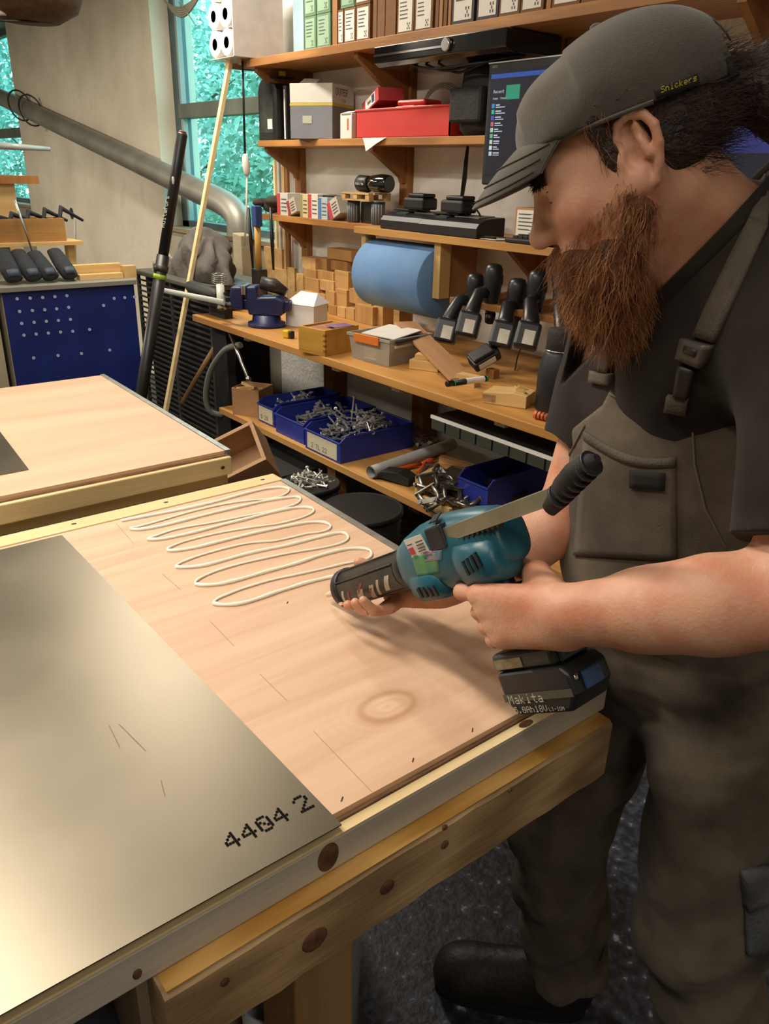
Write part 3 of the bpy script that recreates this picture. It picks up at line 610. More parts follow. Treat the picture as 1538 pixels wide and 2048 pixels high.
p = B(); text(p, 'OUTER', (w2/2+.0012, -d2*.36, h2*.80), (0,1,0), (0,0,1), .026); p.build('handwriting', M_ink, gb_, kind='stuff')
p = B(); text(p, '5 50', (w2/2+.0012, -d2*.1, h2*.68), (0,1,0), (0,0,1), .012); p.build('small_print', M_ink, gb_, kind='stuff')
yl = Px(690, 250, XS-.005)[1]
sb = thing('small_white_box', 'small cream box with an orange print in front of the grey carton', 'box', (XS+.0, yl, z), RS)
B().bx(-.038, .038, 0, .04, 0, .088).build('body', M_white, sb, bevel=.002); B().bx(.008, .018, -.001, 0, .03, .07).build('orange_print', mat('orange_print', '#c9673a', .7), sb); B().box((0,.015,.092), (.06,.04,.002), rot=Euler((.25,0,0))).build('flap', M_white, sb)
# red tray with contents
M_redp = mat('red_plastic', '#c22a22', .35, col2='#cf3a30', scale=5)
yl, yr = Px(709, 250, XS)[1], Px(899, 250, XS)[1]; w = abs(yl-yr)/SCL; ht = .098; dt = .20
ty = thing('red_tray', 'open red plastic tray on the middle shelf', 'tray', (XS+.0, (yl+yr)/2, z), RS)
B().bx(-w/2+.006, w/2-.006, .006, dt-.006, 0, .004).build('base', M_redp, ty)
for a in ((-w/2+.004,w/2-.004,.004,.008),(-w/2+.004,w/2-.004,dt-.008,dt-.004),(-w/2+.004,-w/2+.008,.004,dt-.004),(w/2-.008,w/2-.004,.004,dt-.004)): B().bx(*a, .004, ht-.008).build('wall', M_redp, ty)
for a in ((-w/2,w/2,0,.010),(-w/2,w/2,dt-.010,dt),(-w/2,-w/2+.010,.01,dt-.01),(w/2-.010,w/2,.01,dt-.01)): B().bx(*a, ht-.008, ht).build('rim', M_redp, ty, bevel=.002)
rb = thing('red_tool_box', 'red product carton with a picture label sticking out of the tray', 'box', (XS+.09, Px(765, 220, XS+.09)[1], z+.088), 0, rot=(0, 0, RS-.35))
bb = B().box((0,0,.05), (.20,.10,.045), rot=Euler((0,-.22,0))).build('body', mat('red_card', '#b8393c', .6, col2='#c64a4a', scale=5), rb, bevel=.002)
B().box((.004,-.0508,.051), (.12,.001,.036), rot=Euler((0,-.22,0))).build('label', M_lab, rb); B().box((.04,-.0514,.06), (.03,.001,.026), rot=Euler((0,-.22,0))).build('picture', mat('navy_print', '#2b3350', .6), rb); B().box((-.005,-.0514,.048), (.04,.001,.01), rot=Euler((0,-.22,0))).build('print_bar', M_ink, rb)
rc2 = thing('red_case', 'red plastic case lying in the right end of the tray', 'case', (XS+.10, Px(838, 222, XS+.1)[1], z+.07), RS+.1)
B().bx(-.075, .075, -.05, .05, 0, .045).build('lower_shell', M_redp, rc2, bevel=.006); B().bx(-.07, .07, -.045, .045, .045, .065).build('lid', M_redp, rc2, bevel=.008); B().bx(-.03, .03, -.056, -.05, .02, .045).build('handle', M_redp, rc2, bevel=.002)
cc = B()
for k in range(4):
    c = Vector((XS+.13, Px(880, 225, XS+.13)[1], z+.12)); r = .077+.007*k
    cc.ring([c+Vector((.004*k, math.cos(a)*r*1.25, math.sin(a)*r*.9)) for a in [2*math.pi*i/28 for i in range(29)]], .0035, 6, caps=False)
tag(cc.build('cable_coil', mat('grey_cable', '#a9a496', .5), None, kind=None), 'coiled pale grey cable between the tray and the black bag', 'cable')
pp = thing('paper_sheet', 'crumpled white paper hanging under the red tray', 'paper', (XS-.01, Px(755, 282, XS)[1], z-.001), RS)
B().add([(-.07,-.008,.001),(.07,-.006,.001),(.03,-.022,-.02),(-.045,-.02,-.014),(-.02,-.03,-.045),(.01,-.024,-.03)], [(0,3,2,1),(3,4,5,2)]).build('sheet', M_white, pp)
yl = Px(938, 220, 2.34)[1]
bg_ = thing('black_bag', 'black fabric tool bag with a tan tab at the end of the shelf', 'bag', (2.455, yl, z), RS)
B().lathe([(.0,0),(.085,.0),(.105,.03),(.108,.15),(.10,.25),(.075,.30),(.03,.315),(.0,.315)], n=20).build('body', M_blk2, bg_)
bg_.children[0].scale = (1.0, .9, 1.0)
B().bx(-.075, .075, -.12, -.085, .05, .19).build('front_pocket', M_blk2, bg_, bevel=.012); B().bx(-.004, .03, -.10, -.088, .265, .288).build('tan_tab', mat('tan_tab', '#b08f55', .7), bg_)
B().ring(smooth_path([Vector(q) for q in ((-.05,0,.30),(-.045,0,.345),(0,0,.36),(.045,0,.345),(.05,0,.30))], 5), (.008), 8).build('handle', M_blk2, bg_)
bg_.scale = (SCL, SCL, SCL*.74)
sx_ = [Px(905, 280, 2.30), Px(898, 320, 2.29), Px(890, 360, 2.28), Px(884, 398, 2.27)]
B().ring([Vector(((q[0]-2.455)/SCL, (q[1]-yl)/SCL, (q[2]-z)/SCL/.74)) for q in [(a[0],a[1],a[2]) for a in sx_]], [(.002,.006),(.002,.010),(.002,.012),(.002,.009)], 8).build('strap', M_blk2, bg_)
bg_.children[-1].rotation_euler = (0,0,-RS)
# ================================================================== monitors
SCL = 1.0
def monitor(label, pl, pt, X, w, h, full):
    c = Px(pl, pt, X); y0, z1 = float(c[1]), float(c[2])
    t = thing('monitor', label, 'monitor', (X, y0-w/2, z1-h), RS, 'monitors above the bench')
    B().bx(-w/2, w/2, 0, .03, 0, h).build('case', M_blk, t, bevel=.006)
    B().bx(-w/2-.001, w/2+.001, -.001, .006, h-.004, h+.001).build('silver_rim', mat('silver_plastic', '#b9b9b9', .35, .6), t, bevel=.001)
    B().bx(-w/2+.016, w/2-.016, -.0008, 0, .03, h-.028).build('screen', emis('screen_navy', '#0b0e22', 1.0), t)
    B().bx(-.02, .02, .03, .06, -.06, h*.6).build('stand_neck', M_blk, t, bevel=.004); B().bx(-.11, .11, -.03, .12, ZM+.001-(z1-h), ZM+.016-(z1-h)).build('stand_base', M_blk, t, bevel=.004)
    B().bx(-.02, .02, .035, .055, ZM+.016-(z1-h), -.05).build('stand_post', M_blk, t)
    p = B(); text(p, 'HDMI', (-w/2+.02, -.001, h-.018), (1,0,0), (0,0,1), .008); p.build('lettering', mat('grey_print', '#a0a0a0', .6), t, kind='stuff')
    return t, w, h
mt, w, h = monitor('black monitor showing a list of coloured icons, left of the cap', 978, 126, 2.29, .56, .40, True)
yy = -.0012
B().bx(-w/2+.018, w/2-.018, yy, -.0008, h-.052, h-.038).build('title_bar', emis('screen_blue', '#2a4fa0', .9), mt)
tx = B(); text(tx, 'Recent', (-w/2+.034, yy, h-.098), (1,0,0), (0,0,1), .010); text(tx, 'Name', (-w/2+.034, yy, h-.118), (1,0,0), (0,0,1), .007); text(tx, 'Items', (-w/2+.068, yy, h-.118), (1,0,0), (0,0,1), .007)
ics = ['#2f7fd0','#1fae8a','#4a4fb0','#c05a60','#a8c0b8','#5fb07a','#b0c8c0','#c8d4d0','#b8c4c8']
for k in range(9):
    zz = h-.145-.0195*k
    B().bx(-w/2+.030, -w/2+.044, yy, -.0008, zz, zz+.014).build('icon', emis('icon_%s' % 'abcdefghi'[k], ics[k], 1.0), mt)
    for a, ln, hh in ((.0075, .030, .0035), (.001, .045, .0025)):
        x0 = -w/2+.050; e = x0+ln*random.uniform(.6, 1.1); tx.add([(x0,yy,zz+a),(e,yy,zz+a),(e,yy,zz+a+hh),(x0,yy,zz+a+hh)], [(0,1,2,3)])
tx.build('screen_text', emis('screen_white', '#c8d0e0', 1.0), mt, kind='stuff')
B().bx(-w/2+.095, -w/2+.16, yy, -.0008, h-.12, h-.075).build('green_tile', emis('screen_green', '#2a8f70', .9), mt)
m2, w, h = monitor('second monitor with a bright blue bar behind the ponytail', 1395, 160, 2.29, .56, .40, False)
B().bx(-w/2+.018, w/2-.018, yy, -.0008, h-.075, h-.04).build('bright_bar', emis('screen_cyan', '#b8dcf5', 2.2), m2)
B().bx(-w/2+.018, w/2-.018, yy, -.0008, h-.19, h-.08).build('blue_pane', emis('screen_deep', '#1f2a6a', .9), m2)
# ================================================================== third shelf: small boxes, pallet, chargers, keyboard
SCL = 1.18
z = ZM+.0005
X3 = 2.39
cl = B(); cl.ell((0,0,.035), (.06,.045,.035)); cl.ell((.05,-.02,.055), (.06,.04,.022)); cl.ell((-.04,-.03,.045),(.04,.05,.02)); cl.ell((.02,.02,.06),(.05,.05,.02))
tag(cl.build('dark_rag', mat('dark_cloth', '#2e271f', .9, col2='#4a4032', scale=14, bump=.6, bscale=40), None, (X3+.06, Px(545, 410, X3+.06)[1], z), (0,0,RS)), 'dark crumpled rag at the left end of the charger shelf', 'rag')
def pcard(pl, pr, pt, lean, col, label, stripe='#b9443c', dep=.09, X=X3):
    yl, yr = Px(pl, 410, X)[1], Px(pr, 410, X)[1]; w = abs(yl-yr)*.96/SCL; h = (float(Px((pl+pr)/2, pt, X)[2])-z)/SCL
    t = thing('accessory_box', label, 'box', (X, (yl+yr)/2, z), 0, 'accessory boxes on the charger shelf', rot=(0, 0, RS))
    if lean: Mx = Matrix.Rotation(lean, 4, 'Y')
    else: Mx = Matrix.Identity(4)
    off = Matrix.Translation((0, 0, w/2*abs(math.sin(lean)) if lean else 0))
    MM = off @ Mx
    B().bx(-w/2, w/2, 0, dep, 0, h, M=MM).build('body', mat('acc_'+col[1:], col, .6, col2='#cfc8b8', scale=25, lo=.55, hi=.75), t, bevel=.001)
    B().bx(-w/2, -w/2+w*.3, -.001, 0, .002, h-.002, M=MM).build('red_stripe', mat('stripe_'+stripe[1:], stripe, .6), t)
    p = B()
    for k in range(4): p.bx(-w*.1, w*.38, -.0014, -.0008, h*(.2+.17*k), h*(.24+.17*k), M=MM)
    p.build('print', M_ink, t, kind='stuff')
pcard(554, 576, 386, 0, '#c9c4ba', 'white box with red stripe, leftmost of the upright accessory boxes')
pcard(577, 594, 402, -.35, '#bdb4a6', 'leaning card box just right of the leftmost red striped box', '#9a3b35', .07)
pcard(600, 616, 388, 0, '#c9b88a', 'yellowish accessory box in the middle of the row', '#8f8a55')
pcard(617, 636, 388, 0, '#d0cabd', 'white box with a broad red stripe in the middle of the row', '#c23b3b')
pcard(637, 655, 395, 0, '#a9b3b9', 'white and blue accessory box in the middle of the row', '#3f6fa5')
pcard(660, 682, 405, -.45, '#b9b2a6', 'leaning red edged card box at the right of the row', '#b8323a', .07)
bt = B().bx(-.06, .06, 0, .09, 0, .012); tag(bt.build('dark_sleeve', M_blk, None, (X3+.03, Px(640, 384, X3+.03)[1], z+.098), (0,.05,RS), bevel=.002), 'flat black sleeve lying on the accessory boxes', 'sleeve')
def ribbed(px, label):
    t = thing('ribbed_can', label, 'container', (X3+.03, Px(px, 415, X3+.03)[1], z), RS, 'ribbed grey containers')
    B().cyl((0,0,0), (0,0,.078), .026, n=16).build('body', mat('grey_plastic', '#55585a', .5), t)
    for k in range(8): a = math.pi+math.pi*(k+.5)/8; B().cyl((.026*math.cos(a), .026*math.sin(a), .004), (.026*math.cos(a), .026*math.sin(a), .074), .003, n=6).build('rib', mat('grey_rib', '#777a7b', .5), t)
    B().cyl((0,0,.078), (0,0,.084), .027, n=16).build('lid', M_blk, t)
ribbed(708, 'grey ribbed container under the left end of the mini pallet'); ribbed(757, 'grey ribbed container under the right end of the mini pallet')
pb_ = B().bx(-.035, .035, 0, .06, 0, .08); tag(pb_.build('black_case', M_blk, None, (X3+.04, Px(732, 415, X3+.04)[1], z), (0,0,RS), bevel=.003), 'black case between the two grey ribbed containers', 'case')
pt_ = thing('mini_pallet', 'miniature pale wooden pallet on the ribbed containers', 'pallet', (X3+.045, Px(732, 385, X3+.045)[1], z+.0845*SCL), RS)
M_pal = wood('pallet_pine', '#b28f58', '#cfae76', 'x', 10)
for y in (-.045, -.015, .015, .045): B().bx(-.09, .09, y-.011, y+.011, .024, .030).build('deck_slat', M_pal, pt_)
for x in (-.078, 0, .078):
    for y in (-.042, .042): B().bx(x-.012, x+.012, y-.012, y+.012, .006, .024).build('block', M_pal, pt_)
for y in (-.042, .042): B().bx(-.09, .09, y-.011, y+.011, 0, .006).build('base_slat', M_pal, pt_)
sh = thing('black_flashlight', 'black work light with silver swirl lying on the mini pallet', 'flashlight', (X3+.04, Px(748, 358, X3+.04)[1], z+.115*SCL), RS+.08)
B().ring([(-.085,0,.033),(-.08,0,.033),(-.03,0,.031),(-.025,0,.027),(-.02,0,.028)], [.028,.031,.031,.027,.024], 20).build('head', M_blk, sh)
B().ring([(-.02,0,.03),(0,0,.034),(.05,0,.036),(.085,0,.034),(.09,0,.034)], [.024,.031,.034,.032,.028], 20).build('body', M_gloss, sh)
p = B(); text(p, 'Makita', (-.075,-.0315,.028), (1,0,0), (0,0,1), .009); p.build('lettering', M_lab, sh, kind='stuff')
B().ring([(.0,-.033,.028),(.02,-.0345,.046),(.045,-.036,.040)], [.002,.004,.001], 6).build('silver_swirl', M_chrome, sh)
M_label = mat('battery_label', '#c9c4b4', .6, col2='#ddd9cc', scale=20)
def charger(pl, pr, label, X):
    yl, yr = Px(pl, 440, X)[1], Px(pr, 440, X)[1]; w = abs(yl-yr)/SCL; yc = (yl+yr)/2
    t = thing('battery_charger', label, 'charger', (X, yc, z), RS, 'battery chargers on the shelf')
    B().prism([(0,0),(.13,0),(.13,.062),(.05,.058),(.012,.045),(0,.03)], -w/2, w/2, 'x').build('housing', M_blk, t, bevel=.004)
    B().prism([(.05,.0585),(.125,.0625),(.125,.0645),(.05,.061)], -w*.05, w*.35, 'x').build('label', mat('grey_label', '#77756c', .6), t)
    B().prism([(.03,.052),(.05,.0585),(.05,.061),(.03,.0545)], -w*.30, -w*.12, 'x').build('indicator', mat('dark_teal', '#2d3f3d', .4), t)
    B().bx(-w*.47, -w*.02, .055, .12, .062, .070).build('slide_rail', M_blk, t, bevel=.002)
    return yc, w
def battery(name, label, loc, rot, group, cat='battery'):
    """slide battery: x along the slide, origin at the middle of the base"""
    t = thing(name, label, cat, loc, 0, group, rot=rot)
    B().bx(-.055, .055, -.036, .036, 0, .040).build('cell_pack', M_blk, t, bevel=.008, seg=3)
    B().bx(-.050, .035, -.030, .030, .040, .054).build('slide_top', M_blk, t, bevel=.005)
    B().bx(.0555, .0575, -.014, .014, .012, .032).build('release_button', mat('button_dark', '#26282b', .4), t, bevel=.002)
    B().bx(-.04, .03, -.0372, -.036, .008, .030).build('label', M_label, t)
    return t
y1c, w1 = charger(760, 868, 'black battery charger, left one on the shelf', 2.28); y2c, w2 = charger(836, 955, 'black battery charger, right one under the hanging strap', 2.265)
battery('tool_battery', 'black slide battery docked on the left charger', (2.365, y1c+.01, z+.0705*SCL), (0,0,math.pi/2+.0), 'batteries on the chargers')
battery('tool_battery', 'black slide battery docked on the right charger', (2.345, y2c+.02, z+.0705*SCL), (0,0,math.pi/2+.0), 'batteries on the chargers')
def loose_cable(name, label, pts, r, m, cat='cable'):
    c = B().ring(smooth_path([Vector(p) for p in pts], 5), r, 6); return tag(c.build(name, m, None), label, cat)
M_cab = mat('cable_black', '#171614', .5)
c = Px(945, 400, 2.36)
loose_cable('charger_cable', 'looped black cable behind the right charger', [(c[0]+.05,c[1]+.06,z+.02),(c[0],c[1]+.02,z+.10),(c[0]-.02,c[1]-.03,z+.11),(c[0],c[1]-.05,z+.07),(c[0]-.03,c[1]-.02,z+.05),(c[0]-.02,c[1]+.03,z+.09),(c[0]-.05,c[1]-.06,z+.02),(c[0]-.06,c[1]-.2,z+.006)], .0035, M_cab)
c = Px(930, 450, 2.29)
loose_cable('thin_cable', 'thin black cable lying across the papers', [(2.30,c[1],z+.006),(2.295,c[1]-.06,z+.010),(2.28,c[1]-.05,z+.004),(2.29,c[1]-.16,z+.012),(2.33,c[1]-.25,z+.006)], .002, M_cab)
for k, (px, rz, l) in enumerate(((968, .1, 'white paper sheet on the shelf, left of the papers'), (990, -.15, 'white paper sheet on the shelf, right of the papers'))):
    s_ = B().bx(-.06, .06, -.04, .04, 0, .0012); tag(s_.build('paper_sheet', M_white, None, (2.33, Px(px, 460, 2.33)[1], z+.0015*k), (0,0,RS+rz)), l, 'paper', 'papers by the chargers')
carton(1030, 1078, 466, 416, 2.32, z, .07, mat('kraft_box', '#a97c48', .7), 'brown carton with white barcode label by the keyboard', name='barcode_carton')
y = Px(1022, 480, 2.272)[1]
kb = thing('keyboard', 'black keyboard lying on the shelf by the worker nose', 'keyboard', (2.272, y-.15*SCL, z), RS)
B().prism([(0,0),(.05,0),(.05,.022),(0,.014)], -.15, .15, 'x').build('case', M_blk, kb, bevel=.002)
for r in range(2):
    for k in range(14): B().box((-.138+k*.0205, .013+.022*r, .0185+.0035*r), (.017,.017,.006)).build('key', mat('key_black', '#23221f', .5), kb)
# ================================================================== blue paper roll under the shelf
M_bluep = mat('blue_paper', '#5f86b4', .8, col2='#6c92bd', scale=6, bump=.05, bscale=50)
rl = thing('paper_roll', 'big blue paper roll hanging in a wooden holder', 'paper roll', (0,0,0)); SCL = 1.0; rl.scale = (1,1,1)
a = Vector(Px(885, 562, 2.345)); ye = float(a.y); yb = float(Px(752, 550, 2.345)[1])
cz = float(a.z)-.01; cxr = 2.35; R = .148
B().lathe([(.03,ye),(R-.003,ye),(R,ye+.003),(R,yb-.003),(R-.003,yb),(.03,yb),(.03,ye)], (cxr,0,cz), 48, 'y').build('roll', M_bluep, rl)
B().lathe([(.030,ye-.001),(.030,yb+.001),(.022,yb+.001),(.022,ye-.001),(.030,ye-.001)], (cxr,0,cz), 24, 'y').build('core', M_card, rl)
ed = B(); ed.ring([(cxr+math.cos(2.0+.12*i)*(R+.0008), 0, cz+math.sin(2.0+.12*i)*(R+.0008)) for i in range(2)], .001, 4); 
B().ring([(cxr-.03, ye+.01, cz+R-.002), (cxr-.028, ye+.10, cz+R-.0005)], [(.0006,.003),(.0006,.001)], 6).build('torn_edge', M_blk, rl)
hd = thing('roll_holder', 'pale wooden holder carrying the blue paper roll', 'holder', (0,0,0))
M_hold = wood('holder_pine', '#b08a52', '#d2b077', 'z', 6)
B().bx(2.285, 2.345, ye-.045, ye-.005, cz-.055, ZM-.031).build('front_arm', M_hold, hd, bevel=.002)
B().prism([(2.345, ZM-.031),(2.50, ZM-.031),(2.50,cz+.0),(2.43,cz-.05),(2.345,cz-.05)], ye-.04, ye-.01, 'y').build('side_board', wood('holder_side', '#8a6233', '#a37a45', 'z', 5), hd)
B().bx(2.285, 2.345, yb+.005, yb+.035, cz-.055, ZM-.031).build('rear_arm', M_hold, hd, bevel=.002)
B().cyl((cxr, ye-.02, cz), (cxr, yb+.02, cz), .015, n=12).build('axle', M_brk, hd)
# ================================================================== cordless drills hanging in a rack
rk = thing('drill_rack', 'wooden rail with slots holding the black cordless drills', 'rack', (0,0,0))
yA, yB = float(Px(905, 620, 2.28)[1]), float(Px(1150, 640, 2.28)[1]); zr = float(Px(1000, 610, 2.31)[2])
B().bx(2.26, 2.30, yB, yA, zr-.02, zr+.005).build('rail', M_brk, rk, bevel=.002); 
for y in np.linspace(yB+.02, yA-.02, 6): B().bx(2.30, WX, y-.012, y+.012, zr-.02, zr+.004).build('arm', M_brk, rk)
M_blk3 = mat('tool_black', '#16171a', .35, col2='#202226', scale=15)
def drill(px, py, hx, hy, label, tilt=0.0, lett=True):
    """battery photo centre (px,py), motor housing photo centre (hx,hy)"""
    b0 = Vector(Px(px, py, 2.18)); h0 = Vector(Px(hx, hy, 2.29))
    global SCL; SCL = 1.15
    t = thing('cordless_drill', label, 'drill', b0, 0, 'cordless drills in the rack', rot=(0, 0, math.radians(40)))
    R_ = Matrix.Rotation(math.radians(-40), 3, 'Z'); v = R_ @ (h0-b0)/SCL; SCL = 1.0
    # battery block: label face towards the left, printed face towards the right
    tl = Matrix.Rotation(.35, 3, 'Y') @ Matrix.Rotation(.15+tilt, 3, 'X')
    bt = B().box((0,0,0), (.058,.074,.082), rot=tl).build('battery', M_blk3, t, bevel=.010, seg=3)
    B().box(tl @ Vector((-.0300,-.006,-.008)), (.001,.034,.044), rot=tl).build('label', M_label, bt)
    p = B(); q = tl.to_4x4()
    text(p, 'Makita', tl @ Vector((.008,-.0378,-.030)), tl @ Vector((0,0,1)), tl @ Vector((-1,0,0)), .011); text(p, '18V 5.0', tl @ Vector((.021,-.0378,-.030)), tl @ Vector((0,0,1)), tl @ Vector((-1,0,0)), .008)
    p.build('lettering', M_label, bt, kind='stuff')
    n = tl @ Vector((0,0,.045)); mid = (n+v)*.5+Vector((0,.012,.02))
    B().ring([n*.6, n, mid, v*.92], [(.026,.030),(.022,.027),(.017,.021),(.019,.024)], 14).build('handle', M_blk3, t)
    d = Vector((v.x*.10, v.y*.1, 1)).normalized()
    B().ring([v-d*.085, v-d*.08, v-d*.02, v+d*.03, v+d*.058, v+d*.072, v+d*.076], [.014,.018,.029,.032,.030,.024,.014], 18).build('motor_housing', M_blk3, t)
    B().ring([v-d*.12, v-d*.115, v-d*.084], [.010,.017,.019], 14).build('chuck', mat('chuck_dark', '#222120', .35, .5), t)
    B().box(v+Vector((0,-.030,.025)), (.022,.006,.03)).build('vent_grille', M_blk, t, bevel=.002)
drill(893, 662, 948, 592, 'cordless drill at the left end of the hanging row')
drill(937, 650, 985, 575, 'cordless drill second from the left in the hanging row')
drill(1005, 670, 1032, 605, 'cordless drill in the middle of the hanging row')
drill(1055, 672, 1072, 590, 'cordless drill fourth from the left in the hanging row')
drill(1120, 690, 1125, 600, 'cordless drill at the right, half hidden by the beard')
battery('tool_battery', 'loose black slide battery hanging below the drill row', Vector(Px(972, 712, 2.14))-Vector((0,0,.02)), (.35,-.5,math.radians(-25)), 'spare batteries')
sp = B().bx(2.13, 2.16, float(Px(985, 725, 2.14)[1])-.02, float(Px(985,725,2.14)[1])+.02, ZB, float(Px(972,735,2.14)[2])); tag(sp.build('support_peg', M_brk, None), 'dark wooden peg under the loose battery', 'peg')
# wall cables right of the drills
c = Px(1112, 520, WX-.01)
loose_cable('wall_cable', 'black cables hanging on the wall behind the beard', [(WX-.012,c[1]+.03,ZM-.03),(WX-.015,c[1]+.02,1.30),(WX-.02,c[1]-.02,1.18),(WX-.015,c[1]-.05,1.25),(WX-.012,c[1]-.04,ZM-.03)], .004, M_cab)
# ================================================================== on the wall bench
z = ZB+.0005
M_blkw = [wood('block_wood_%s' % 'abc'[i], a, b_, ax, 7, .65) for i, (a, b_, ax) in enumerate((('#a8804a','#c49c63','x'),('#9a7240','#b98f55','z'),('#b38a55','#cfa970','y')))]
blocks = [(1005,140,1180,220,2.08),(1030,222,1150,298,2.09),(820,200,918,284,2.07),(920,205,1004,298,2.10),(832,286,922,352,2.06),(780,320,829,456,2.08),(832,353,946,452,2.05),(925,300,1054,368,2.07),(950,370,1054,446,2.05),(1060,300,1158,430,2.06),(1160,318,1245,405,2.09),(1160,407,1250,440,2.09),(1060,432,1150,562,2.04),(1165,440,1330,548,2.03),(830,455,988,545,2.04),(990,448,1058,548,2.03),(1010,550,1072,655,2.02),(1075,565,1138,655,2.01),(1140,570,1202,655,2.01),(1205,552,1340,655,2.00),(1345,535,1415,655,2.03),(1490,560,1535,655,2.05),(770,458,828,640,2.05),(830,548,1008,655,2.06)]
blkpos = ['topmost of all','wide one just under the topmost','top left with pale end','second from the left in the top row','small one below the top left','tall one at the left edge','square one left of centre','wide one in the third row','square one under the wide third row block','tall upright left of the blue roll','beside the upper part of the blue roll','thin one under the roll side block','lower tall upright near the roll','big one just below the roll','long low one at left centre','upright between the long one and the roll','bottom row, leftmost visible end','bottom row, second visible end','bottom row, third visible end','bottom row, large end below the roll','bottom row, upright right of the large end','standing alone at the right under the roll','standing at the far left bottom','low one hidden behind the white box']
for i, (a, b_, c_, d_, X) in enumerate(blocks):
    x0, y0, x1, y1 = 380+a/3.662, 460+b_/3.662, 380+c_/3.662, 460+d_/3.662
    yl, yr = float(Px(x0, (y0+y1)/2, X)[1]), float(Px(x1, (y0+y1)/2, X)[1]); zt = float(Px((x0+x1)/2, y0, X)[2]); zb = float(Px((x0+x1)/2, y1, X)[2])
    X += .42; yl, yr = float(Px(x0, (y0+y1)/2, X)[1]), float(Px(x1, (y0+y1)/2, X)[1]); zt = float(Px((x0+x1)/2, y0, X)[2]); zb = float(Px((x0+x1)/2, y1, X)[2])
    if d_ >= 640: zb = z
    w = abs(yl-yr)*.975
    o = B().bx(-w/2, w/2, 0, .085, 0, zt-zb-.001).build('wood_block', M_blkw[i % 3], None, (X, (yl+yr)/2, zb), (0,0,RS+random.uniform(-.05,.05)), bevel=.0015)
    tag(o, 'offcut block, %s, in the bench stack' % blkpos[i], 'wood block', 'offcut blocks stacked on the bench')
for (px0, py0, px1, X, l, zb) in ((531, 496, 566, 2.555, 'short pale board leaning behind the mallet', z), (576, 536, 590, 2.53, 'narrow pale board at the left of the block stack', z), (545, 538, 575, 2.545, 'wide pale board leaning behind the vise', z)):
    yl, yr = float(Px(px0, 600, X)[1]), float(Px(px1, 600, X)[1]); zt = float(Px((px0+px1)/2, py0, X)[2])
    tag(B().bx(-abs(yl-yr)/2, abs(yl-yr)/2, 0, .02, 0, zt-zb).build('leaning_board', M_blkw[2], None, (X, (yl+yr)/2, zb), (0,0,RS), bevel=.001), l, 'board')
# strips hanging / standing behind the shelves' left end
for k, (px, pt, pb, l, m) in enumerate(((548, 320, 470, 'thin pale strip standing behind the left shelf ends', M_strip), (556, 318, 470, 'thin grey strip standing behind the left shelf ends', M_stripg), (566, 322, 470, 'second thin pale strip by the window edge', M_hold), (573, 335, 540, 'dark strip standing by the left shelf bracket', M_brk))):
    c = Px(px, pt, 2.56); tag(B().bx(-.010, .010, -.008, .008, 0, float(c[2])-z).build('wood_strip', m, None, (2.565, float(c[1]), z), (0,0,RS)), l, 'wood strip')
# bench vise
vc = Pz(520, 655, ZB); M_vise = mat('blue_vise_paint', '#1c2350', .4, col2='#262e5e', scale=12); M_iron = mat('worn_iron', '#3a3836', .45, .7, col2='#55524e', scale=20); M_bright = mat('bright_steel', '#b0ada6', .3, 1.0)
vs_ = thing('bench_vise', 'dark blue bench vise bolted to the bench end', 'vise', (float(vc[0])+.05, float(vc[1])+.02, z), math.radians(135))
B().lathe([(.09,0),(.09,.018),(.07,.024),(.065,.055),(.0,.055)], n=24).build('swivel_base', M_vise, vs_)
B().prism([(-.085,.055),(.075,.055),(.085,.10),(.085,.185),(.035,.19),(.025,.14),(-.06,.145),(-.10,.13)], -.05, .05, 'y').build('body', M_vise, vs_, bevel=.010, seg=3)
B().prism([(.10,.075),(.155,.085),(.165,.14),(.155,.185),(.10,.185)], -.055, .055, 'y').build('moving_jaw', M_vise, vs_, bevel=.010, seg=3)
B().bx(-.12, .16, -.03, .03, .075, .125).build('slide_bar', M_vise, vs_, bevel=.006)
B().bx(.082, .092, -.06, .06, .15, .19).build('jaw_plate', M_bright, vs_); B().bx(.094, .103, -.06, .06, .15, .19).build('jaw_plate', M_bright, vs_)
B().ring([(-.10,0,.16),(-.04,0,.19),(.02,0,.20)], [.02,.035,.03], 12).build('anvil', M_iron, vs_)
B().cyl((.15,0,.09), (.215,0,.09), .016, n=14).build('screw', M_iron, vs_); B().lathe([(.026,.205),(.026,.235),(.018,.24)], (0,0,.09), 16, 'x').build('screw_head', M_iron, vs_)
hb0, hb1 = Px(455, 655, float(vc[0])-.06), Px(497, 758, float(vc[0])-.14)
hd_ = B().ring([hb0, hb1], .009, 12); 
hd_.lathe([(.0,-.014),(.012,-.008),(.014,0),(.012,.008),(.0,.014)], hb0, 12).lathe([(.0,-.014),(.012,-.008),(.014,0),(.012,.008),(.0,.014)], hb1, 12)
vh = hd_.build('handle_bar', M_bright, vs_); vh.matrix_parent_inverse = (Matrix.Translation(vs_.location) @ Matrix.Rotation(math.radians(135), 4, 'Z')).inverted()
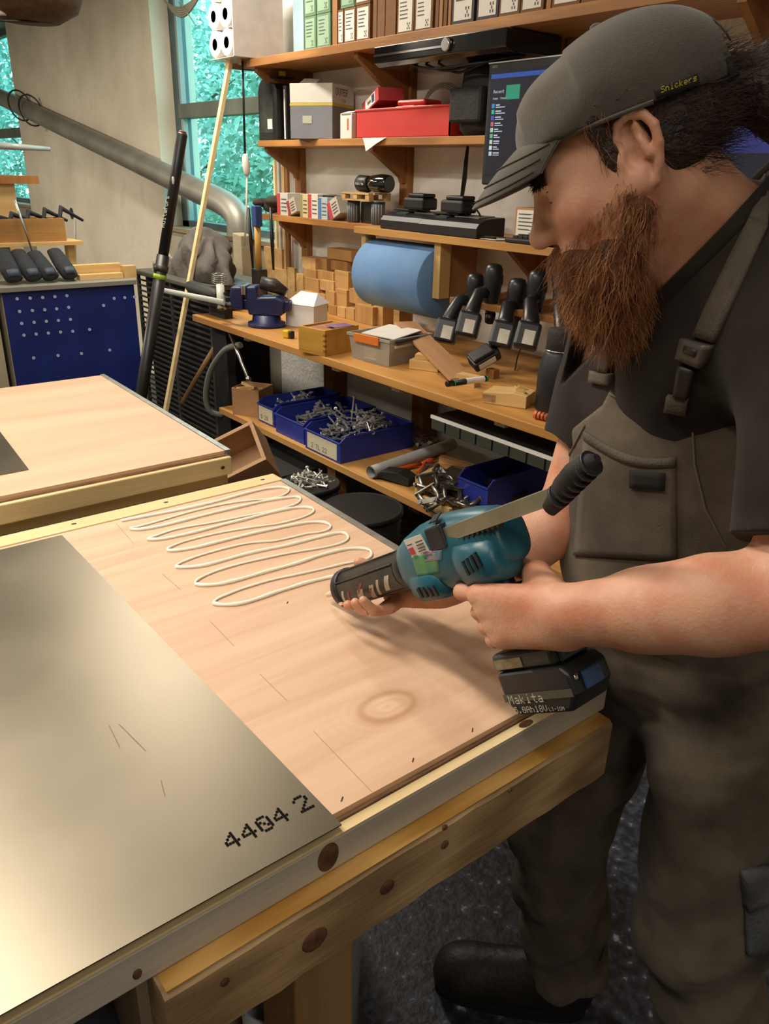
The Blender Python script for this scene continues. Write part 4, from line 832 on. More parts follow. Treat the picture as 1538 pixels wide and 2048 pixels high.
# clamp lying in the vise: white bar, dark grip
c0, c1 = Px(312, 578, 1.80), Px(448, 605, 1.80)
cp = thing('bar_clamp', 'white bar clamp with dark grip held in the vise', 'clamp', (0,0,0))
B().ring([c0, c1], [(.014,.006),(.014,.006)], 8).build('bar', mat('white_enamel', '#c4c6ba', .45), cp)
q0, q1 = Px(378, 572, 1.86), Px(436, 592, 1.86); B().ring([q0, Vector(q0).lerp(Vector(q1), .1), Vector(q0).lerp(Vector(q1), .9), q1], [.024,.033,.031,.018], 16).build('grip', mat('dark_olive', '#2b2c28', .6), cp)
q2, q3 = Px(440, 570, 1.84), Px(444, 618, 1.82); B().ring([q2, q3], [(.02,.016),(.024,.018)], 10).build('jaw_head', MATS['white_enamel'], cp); q4 = Px(452, 585, 1.84); B().ring([q1, q4], .007, 10).build('spindle', M_iron, cp)
wbk = thing('wire_rack', 'small coil of bright wire on the iron stove top', 'wire', (0,0,0)); wr = B()
for k in range(5):
    c = Vector(Px(438, 549+4*k, 1.92)); wr.ring([c+Vector((math.cos(a)*.03, math.sin(a)*.055, .002*math.sin(3*a))) for a in [2*math.pi*i/20 for i in range(21)]], .0025, 6, caps=False)
wr.build('coil', M_bright, wbk)
# mallet standing with blue head
c = Px(517, 520, 2.2); ml = thing('mallet', 'wooden handled mallet with a blue head standing behind the vise', 'mallet', (2.2, float(c[1]), z))
zt = float(Px(517, 412, 2.2)[2])-z; zb2 = float(Px(517, 545, 2.2)[2])-z
B().ring([(0,0,zb2),(0,0,zt-.10)], [(.018,.013),(.018,.013)], 12).build('handle', wood('mallet_wood', '#a9813a', '#c59c50', 'z', 6), ml)
B().bx(-.02, .02, -.022, .022, zt-.10, zt).build('head', mat('blue_enamel', '#2b3f78', .45), ml, bevel=.005)
B().bx(-.03, .03, -.04, .03, zb2-.07, zb2+.02).build('socket', M_iron, ml, bevel=.006); B().bx(-.022, .022, -.03, .022, 0, zb2-.06).build('stand', M_iron, ml)
tn = thing('black_tongs', 'black long handled pliers hanging beside the mallet', 'pliers', (0,0,0))
for px0, px1 in ((497, 506), (541, 547)): a, b_ = Px(px0, 415, 2.3), Px(px1, 540, 2.3); B().ring([a, Vector(a).lerp(Vector(b_), .5), b_], [.007,.011,.006], 8).build('arm', M_blk, tn)
# white carton, yellow tape, dovetailed box
wc = thing('white_carton', 'open white carton with a peaked lid beside the vise', 'box', (*Pz(612, 652, z)[:2], z), RS+.35); wc.scale = (1.12,1.12,1.12)
B().bx(-.075, .075, -.045, .055, 0, .095).build('body', mat('bright_white_card', '#d8d8dc', .6), wc, bevel=.0015)
B().add([(-.08,-.05,.095),(.08,-.05,.095),(.085,.06,.10),(-.085,.06,.10),(-.03,.01,.145),(.05,.02,.14)], [(0,1,5,4),(1,2,5),(2,3,4,5),(3,0,4),(0,3,2,1)]).build('lid', MATS['bright_white_card'], wc)
tm = thing('tape_measure', 'small yellow and black tape measure by the white carton', 'tape measure', (*Pz(575, 676, z)[:2], z), RS+.3)
B().bx(-.022, .012, -.012, .02, 0, .035).build('case', mat('yellow_plastic', '#d0b21c', .4), tm, bevel=.007, seg=3); B().bx(.013, .03, -.010, .018, 0, .033).build('rubber_cover', M_blk, tm, bevel=.006)
def openbox(name, label, cat, loc, rz, w, d, h, m, th=.010, joints=False):
    t = thing(name, label, cat, loc, rz)
    B().bx(-w/2, w/2, -d/2, d/2, 0, th).build('bottom', m, t)
    for a in ((-w/2,w/2,-d/2,-d/2+th),(-w/2,w/2,d/2-th,d/2)): B().bx(*a, th, h).build('long_side', m, t, bevel=.001)
    for a in ((-w/2,-w/2+th,-d/2+th,d/2-th),(w/2-th,w/2,-d/2+th,d/2-th)): B().bx(*a, th, h).build('short_side', m, t, bevel=.001)
    if joints:
        for k in range(4): B().bx(w/2-th, w/2+.0006, -d/2-.0006, -d/2+th, th+h*.2*k+.006, th+h*.2*k+.016).build('dovetail', mat('dovetail_dark', '#8a5f24', .6), t)
    return t
dl = Pz(628, 705, z)
db = openbox('dovetail_box', 'yellow dovetailed wooden box at the bench edge', 'box', (float(dl[0])+.075, float(dl[1])+.0, z), RS+.18, .155, .20, .105, wood('honey_wood', '#b07f2c', '#cc9a3d', 'x', 5, .5), joints=True)
B().bx(-.07, .07, -.09, .09, .085, .098).build('inner_lid', wood('inner_red', '#9a6a4a', '#b58260', 'x', 4), db)
pc = B().box((0,0,0), (.075,.10,.0015)); tag(pc.build('purple_card', mat('purple_card', '#7a5a86', .5, col2='#8a6f96', scale=10), None, (float(dl[0])+.11, float(dl[1])-.03, z+.1065), (0,0,RS)), 'purple card lying on the dovetailed box', 'card')
# clear tub with orange clip and papers
tl = Pz(738, 722, z)
tb = thing('plastic_tub', 'clear plastic tub with an orange clip full of papers', 'tub', (float(tl[0])+.10, float(tl[1])-.005, z), RS+.12)
M_clear = mat('frosted_plastic', '#b9b5a8', .3, alpha=.55); w, d, h = .23, .24, .105
B().bx(-w/2+.01, w/2-.01, -d/2+.01, d/2-.01, 0, .003).build('base', M_clear, tb)
for a, b_, c_ in ((( -w/2,-d/2),(w/2,-d/2),.0),((w/2,-d/2),(w/2,d/2),0),((w/2,d/2),(-w/2,d/2),0),((-w/2,d/2),(-w/2,-d/2),0)):
    q = .90; B().add([(a[0]*q,a[1]*q,.003),(b_[0]*q,b_[1]*q,.003),(b_[0],b_[1],h),(a[0],a[1],h)]+[(a[0]*(q-.015),a[1]*(q-.015),.003),(b_[0]*(q-.015),b_[1]*(q-.015),.003),(b_[0]*.985,b_[1]*.985,h),(a[0]*.985,a[1]*.985,h)], [(0,1,2,3),(7,6,5,4),(0,4,5,1),(3,2,6,7),(1,5,6,2),(0,3,7,4)]).build('side', M_clear, tb)
for a in ((-w/2-.006,w/2+.006,-d/2-.006,-d/2+.004),(-w/2-.006,w/2+.006,d/2-.004,d/2+.006),(-w/2-.006,-w/2+.004,-d/2,d/2),(w/2-.004,w/2+.006,-d/2,d/2)): B().bx(*a, h-.012, h).build('rim', M_clear, tb, bevel=.002)
B().bx(-.075, .065, -d/2-.012, -d/2-.005, h-.03, h+.004).build('orange_clip', mat('orange_plastic', '#d9772a', .4), tb, bevel=.003)
for k in range(3): B().box((.0+.01*k,.0,.05+.012*k), (w*.80,d*.80,.010), rz=.04*k).build('paper_stack', M_white, tb)
B().box((.02,-.01,h+.006), (.16,.19,.004), rot=Euler((.05,.03,.15))).build('top_papers', M_white, tb)
B().box((.03,-.0,h-.004), (.19,.20,.008), rot=Euler((.03,.05,.1))).build('black_folder', M_blk, tb)
B().bx(-.035, .03, -d/2+.012, -d/2+.014, .012, .085).build('white_insert', M_white, tb)
# offcuts, tilted plank, marker, block, flask, screwdriver
M_pale = wood('pale_pine', '#c19a5e', '#dcba80', 'x', 6, .6)
o = Pz(838, 740, z); tag(B().bx(-.06, .06, -.035, .035, 0, .036).build('pine_offcut', M_pale, None, (float(o[0])+.04, float(o[1]), z), (0,0,RS+.45), bevel=.001), 'thick pale pine offcut by the plastic tub', 'wood block')
o2 = Pz(838, 722, z+.036); tag(B().bx(-.04, .04, -.025, .025, 0, .020).build('pine_offcut', M_pale, None, (float(o[0])+.04, float(o[1])+.005, z+.0365), (0,0,RS+.6), bevel=.001), 'thin pale pine offcut on top of the thick one', 'wood block')
a0, a1 = Vector(Pz(905, 762, z+.012)), Vector(Px(792, 648, 2.12)); dv = (a1-a0); up = Vector((0,0,1))
mp_ = (a0+a1)/2; wd = (Vector(Pz(972, 756, z+.012))-a0); 
pl_ = B().box((0,0,0), (dv.length, .095, .013)); tag(pl_.build('tilted_plank', wood('tan_plank', '#9a714c', '#b98d64', 'x', 4, .6), None, mp_+Vector((.03,-.02,.005)), axes_rot(x=dv, y=wd), bevel=.001), 'tan plank leaning on the tub towards the marker', 'plank')
b0, b1 = Vector(Pz(893, 768, z+.052)), Vector(Pz(975, 757, z+.052)); mk = thing('marker_pen', 'black marker pen with green ends lying on the plank', 'marker', b0)
v = b1-b0; B().ring([v*0, v*.02, v*.16], [.009,.0105,.0105], 14).build('cap', M_blk, mk); B().ring([v*.16, v*.19], .0112, 14).build('green_ring', mat('green_plastic', '#3f9a4a', .4), mk); B().ring([v*.19, v*.95, v*.97], [.0105,.0105,.009], 14).build('barrel', M_blk, mk); B().ring([v*.45, v*.9], [.0108,.0108], 14, caps=False).build('label', M_lab, mk); B().ring([v*.96, v*1.0], [.0108,.009], 14).build('green_end', MATS['green_plastic'], mk)
mkb = Pz(930, 772, z); tag(B().bx(-.045, .035, -.02, .02, 0, .038).build('pine_offcut', M_pale, None, (float(mkb[0])+.02, float(mkb[1])+.0, z), (0,0,RS+.2)), 'pale offcut carrying the marker pen', 'wood block')
wbq = Pz(992, 810, z); wk = thing('chopped_block', 'pale end grain block with a chipped top near the flask', 'wood block', (float(wbq[0])+.06, float(wbq[1]), z), RS+.42)
B().prism([(-.075,0),(.075,0),(.075,.040),(.03,.046),(-.02,.040),(-.075,.036)], -.05, .05, 'y').build('block', M_pale, wk, bevel=.002)
for k in range(5): B().box((random.uniform(-.02,.06), random.uniform(-.02,.04), .048), (.03,.012,.008), rot=Euler((.2*k,.3,.5*k))).build('splinter', M_pale, wk)
B().bx(-.075, -.03, -.0512, -.05, .006, .03).build('end_grain', mat('end_grain', '#b08a62', .7, col2='#8f6c48', scale=60), wk)
fq = Pz(1097, 822, z); fl = thing('drinking_flask', 'matte black drinking flask with a screw lid', 'flask', (float(fq[0])+.03, float(fq[1]), z))
fh = float(Px(1097, 652, float(fq[0])+.03)[2])-z
B().lathe([(.0,0),(.062,0),(.066,.006),(.066,fh*.45),(.062,fh*.58),(.052,fh*.70),(.048,fh*.74),(.0,fh*.74)], n=32).build('body', mat('matte_navy', '#15171d', .5, col2='#1c1f27', scale=8), fl)
B().lathe([(.050,fh*.74),(.051,fh*.745),(.051,fh*.755),(.050,fh*.76)], n=32).build('steel_band', M_chrome, fl)
B().lathe([(.0,fh*.76),(.048,fh*.76),(.049,fh*.77),(.048,fh*.92),(.046,fh*.94),(.046,fh*.97),(.042,fh),(.0,fh)], n=32).build('lid', M_blk2, fl)
s0, s1 = Vector(Pz(1068, 828, z+.014)), Vector(Pz(1128, 842, z+.014)); sd = thing('screwdriver', 'orange and black screwdriver handle at the bench edge', 'screwdriver', s0); v = s1-s0
B().ring([v*0, v*.03, v*.6], [.008,.013,.012], 12).build('grip', mat('orange_grip', '#d05a24', .4), sd); B().ring([v*.6, v*.9, v*1.2], [.0125,.009,.007], 12).build('collar', M_blk, sd); B().ring([v*1.2, v*2.2], .003, 8).build('shaft', M_bright, sd)
for k in range(4): B().ring([v*(.12+.12*k), v*(.16+.12*k)], .0134, 12).build('grip_band', M_blk, sd)
loose_cable('charging_lead', 'thin black lead lying behind the chopped block', [Pz(1030,740,z+.004),Pz(1040,700,z+.05),Pz(1066,668,z+.10),Pz(1080,660,z+.05)], .003, M_cab)
# ================================================================== lower shelf
z = ZL+.0005
q = Pz(486, 828, z)
cb = openbox('scrap_carton', 'open cardboard carton of wood scraps on the low shelf', 'box', (float(q[0])+.06, float(q[1])+.0, z), RS+.55, .15, .15, .135, mat('kraft', '#a67b53', .8, col2='#b48a60', scale=6), .004)
for k in range(6): B().box((random.uniform(-.04,.04), random.uniform(-.04,.04), .09+.01*k), (.08,.025,.014), rot=Euler((random.uniform(-.3,.3),random.uniform(-.3,.3),random.uniform(0,3)))).build('scrap', M_pale, cb)
M_bin = mat('blue_bin', '#22308a', .38, col2='#2a3a9a', scale=5)
M_zinc = mat('zinc', '#b9b8b2', .38, .75, col2='#d0cfc9', scale=40)
def bin_(label, pl, pr, X, d, h, rz, lab=None):
    yl, yr = Pz_on(pl, X, z+.05), Pz_on(pr, X, z+.05); w = abs(yl-yr)-.004
    t = thing('storage_bin', label, 'bin', (X+d/2, (yl+yr)/2, z), RS+rz, 'blue bins on the low shelf')
    th = .004; fh_ = h*.80
    B().bx(-w/2, w/2, -d/2, d/2, 0, th).build('floor_plate', M_bin, t); B().bx(-w/2, w/2, d/2-th, d/2, th, h).build('back', M_bin, t)
    for s in (-1, 1):
        B().prism([(-d/2, th), (d/2-th, th), (d/2-th, h), (-d*.42, h), (-d/2, fh_)], s*(w/2-th) if s > 0 else -w/2, w/2 if s > 0 else -w/2+th, 'x').build('side', M_bin, t)
    B().bx(-w/2+th, w/2-th, -d/2, -d/2+th, th, fh_).build('front', M_bin, t)
    for a in ((-w/2-.004,-w/2+.006,-d*.42,d/2),(w/2-.006,w/2+.004,-d*.42,d/2),(-w/2-.004,w/2+.004,d/2-.006,d/2+.004)): B().bx(*a, h-.008, h).build('rim', M_bin, t, bevel=.002)
    B().bx(-w/2-.003, w/2+.003, -d/2-.006, -d/2+.006, fh_-.008, fh_).build('rim', M_bin, t, bevel=.002)
    if lab:
        B().bx(-w*.42, w*.42, -d/2-.0035, -d/2-.001, .010, fh_-.012).build('label', mat('cream_label', '#cfc8ac', .6), t)
        p = B(); text(p, lab, (-w*.3, -d/2-.004, .020), (1,0,0), (0,0,1), .022); p.build('handwriting', M_ink, t, kind='stuff')
    return t
def bolts(label, t, n, w, d, z0, z1, seed):
    """heap of bolts: hex head, shank"""
    rnd = random.Random(seed); b = B()
    for k in range(n):
        p = Vector((rnd.uniform(-w,w), rnd.uniform(-d,d), 0)); p.z = z0+(z1-z0)*max(0, 1-(p.x/w)**2*.6-(p.y/d)**2*.6)*rnd.uniform(.4,1)
        v = Vector((rnd.gauss(0,1), rnd.gauss(0,1), rnd.gauss(0,.45))).normalized(); L_ = rnd.uniform(.05,.10); r = rnd.uniform(.003,.0045)
        b.ring([p-v*L_/2, p+v*L_/2], r, 6); b.ring([p+v*L_/2, p+v*(L_/2+.006)], r*2.0, 6)
        if rnd.random() < .4: b.lathe([(.004,-.0015),(.010,-.0015),(.010,.0015),(.004,.0015)], p+Vector((.01,.01,.012)), 8)
    Mw = t.matrix_basis.copy()
    o = b.build('bolt_heap', M_zinc, None, t.location, t.rotation_euler, smooth=False, kind='stuff'); tag(o, label, 'bolts')
b1_ = bin_('left blue bin with a cream label holding long bolts', 516, 549, 1.87, .38, .115, .0, 'B 20'); bolts('heap of long bolts in the left blue bin', b1_, 50, .055, .15, .03, .13, 1)
b2_ = bin_('middle blue bin holding bolts and brackets', 551, 608, 1.845, .40, .115, .0, None); bolts('heap of bolts and wire in the middle blue bin', b2_, 55, .09, .15, .03, .12, 2)
b3_ = bin_('right blue bin with a handwritten cream label and silver bolts', 610, 681, 1.83, .40, .115, .0, '2 7L 22'); bolts('heap of shiny bolts in the right blue bin', b3_, 95, .10, .15, .04, .19, 3)
q = Pz(850, 880, z+.02); hp = thing('tmp', 'x', 'x', (float(q[0])+.0, float(q[1]), z), RS)
bolts('loose bolts lying on the shelf beside the right blue bin', hp, 25, .06, .05, .008, .03, 4); bpy.data.objects.remove(hp)
a, b_ = Vector(Pz(742, 945, z+.027)), Vector(Pz(905, 888, z+.027))
tu = B(); d = (b_-a); tu.ring([a, b_], .026, 24, caps=False); tu.ring([b_, a], .022, 24, caps=False)
tag(tu.build('grey_pipe', mat('grey_pvc', '#bcbdbb', .4, col2='#b5b6b4', scale=5), None), 'length of grey plastic pipe lying on the low shelf', 'pipe')
# pliers
pz_ = thing('orange_pliers', 'pliers with orange handles lying beside the grey pipe', 'pliers', (0,0,0))
P = lambda x, y, zz=.014: Vector(Pz(x, y, z+zz))
B().ring([P(778,943),P(800,938),P(822,932),P(842,928)], [.007,.010,.009,.007], 10).build('handle', MATS['orange_grip'], pz_); B().ring([P(835,945),P(845,935),P(852,926)], [.008,.009,.007], 10).build('handle', MATS['orange_grip'], pz_)
B().ring([P(842,928),P(858,922),P(870,918)], [.008,.013,.006], 10).build('jaws', MATS['orange_grip'], pz_)
wg = thing('wood_wedge', 'pale wooden wedge beyond the orange pliers', 'wedge', P(915, 930, 0), 0); B().prism([(-.08,0),(.07,0),(.07,.012),(-.08,.03)], -.014, .014, 'y').build('wedge', M_pale, wg); wg.rotation_euler = (0,0,math.radians(-62))
bt_ = thing('black_tool', 'flat black leather tool pouch at the shelf edge', 'pouch', P(790, 962, 0), RS+.35); B().prism([(-.09,0),(-.05,.01),(.08,.0),(.08,.03),(.03,.05),(-.05,.04)], -.03, .04, 'y').build('body', M_blk2, bt_, bevel=.004)
dv_ = B().bx(-.012, .012, -.0, .13, 0, .075); tag(dv_.build('divider_block', M_pale, None, (float(P(838,985)[0])+.0, float(P(838,985)[1])+.01, z), (0,0,RS+.3), bevel=.001), 'pale wooden stop block left of the shackles', 'wood block')
tag(B().bx(-.075, .075, 0, .016, 0, .04).build('front_batten', M_pale, None, (float(P(880,1020)[0])-.01, float(P(880,1015)[1]), z), (0,0,RS), bevel=.001), 'pale batten in front of the shackles', 'wood strip')
M_galv = mat('galvanised', '#8d8c86', .35, .95, col2='#a9a8a2', scale=30)
rs = random.Random(5)
for k in range(15):
    px, py = (862+rs.uniform(-10,75), 962+rs.uniform(-18,50)); c = P(px, py, .02+.03*rs.random()+(.03 if py < 970 else 0))
    r, ln = .030, .050; th = .008
    arc = [Vector((r*math.cos(a), 0, r*math.sin(a))) for a in [math.pi*i/8 for i in range(9)]]
    b = B(); b.ring([Vector((r,0,-ln))]+arc+[Vector((-r,0,-ln))], th, 8)
    t = thing('steel_shackle', 'galvanised steel U bolt in the heap by the grey pipe', 'shackle', c, 0, 'galvanised U bolts in a heap', rot=(rs.uniform(.8,2.2), rs.uniform(-.5,.5), rs.uniform(0,6.28)))
    b.build('bow', M_galv, t); B().bx(-r-.012, r+.012, -.009, .009, -ln+.004, -ln+.009).build('plate', M_galv, t)
for (x, y, l, rr) in ((905, 958, 'galvanised plate lying on the U bolts', .2), (1010, 970, 'dark steel plate with notches beside the U bolts', -.2)):
    m_ = M_galv if 'galv' in l else mat('dark_plate', '#3c3b36', .5, .5, col2='#4a4944', scale=12)
    t = thing('metal_plate', l, 'metal plate', P(x, y, .055), 0, rot=(.15, .1, RS+rr)); B().bx(-.055, .055, -.06, .07, 0, .010).build('plate', m_, t, bevel=.002)
    for s in (-.035, .035): B().bx(s-.012, s+.012, -.055, -.03, .010, .020).build('lug', m_, t, bevel=.002)
for (x, y, l) in ((905, 985, 'stack of dark packing under the galvanised plate'), (1010, 1000, 'dark wooden packer under the notched plate')):
    tag(B().bx(-.05, .05, -.03, .05, 0, .045).build('packer', M_blk2, None, P(x, y+6, 0)+Vector((.02,0,0)), (0,0,RS)), l, 'packer')
rb_ = bin_('empty blue bin at the right end of the low shelf', 915, 975, 1.95, .33, .13, .0, None)
# tray of drawers slung under the bench top
yl, yr = float(Px(893, 830, 1.84)[1]), float(Px(1095, 905, 1.84)[1]); zt = ZB-.085
td = thing('slung_tray', 'black tray with a white front rail slung under the bench', 'tray', (1.84, (yl+yr)/2, zt-.055), RS); w = abs(yl-yr)+.15
B().bx(-w/2, w/2, .0, .22, 0, .05).build('tray', M_blk, td); B().bx(-w/2, w/2, -.006, .0, .040, .052).build('front_rail', M_lab, td)
for k in range(8): B().bx(-w/2+k*w/8+.004, -w/2+(k+1)*w/8-.004, -.004, .0, .002, .037).build('drawer_front', mat('drawer_dark', '#3a3d33', .5), td, bevel=.001)
# ================================================================== left side: cabinets, stove, duct, poles
YC = 4.5
xl, xr = float(Py(10, 640, YC)[0]), float(Py(273, 640, YC)[0]); zt = float(Py(140, 568, YC)[2])
M_bluec = mat('blue_steel', '#17235f', .4, col2='#1d2b70', scale=4); M_cream = mat('cream_steel', '#a39a80', .5, col2='#b1a88e', scale=4); M_grey = mat('grey_steel', '#8a887e', .5, .2)
cb = thing('tool_cabinet', 'blue perforated steel tool cabinet with pale top', 'cabinet', (xl, YC, 0))
w = xr-xl
B().bx(0, w, 0, .5, 0, zt-.02).build('body', M_cream, cb); B().bx(.004, w, -.012, 0, .30, zt-.022).build('blue_panel', M_bluec, cb, bevel=.002)
B().bx(-.02, w+.01, -.03, .52, zt-.02, zt+.005).build('top_plate', M_grey, cb, bevel=.002)
dots = [(105,669),(185,665),(262,661),(337,656),(411,650),(120,747),(199,741),(275,737),(348,731),(422,722),(133,821),(210,814),(285,808),(359,802),(433,796),(147,893),(222,886),(297,880),(372,874),(447,869),(207,1033),(357,1018),(501,1006),(675,985),(551,858),(637,710),(702,667),(767,662),(827,658)]
for a, b_ in dots:
    q = Py(a/3.076, 380+b_/3.076, YC-.013); B().cyl((float(q[0])-xl, -.0125, float(q[2])), (float(q[0])-xl, -.0155, float(q[2])), .0085, n=10).build('rivet', mat('pale_rivet', '#a9b2d0', .4), cb)
c2 = thing('pale_cabinet', 'pale cream steel cabinet left of the blue one', 'cabinet', (xl-.75, YC, 0)); B().bx(0, .72, 0, .5, 0, zt-.02).build('body', M_cream, c2, bevel=.003); B().bx(-.01, .725, -.02, .52, zt-.02, zt+.005).build('top_plate', M_grey, c2); B().bx(.62, .66, -.012, 0, .45, .58).build('handle', M_iron, c2)
ztop = zt+.0055
def pY(px, py, Y): return Vector(Py(px, py, Y))
for (x0, x1, Y, h, l) in ((148, 246, 4.62, .075, 'long pale plank lying on the blue cabinet'), (160, 247, 4.56, .03, 'thin pale lath in front of the long plank'), (249, 274, 4.57, .065, 'short pale block at the right end of the cabinet top')):
    a, b_ = pY(x0, 555, Y), pY(x1, 555, Y); tag(B().bx(a.x, b_.x, Y, Y+.05, ztop, ztop+h).build('plank', M_pale, None, bevel=.001), l, 'plank')
M_dark = mat('charcoal_foam', '#1b1c1f', .8, col2='#26282c', scale=20, bump=.3, bscale=60)
for k, (x0, y0, x1, y1) in enumerate(((2,500,28,562),(35,502,68,562),(68,505,102,560),(108,500,140,555))):
    a, b_ = pY(x1, y1-4, 4.56), pY(x0, y0+2, 4.72); a.z = max(a.z, ztop+.03); t = thing('black_pad', 'dark padded slipper shaped grip, %s in the row on the cabinet' % ('leftmost','second','third','rightmost')[k], 'pad', a, 0, 'dark pads on the cabinet')
    v = b_-a; B().ring([v*-.08, v*0, v*.3, v*.7, v*1.0, v*1.06], [(.012,.02),(.030,.045),(.028,.05),(.026,.046),(.022,.04),(.01,.02)], 14).build('body', M_dark, t); B().ring([v*.02+Vector((0,-.02,.01)), v*.2+Vector((0,-.03,.02))], [(.012,.03),(.012,.03)], 10).build('toe_patch', mat('slate_patch', '#3a4250', .6), t)
    zb = a.z-.03
q = pY(55, 480, 4.95); zsh = float(q.z)
sh2 = thing('rear_shelf', 'low pine rack standing behind the pads on the cabinet', 'rack', (0,0,0)); B().bx(.8, 1.62, 4.78, 5.0, zsh-.02, zsh).build('board', M_pale, sh2)
for x in (.85, 1.20, 1.55): B().bx(x, x+.04, 4.84, 4.90, ztop, zsh-.02).build('foot', M_pale, sh2)
a, b_ = pY(0, 470, 4.9), pY(122, 470, 4.9); wx = b_.x-a.x+.15
wt = openbox('wooden_tray', 'brown wooden tray of dark tools behind the cabinet', 'tray', ((a.x-.15+b_.x)/2, 4.89, zsh+.0005), 0, wx, .16, .12, wood('tray_wood', '#8a6132', '#a97d45', 'x', 5), .012)
for k in range(5): B().ring([(-wx*.3+.09*k,-.03,.06), (-.1+.09*k,.02,.13+.01*k), (.02+.09*k,.03,.10)], [.01,.016,.008], 8).build('tool', M_dark, wt)
a, b_ = pY(30, 400, 4.80), pY(70, 520, 4.74); tag(B().ring([a, a.lerp(b_, .4), b_], [.006,.006,.004], 8).build('steel_rod', M_bright, None), 'bright thin rod standing against the wooden tray', 'rod')
a = pY(0, 355, 5.2); b_ = pY(66, 352, 5.2); tag(B().bx(a.x-.2, b_.x, 5.1, 5.28, a.z-.03, a.z+.012).build('brown_shelf_board', M_brk, None), 'dark brown board jutting in front of the far window', 'board')
a = pY(10, 430, 5.2); tag(B().bx(a.x-.08, a.x+.06, 5.14, 5.24, zt, float(pY(0,366,5.2).z)).build('shelf_post', M_pale, None), 'pale post carrying the brown board', 'post')
a, b_ = pY(-20, 290, 5.3), pY(100, 298, 5.3); tag(B().ring([a, b_], [.022,.012], 12).build('glass_rod', mat('pale_rod', '#9aa09a', .3), None), 'pale horizontal rod in front of the far window', 'rod')
# things hanging top left
a = pY(60, 10, 4.2); lp = thing('brown_basket', 'brown round basket hanging at the top left', 'basket', (a.x, 4.2, a.z))
B().lathe([(.0,-.07),(.12,-.065),(.20,-.02),(.235,.06),(.24,.25),(.225,.25),(.21,.05),(.0,-.05)], n=28).build('bowl', mat('brown_wicker', '#4a3117', .8, col2='#5f4120', scale=30, bump=.4, bscale=80), lp)
B().cyl((0,0,.2), (0,0,3.0-a.z), .004, n=6).build('hanging_wire', M_cab, lp)
tw = thing('towel_rail', 'grey wire rail under the hanging basket', 'rail', (0,0,0)); a, b_, c_ = pY(-20, 40, 4.15), pY(102, 45, 4.15), pY(108, 30, 4.15)
B().ring([a, b_, c_], .006, 8).build('front_wire', M_iron, tw); a2, b2 = pY(-20, 25, 4.15), pY(24, 26, 4.15); B().ring([a2, b2], .010, 10).build('white_end', M_lab, tw); B().ring([c_, (c_.x, c_.y, 3.0)], .004, 8).build('wall_hook', M_iron, tw)
a = Vector(Px(365, 2, 2.45)); cc = B()
for k in range(5): cc.ring(smooth_path([a+Vector((.01*k, .32-.03*k, .12)), a+Vector((.02,.25,.02)), a+Vector((.0,.0,-.03-.012*k)), a+Vector((.02,-.22,.03)), a+Vector((.01*k,-.33+.03*k,.14))], 6), .007, 6)
cc.ring(smooth_path([a+Vector((0,.05,-.0)), a+Vector((-.05,-.15,-.08)), a+Vector((-.1,-.35,-.17))], 5), .003, 6)
tag(cc.build('cable_loops', mat('olive_cable', '#6f6a5c', .6), None), 'loops of grey cable hanging above the window', 'cable')
# steel duct along the wall
M_duct = mat('galv_duct', '#8a887e', .5, .6, col2='#9c9a90', scale=4)
XD = 2.49
dp = [Px(x, y, XD) for x, y in ((-60,165),(60,222),(250,312),(400,384))]+[Px(440, 402, XD-.0), Px(463, 418, XD), Px(477, 440, XD), Px(480, 470, XD)]
dd = smooth_path([Vector(p) for p in dp[3:]], 4); dpath = [Vector(p) for p in dp[:3]]+dd
du = thing('steel_duct', 'round galvanised duct running down the wall to an elbow', 'duct', (0,0,0))
B().ring(dpath, .076, 24, caps=False).build('pipe', M_duct, du); B().ring(dpath[-2:]+[dpath[-1]+Vector((0,0,-.004))], .080, 24, caps=False).build('collar', M_duct, du)
B().ring([dpath[-1]+Vector((0,0,.03)), dpath[-1]+Vector((0,0,.0))], [.074,.074], 20).build('dark_inside', M_blk, du)
for px in (40, 62):
    c = Vector(Px(px, 213+.45*(px-45), XD)); wr = B().ring([c+Vector((math.cos(a)*.10, .06*math.sin(a), math.sin(a)*.13)) for a in [2*math.pi*i/20 for i in range(21)]], .008, 6, caps=False); tag(wr.build('wire_tie', M_iron, None), 'dark wire loop tying the duct, %s one' % ('left' if px == 40 else 'right'), 'wire', 'wire ties on the duct')
# plugs and holes in the pier
q = Px(143, 427, WX-.003); tag(B().lathe([(.05,0),(.05,.02),(.0,.02)], (0,0,0), 20, 'x').build('wall_plug', M_blk, None, q), 'round black vent plug in the concrete pier', 'plug')
q = Px(150, 440, WX-.008); tag(B().ring([q, Px(150, 520, WX-.008)], .008, 8).build('wall_pipe', M_lab, None), 'thin pale pipe running down the concrete pier', 'pipe')
# stove behind a slatted guard
XG = 1.90; y0, y1 = float(Px(278, 600, XG)[1]), float(Px(420, 600, XG)[1]); zg = float(Px(300, 545, XG)[2])
sv = thing('slatted_heater', 'dark iron heater with a slatted metal guard', 'heater', (0,0,0)); M_gd = mat('guard_grey', '#4a4a46', .5, .5, col2='#5c5c57', scale=12); M_dkb = mat('stove_black', '#191918', .7)
B().bx(XG+.05, 2.3, 3.90, y0, 0, zg-.03).build('stove_body', M_dkb, sv, bevel=.01); B().bx(XG-.01, 2.32, 3.88, y0+.01, zg-.03, zg).build('top_plate', mat('olive_plate', '#55544a', .5), sv, bevel=.008)
for k in range(30): zz = zg-.05-.031*k; B().bx(XG, XG+.005, y1+.01, y0-.02, zz-.011, zz).build('slat', M_gd, sv)
for y in (y0-.015, y1+.0, (y0+y1)/2): B().bx(XG-.004, XG+.012, y-.012, y+.012, .05, zg-.03).build('guard_post', M_gd, sv)
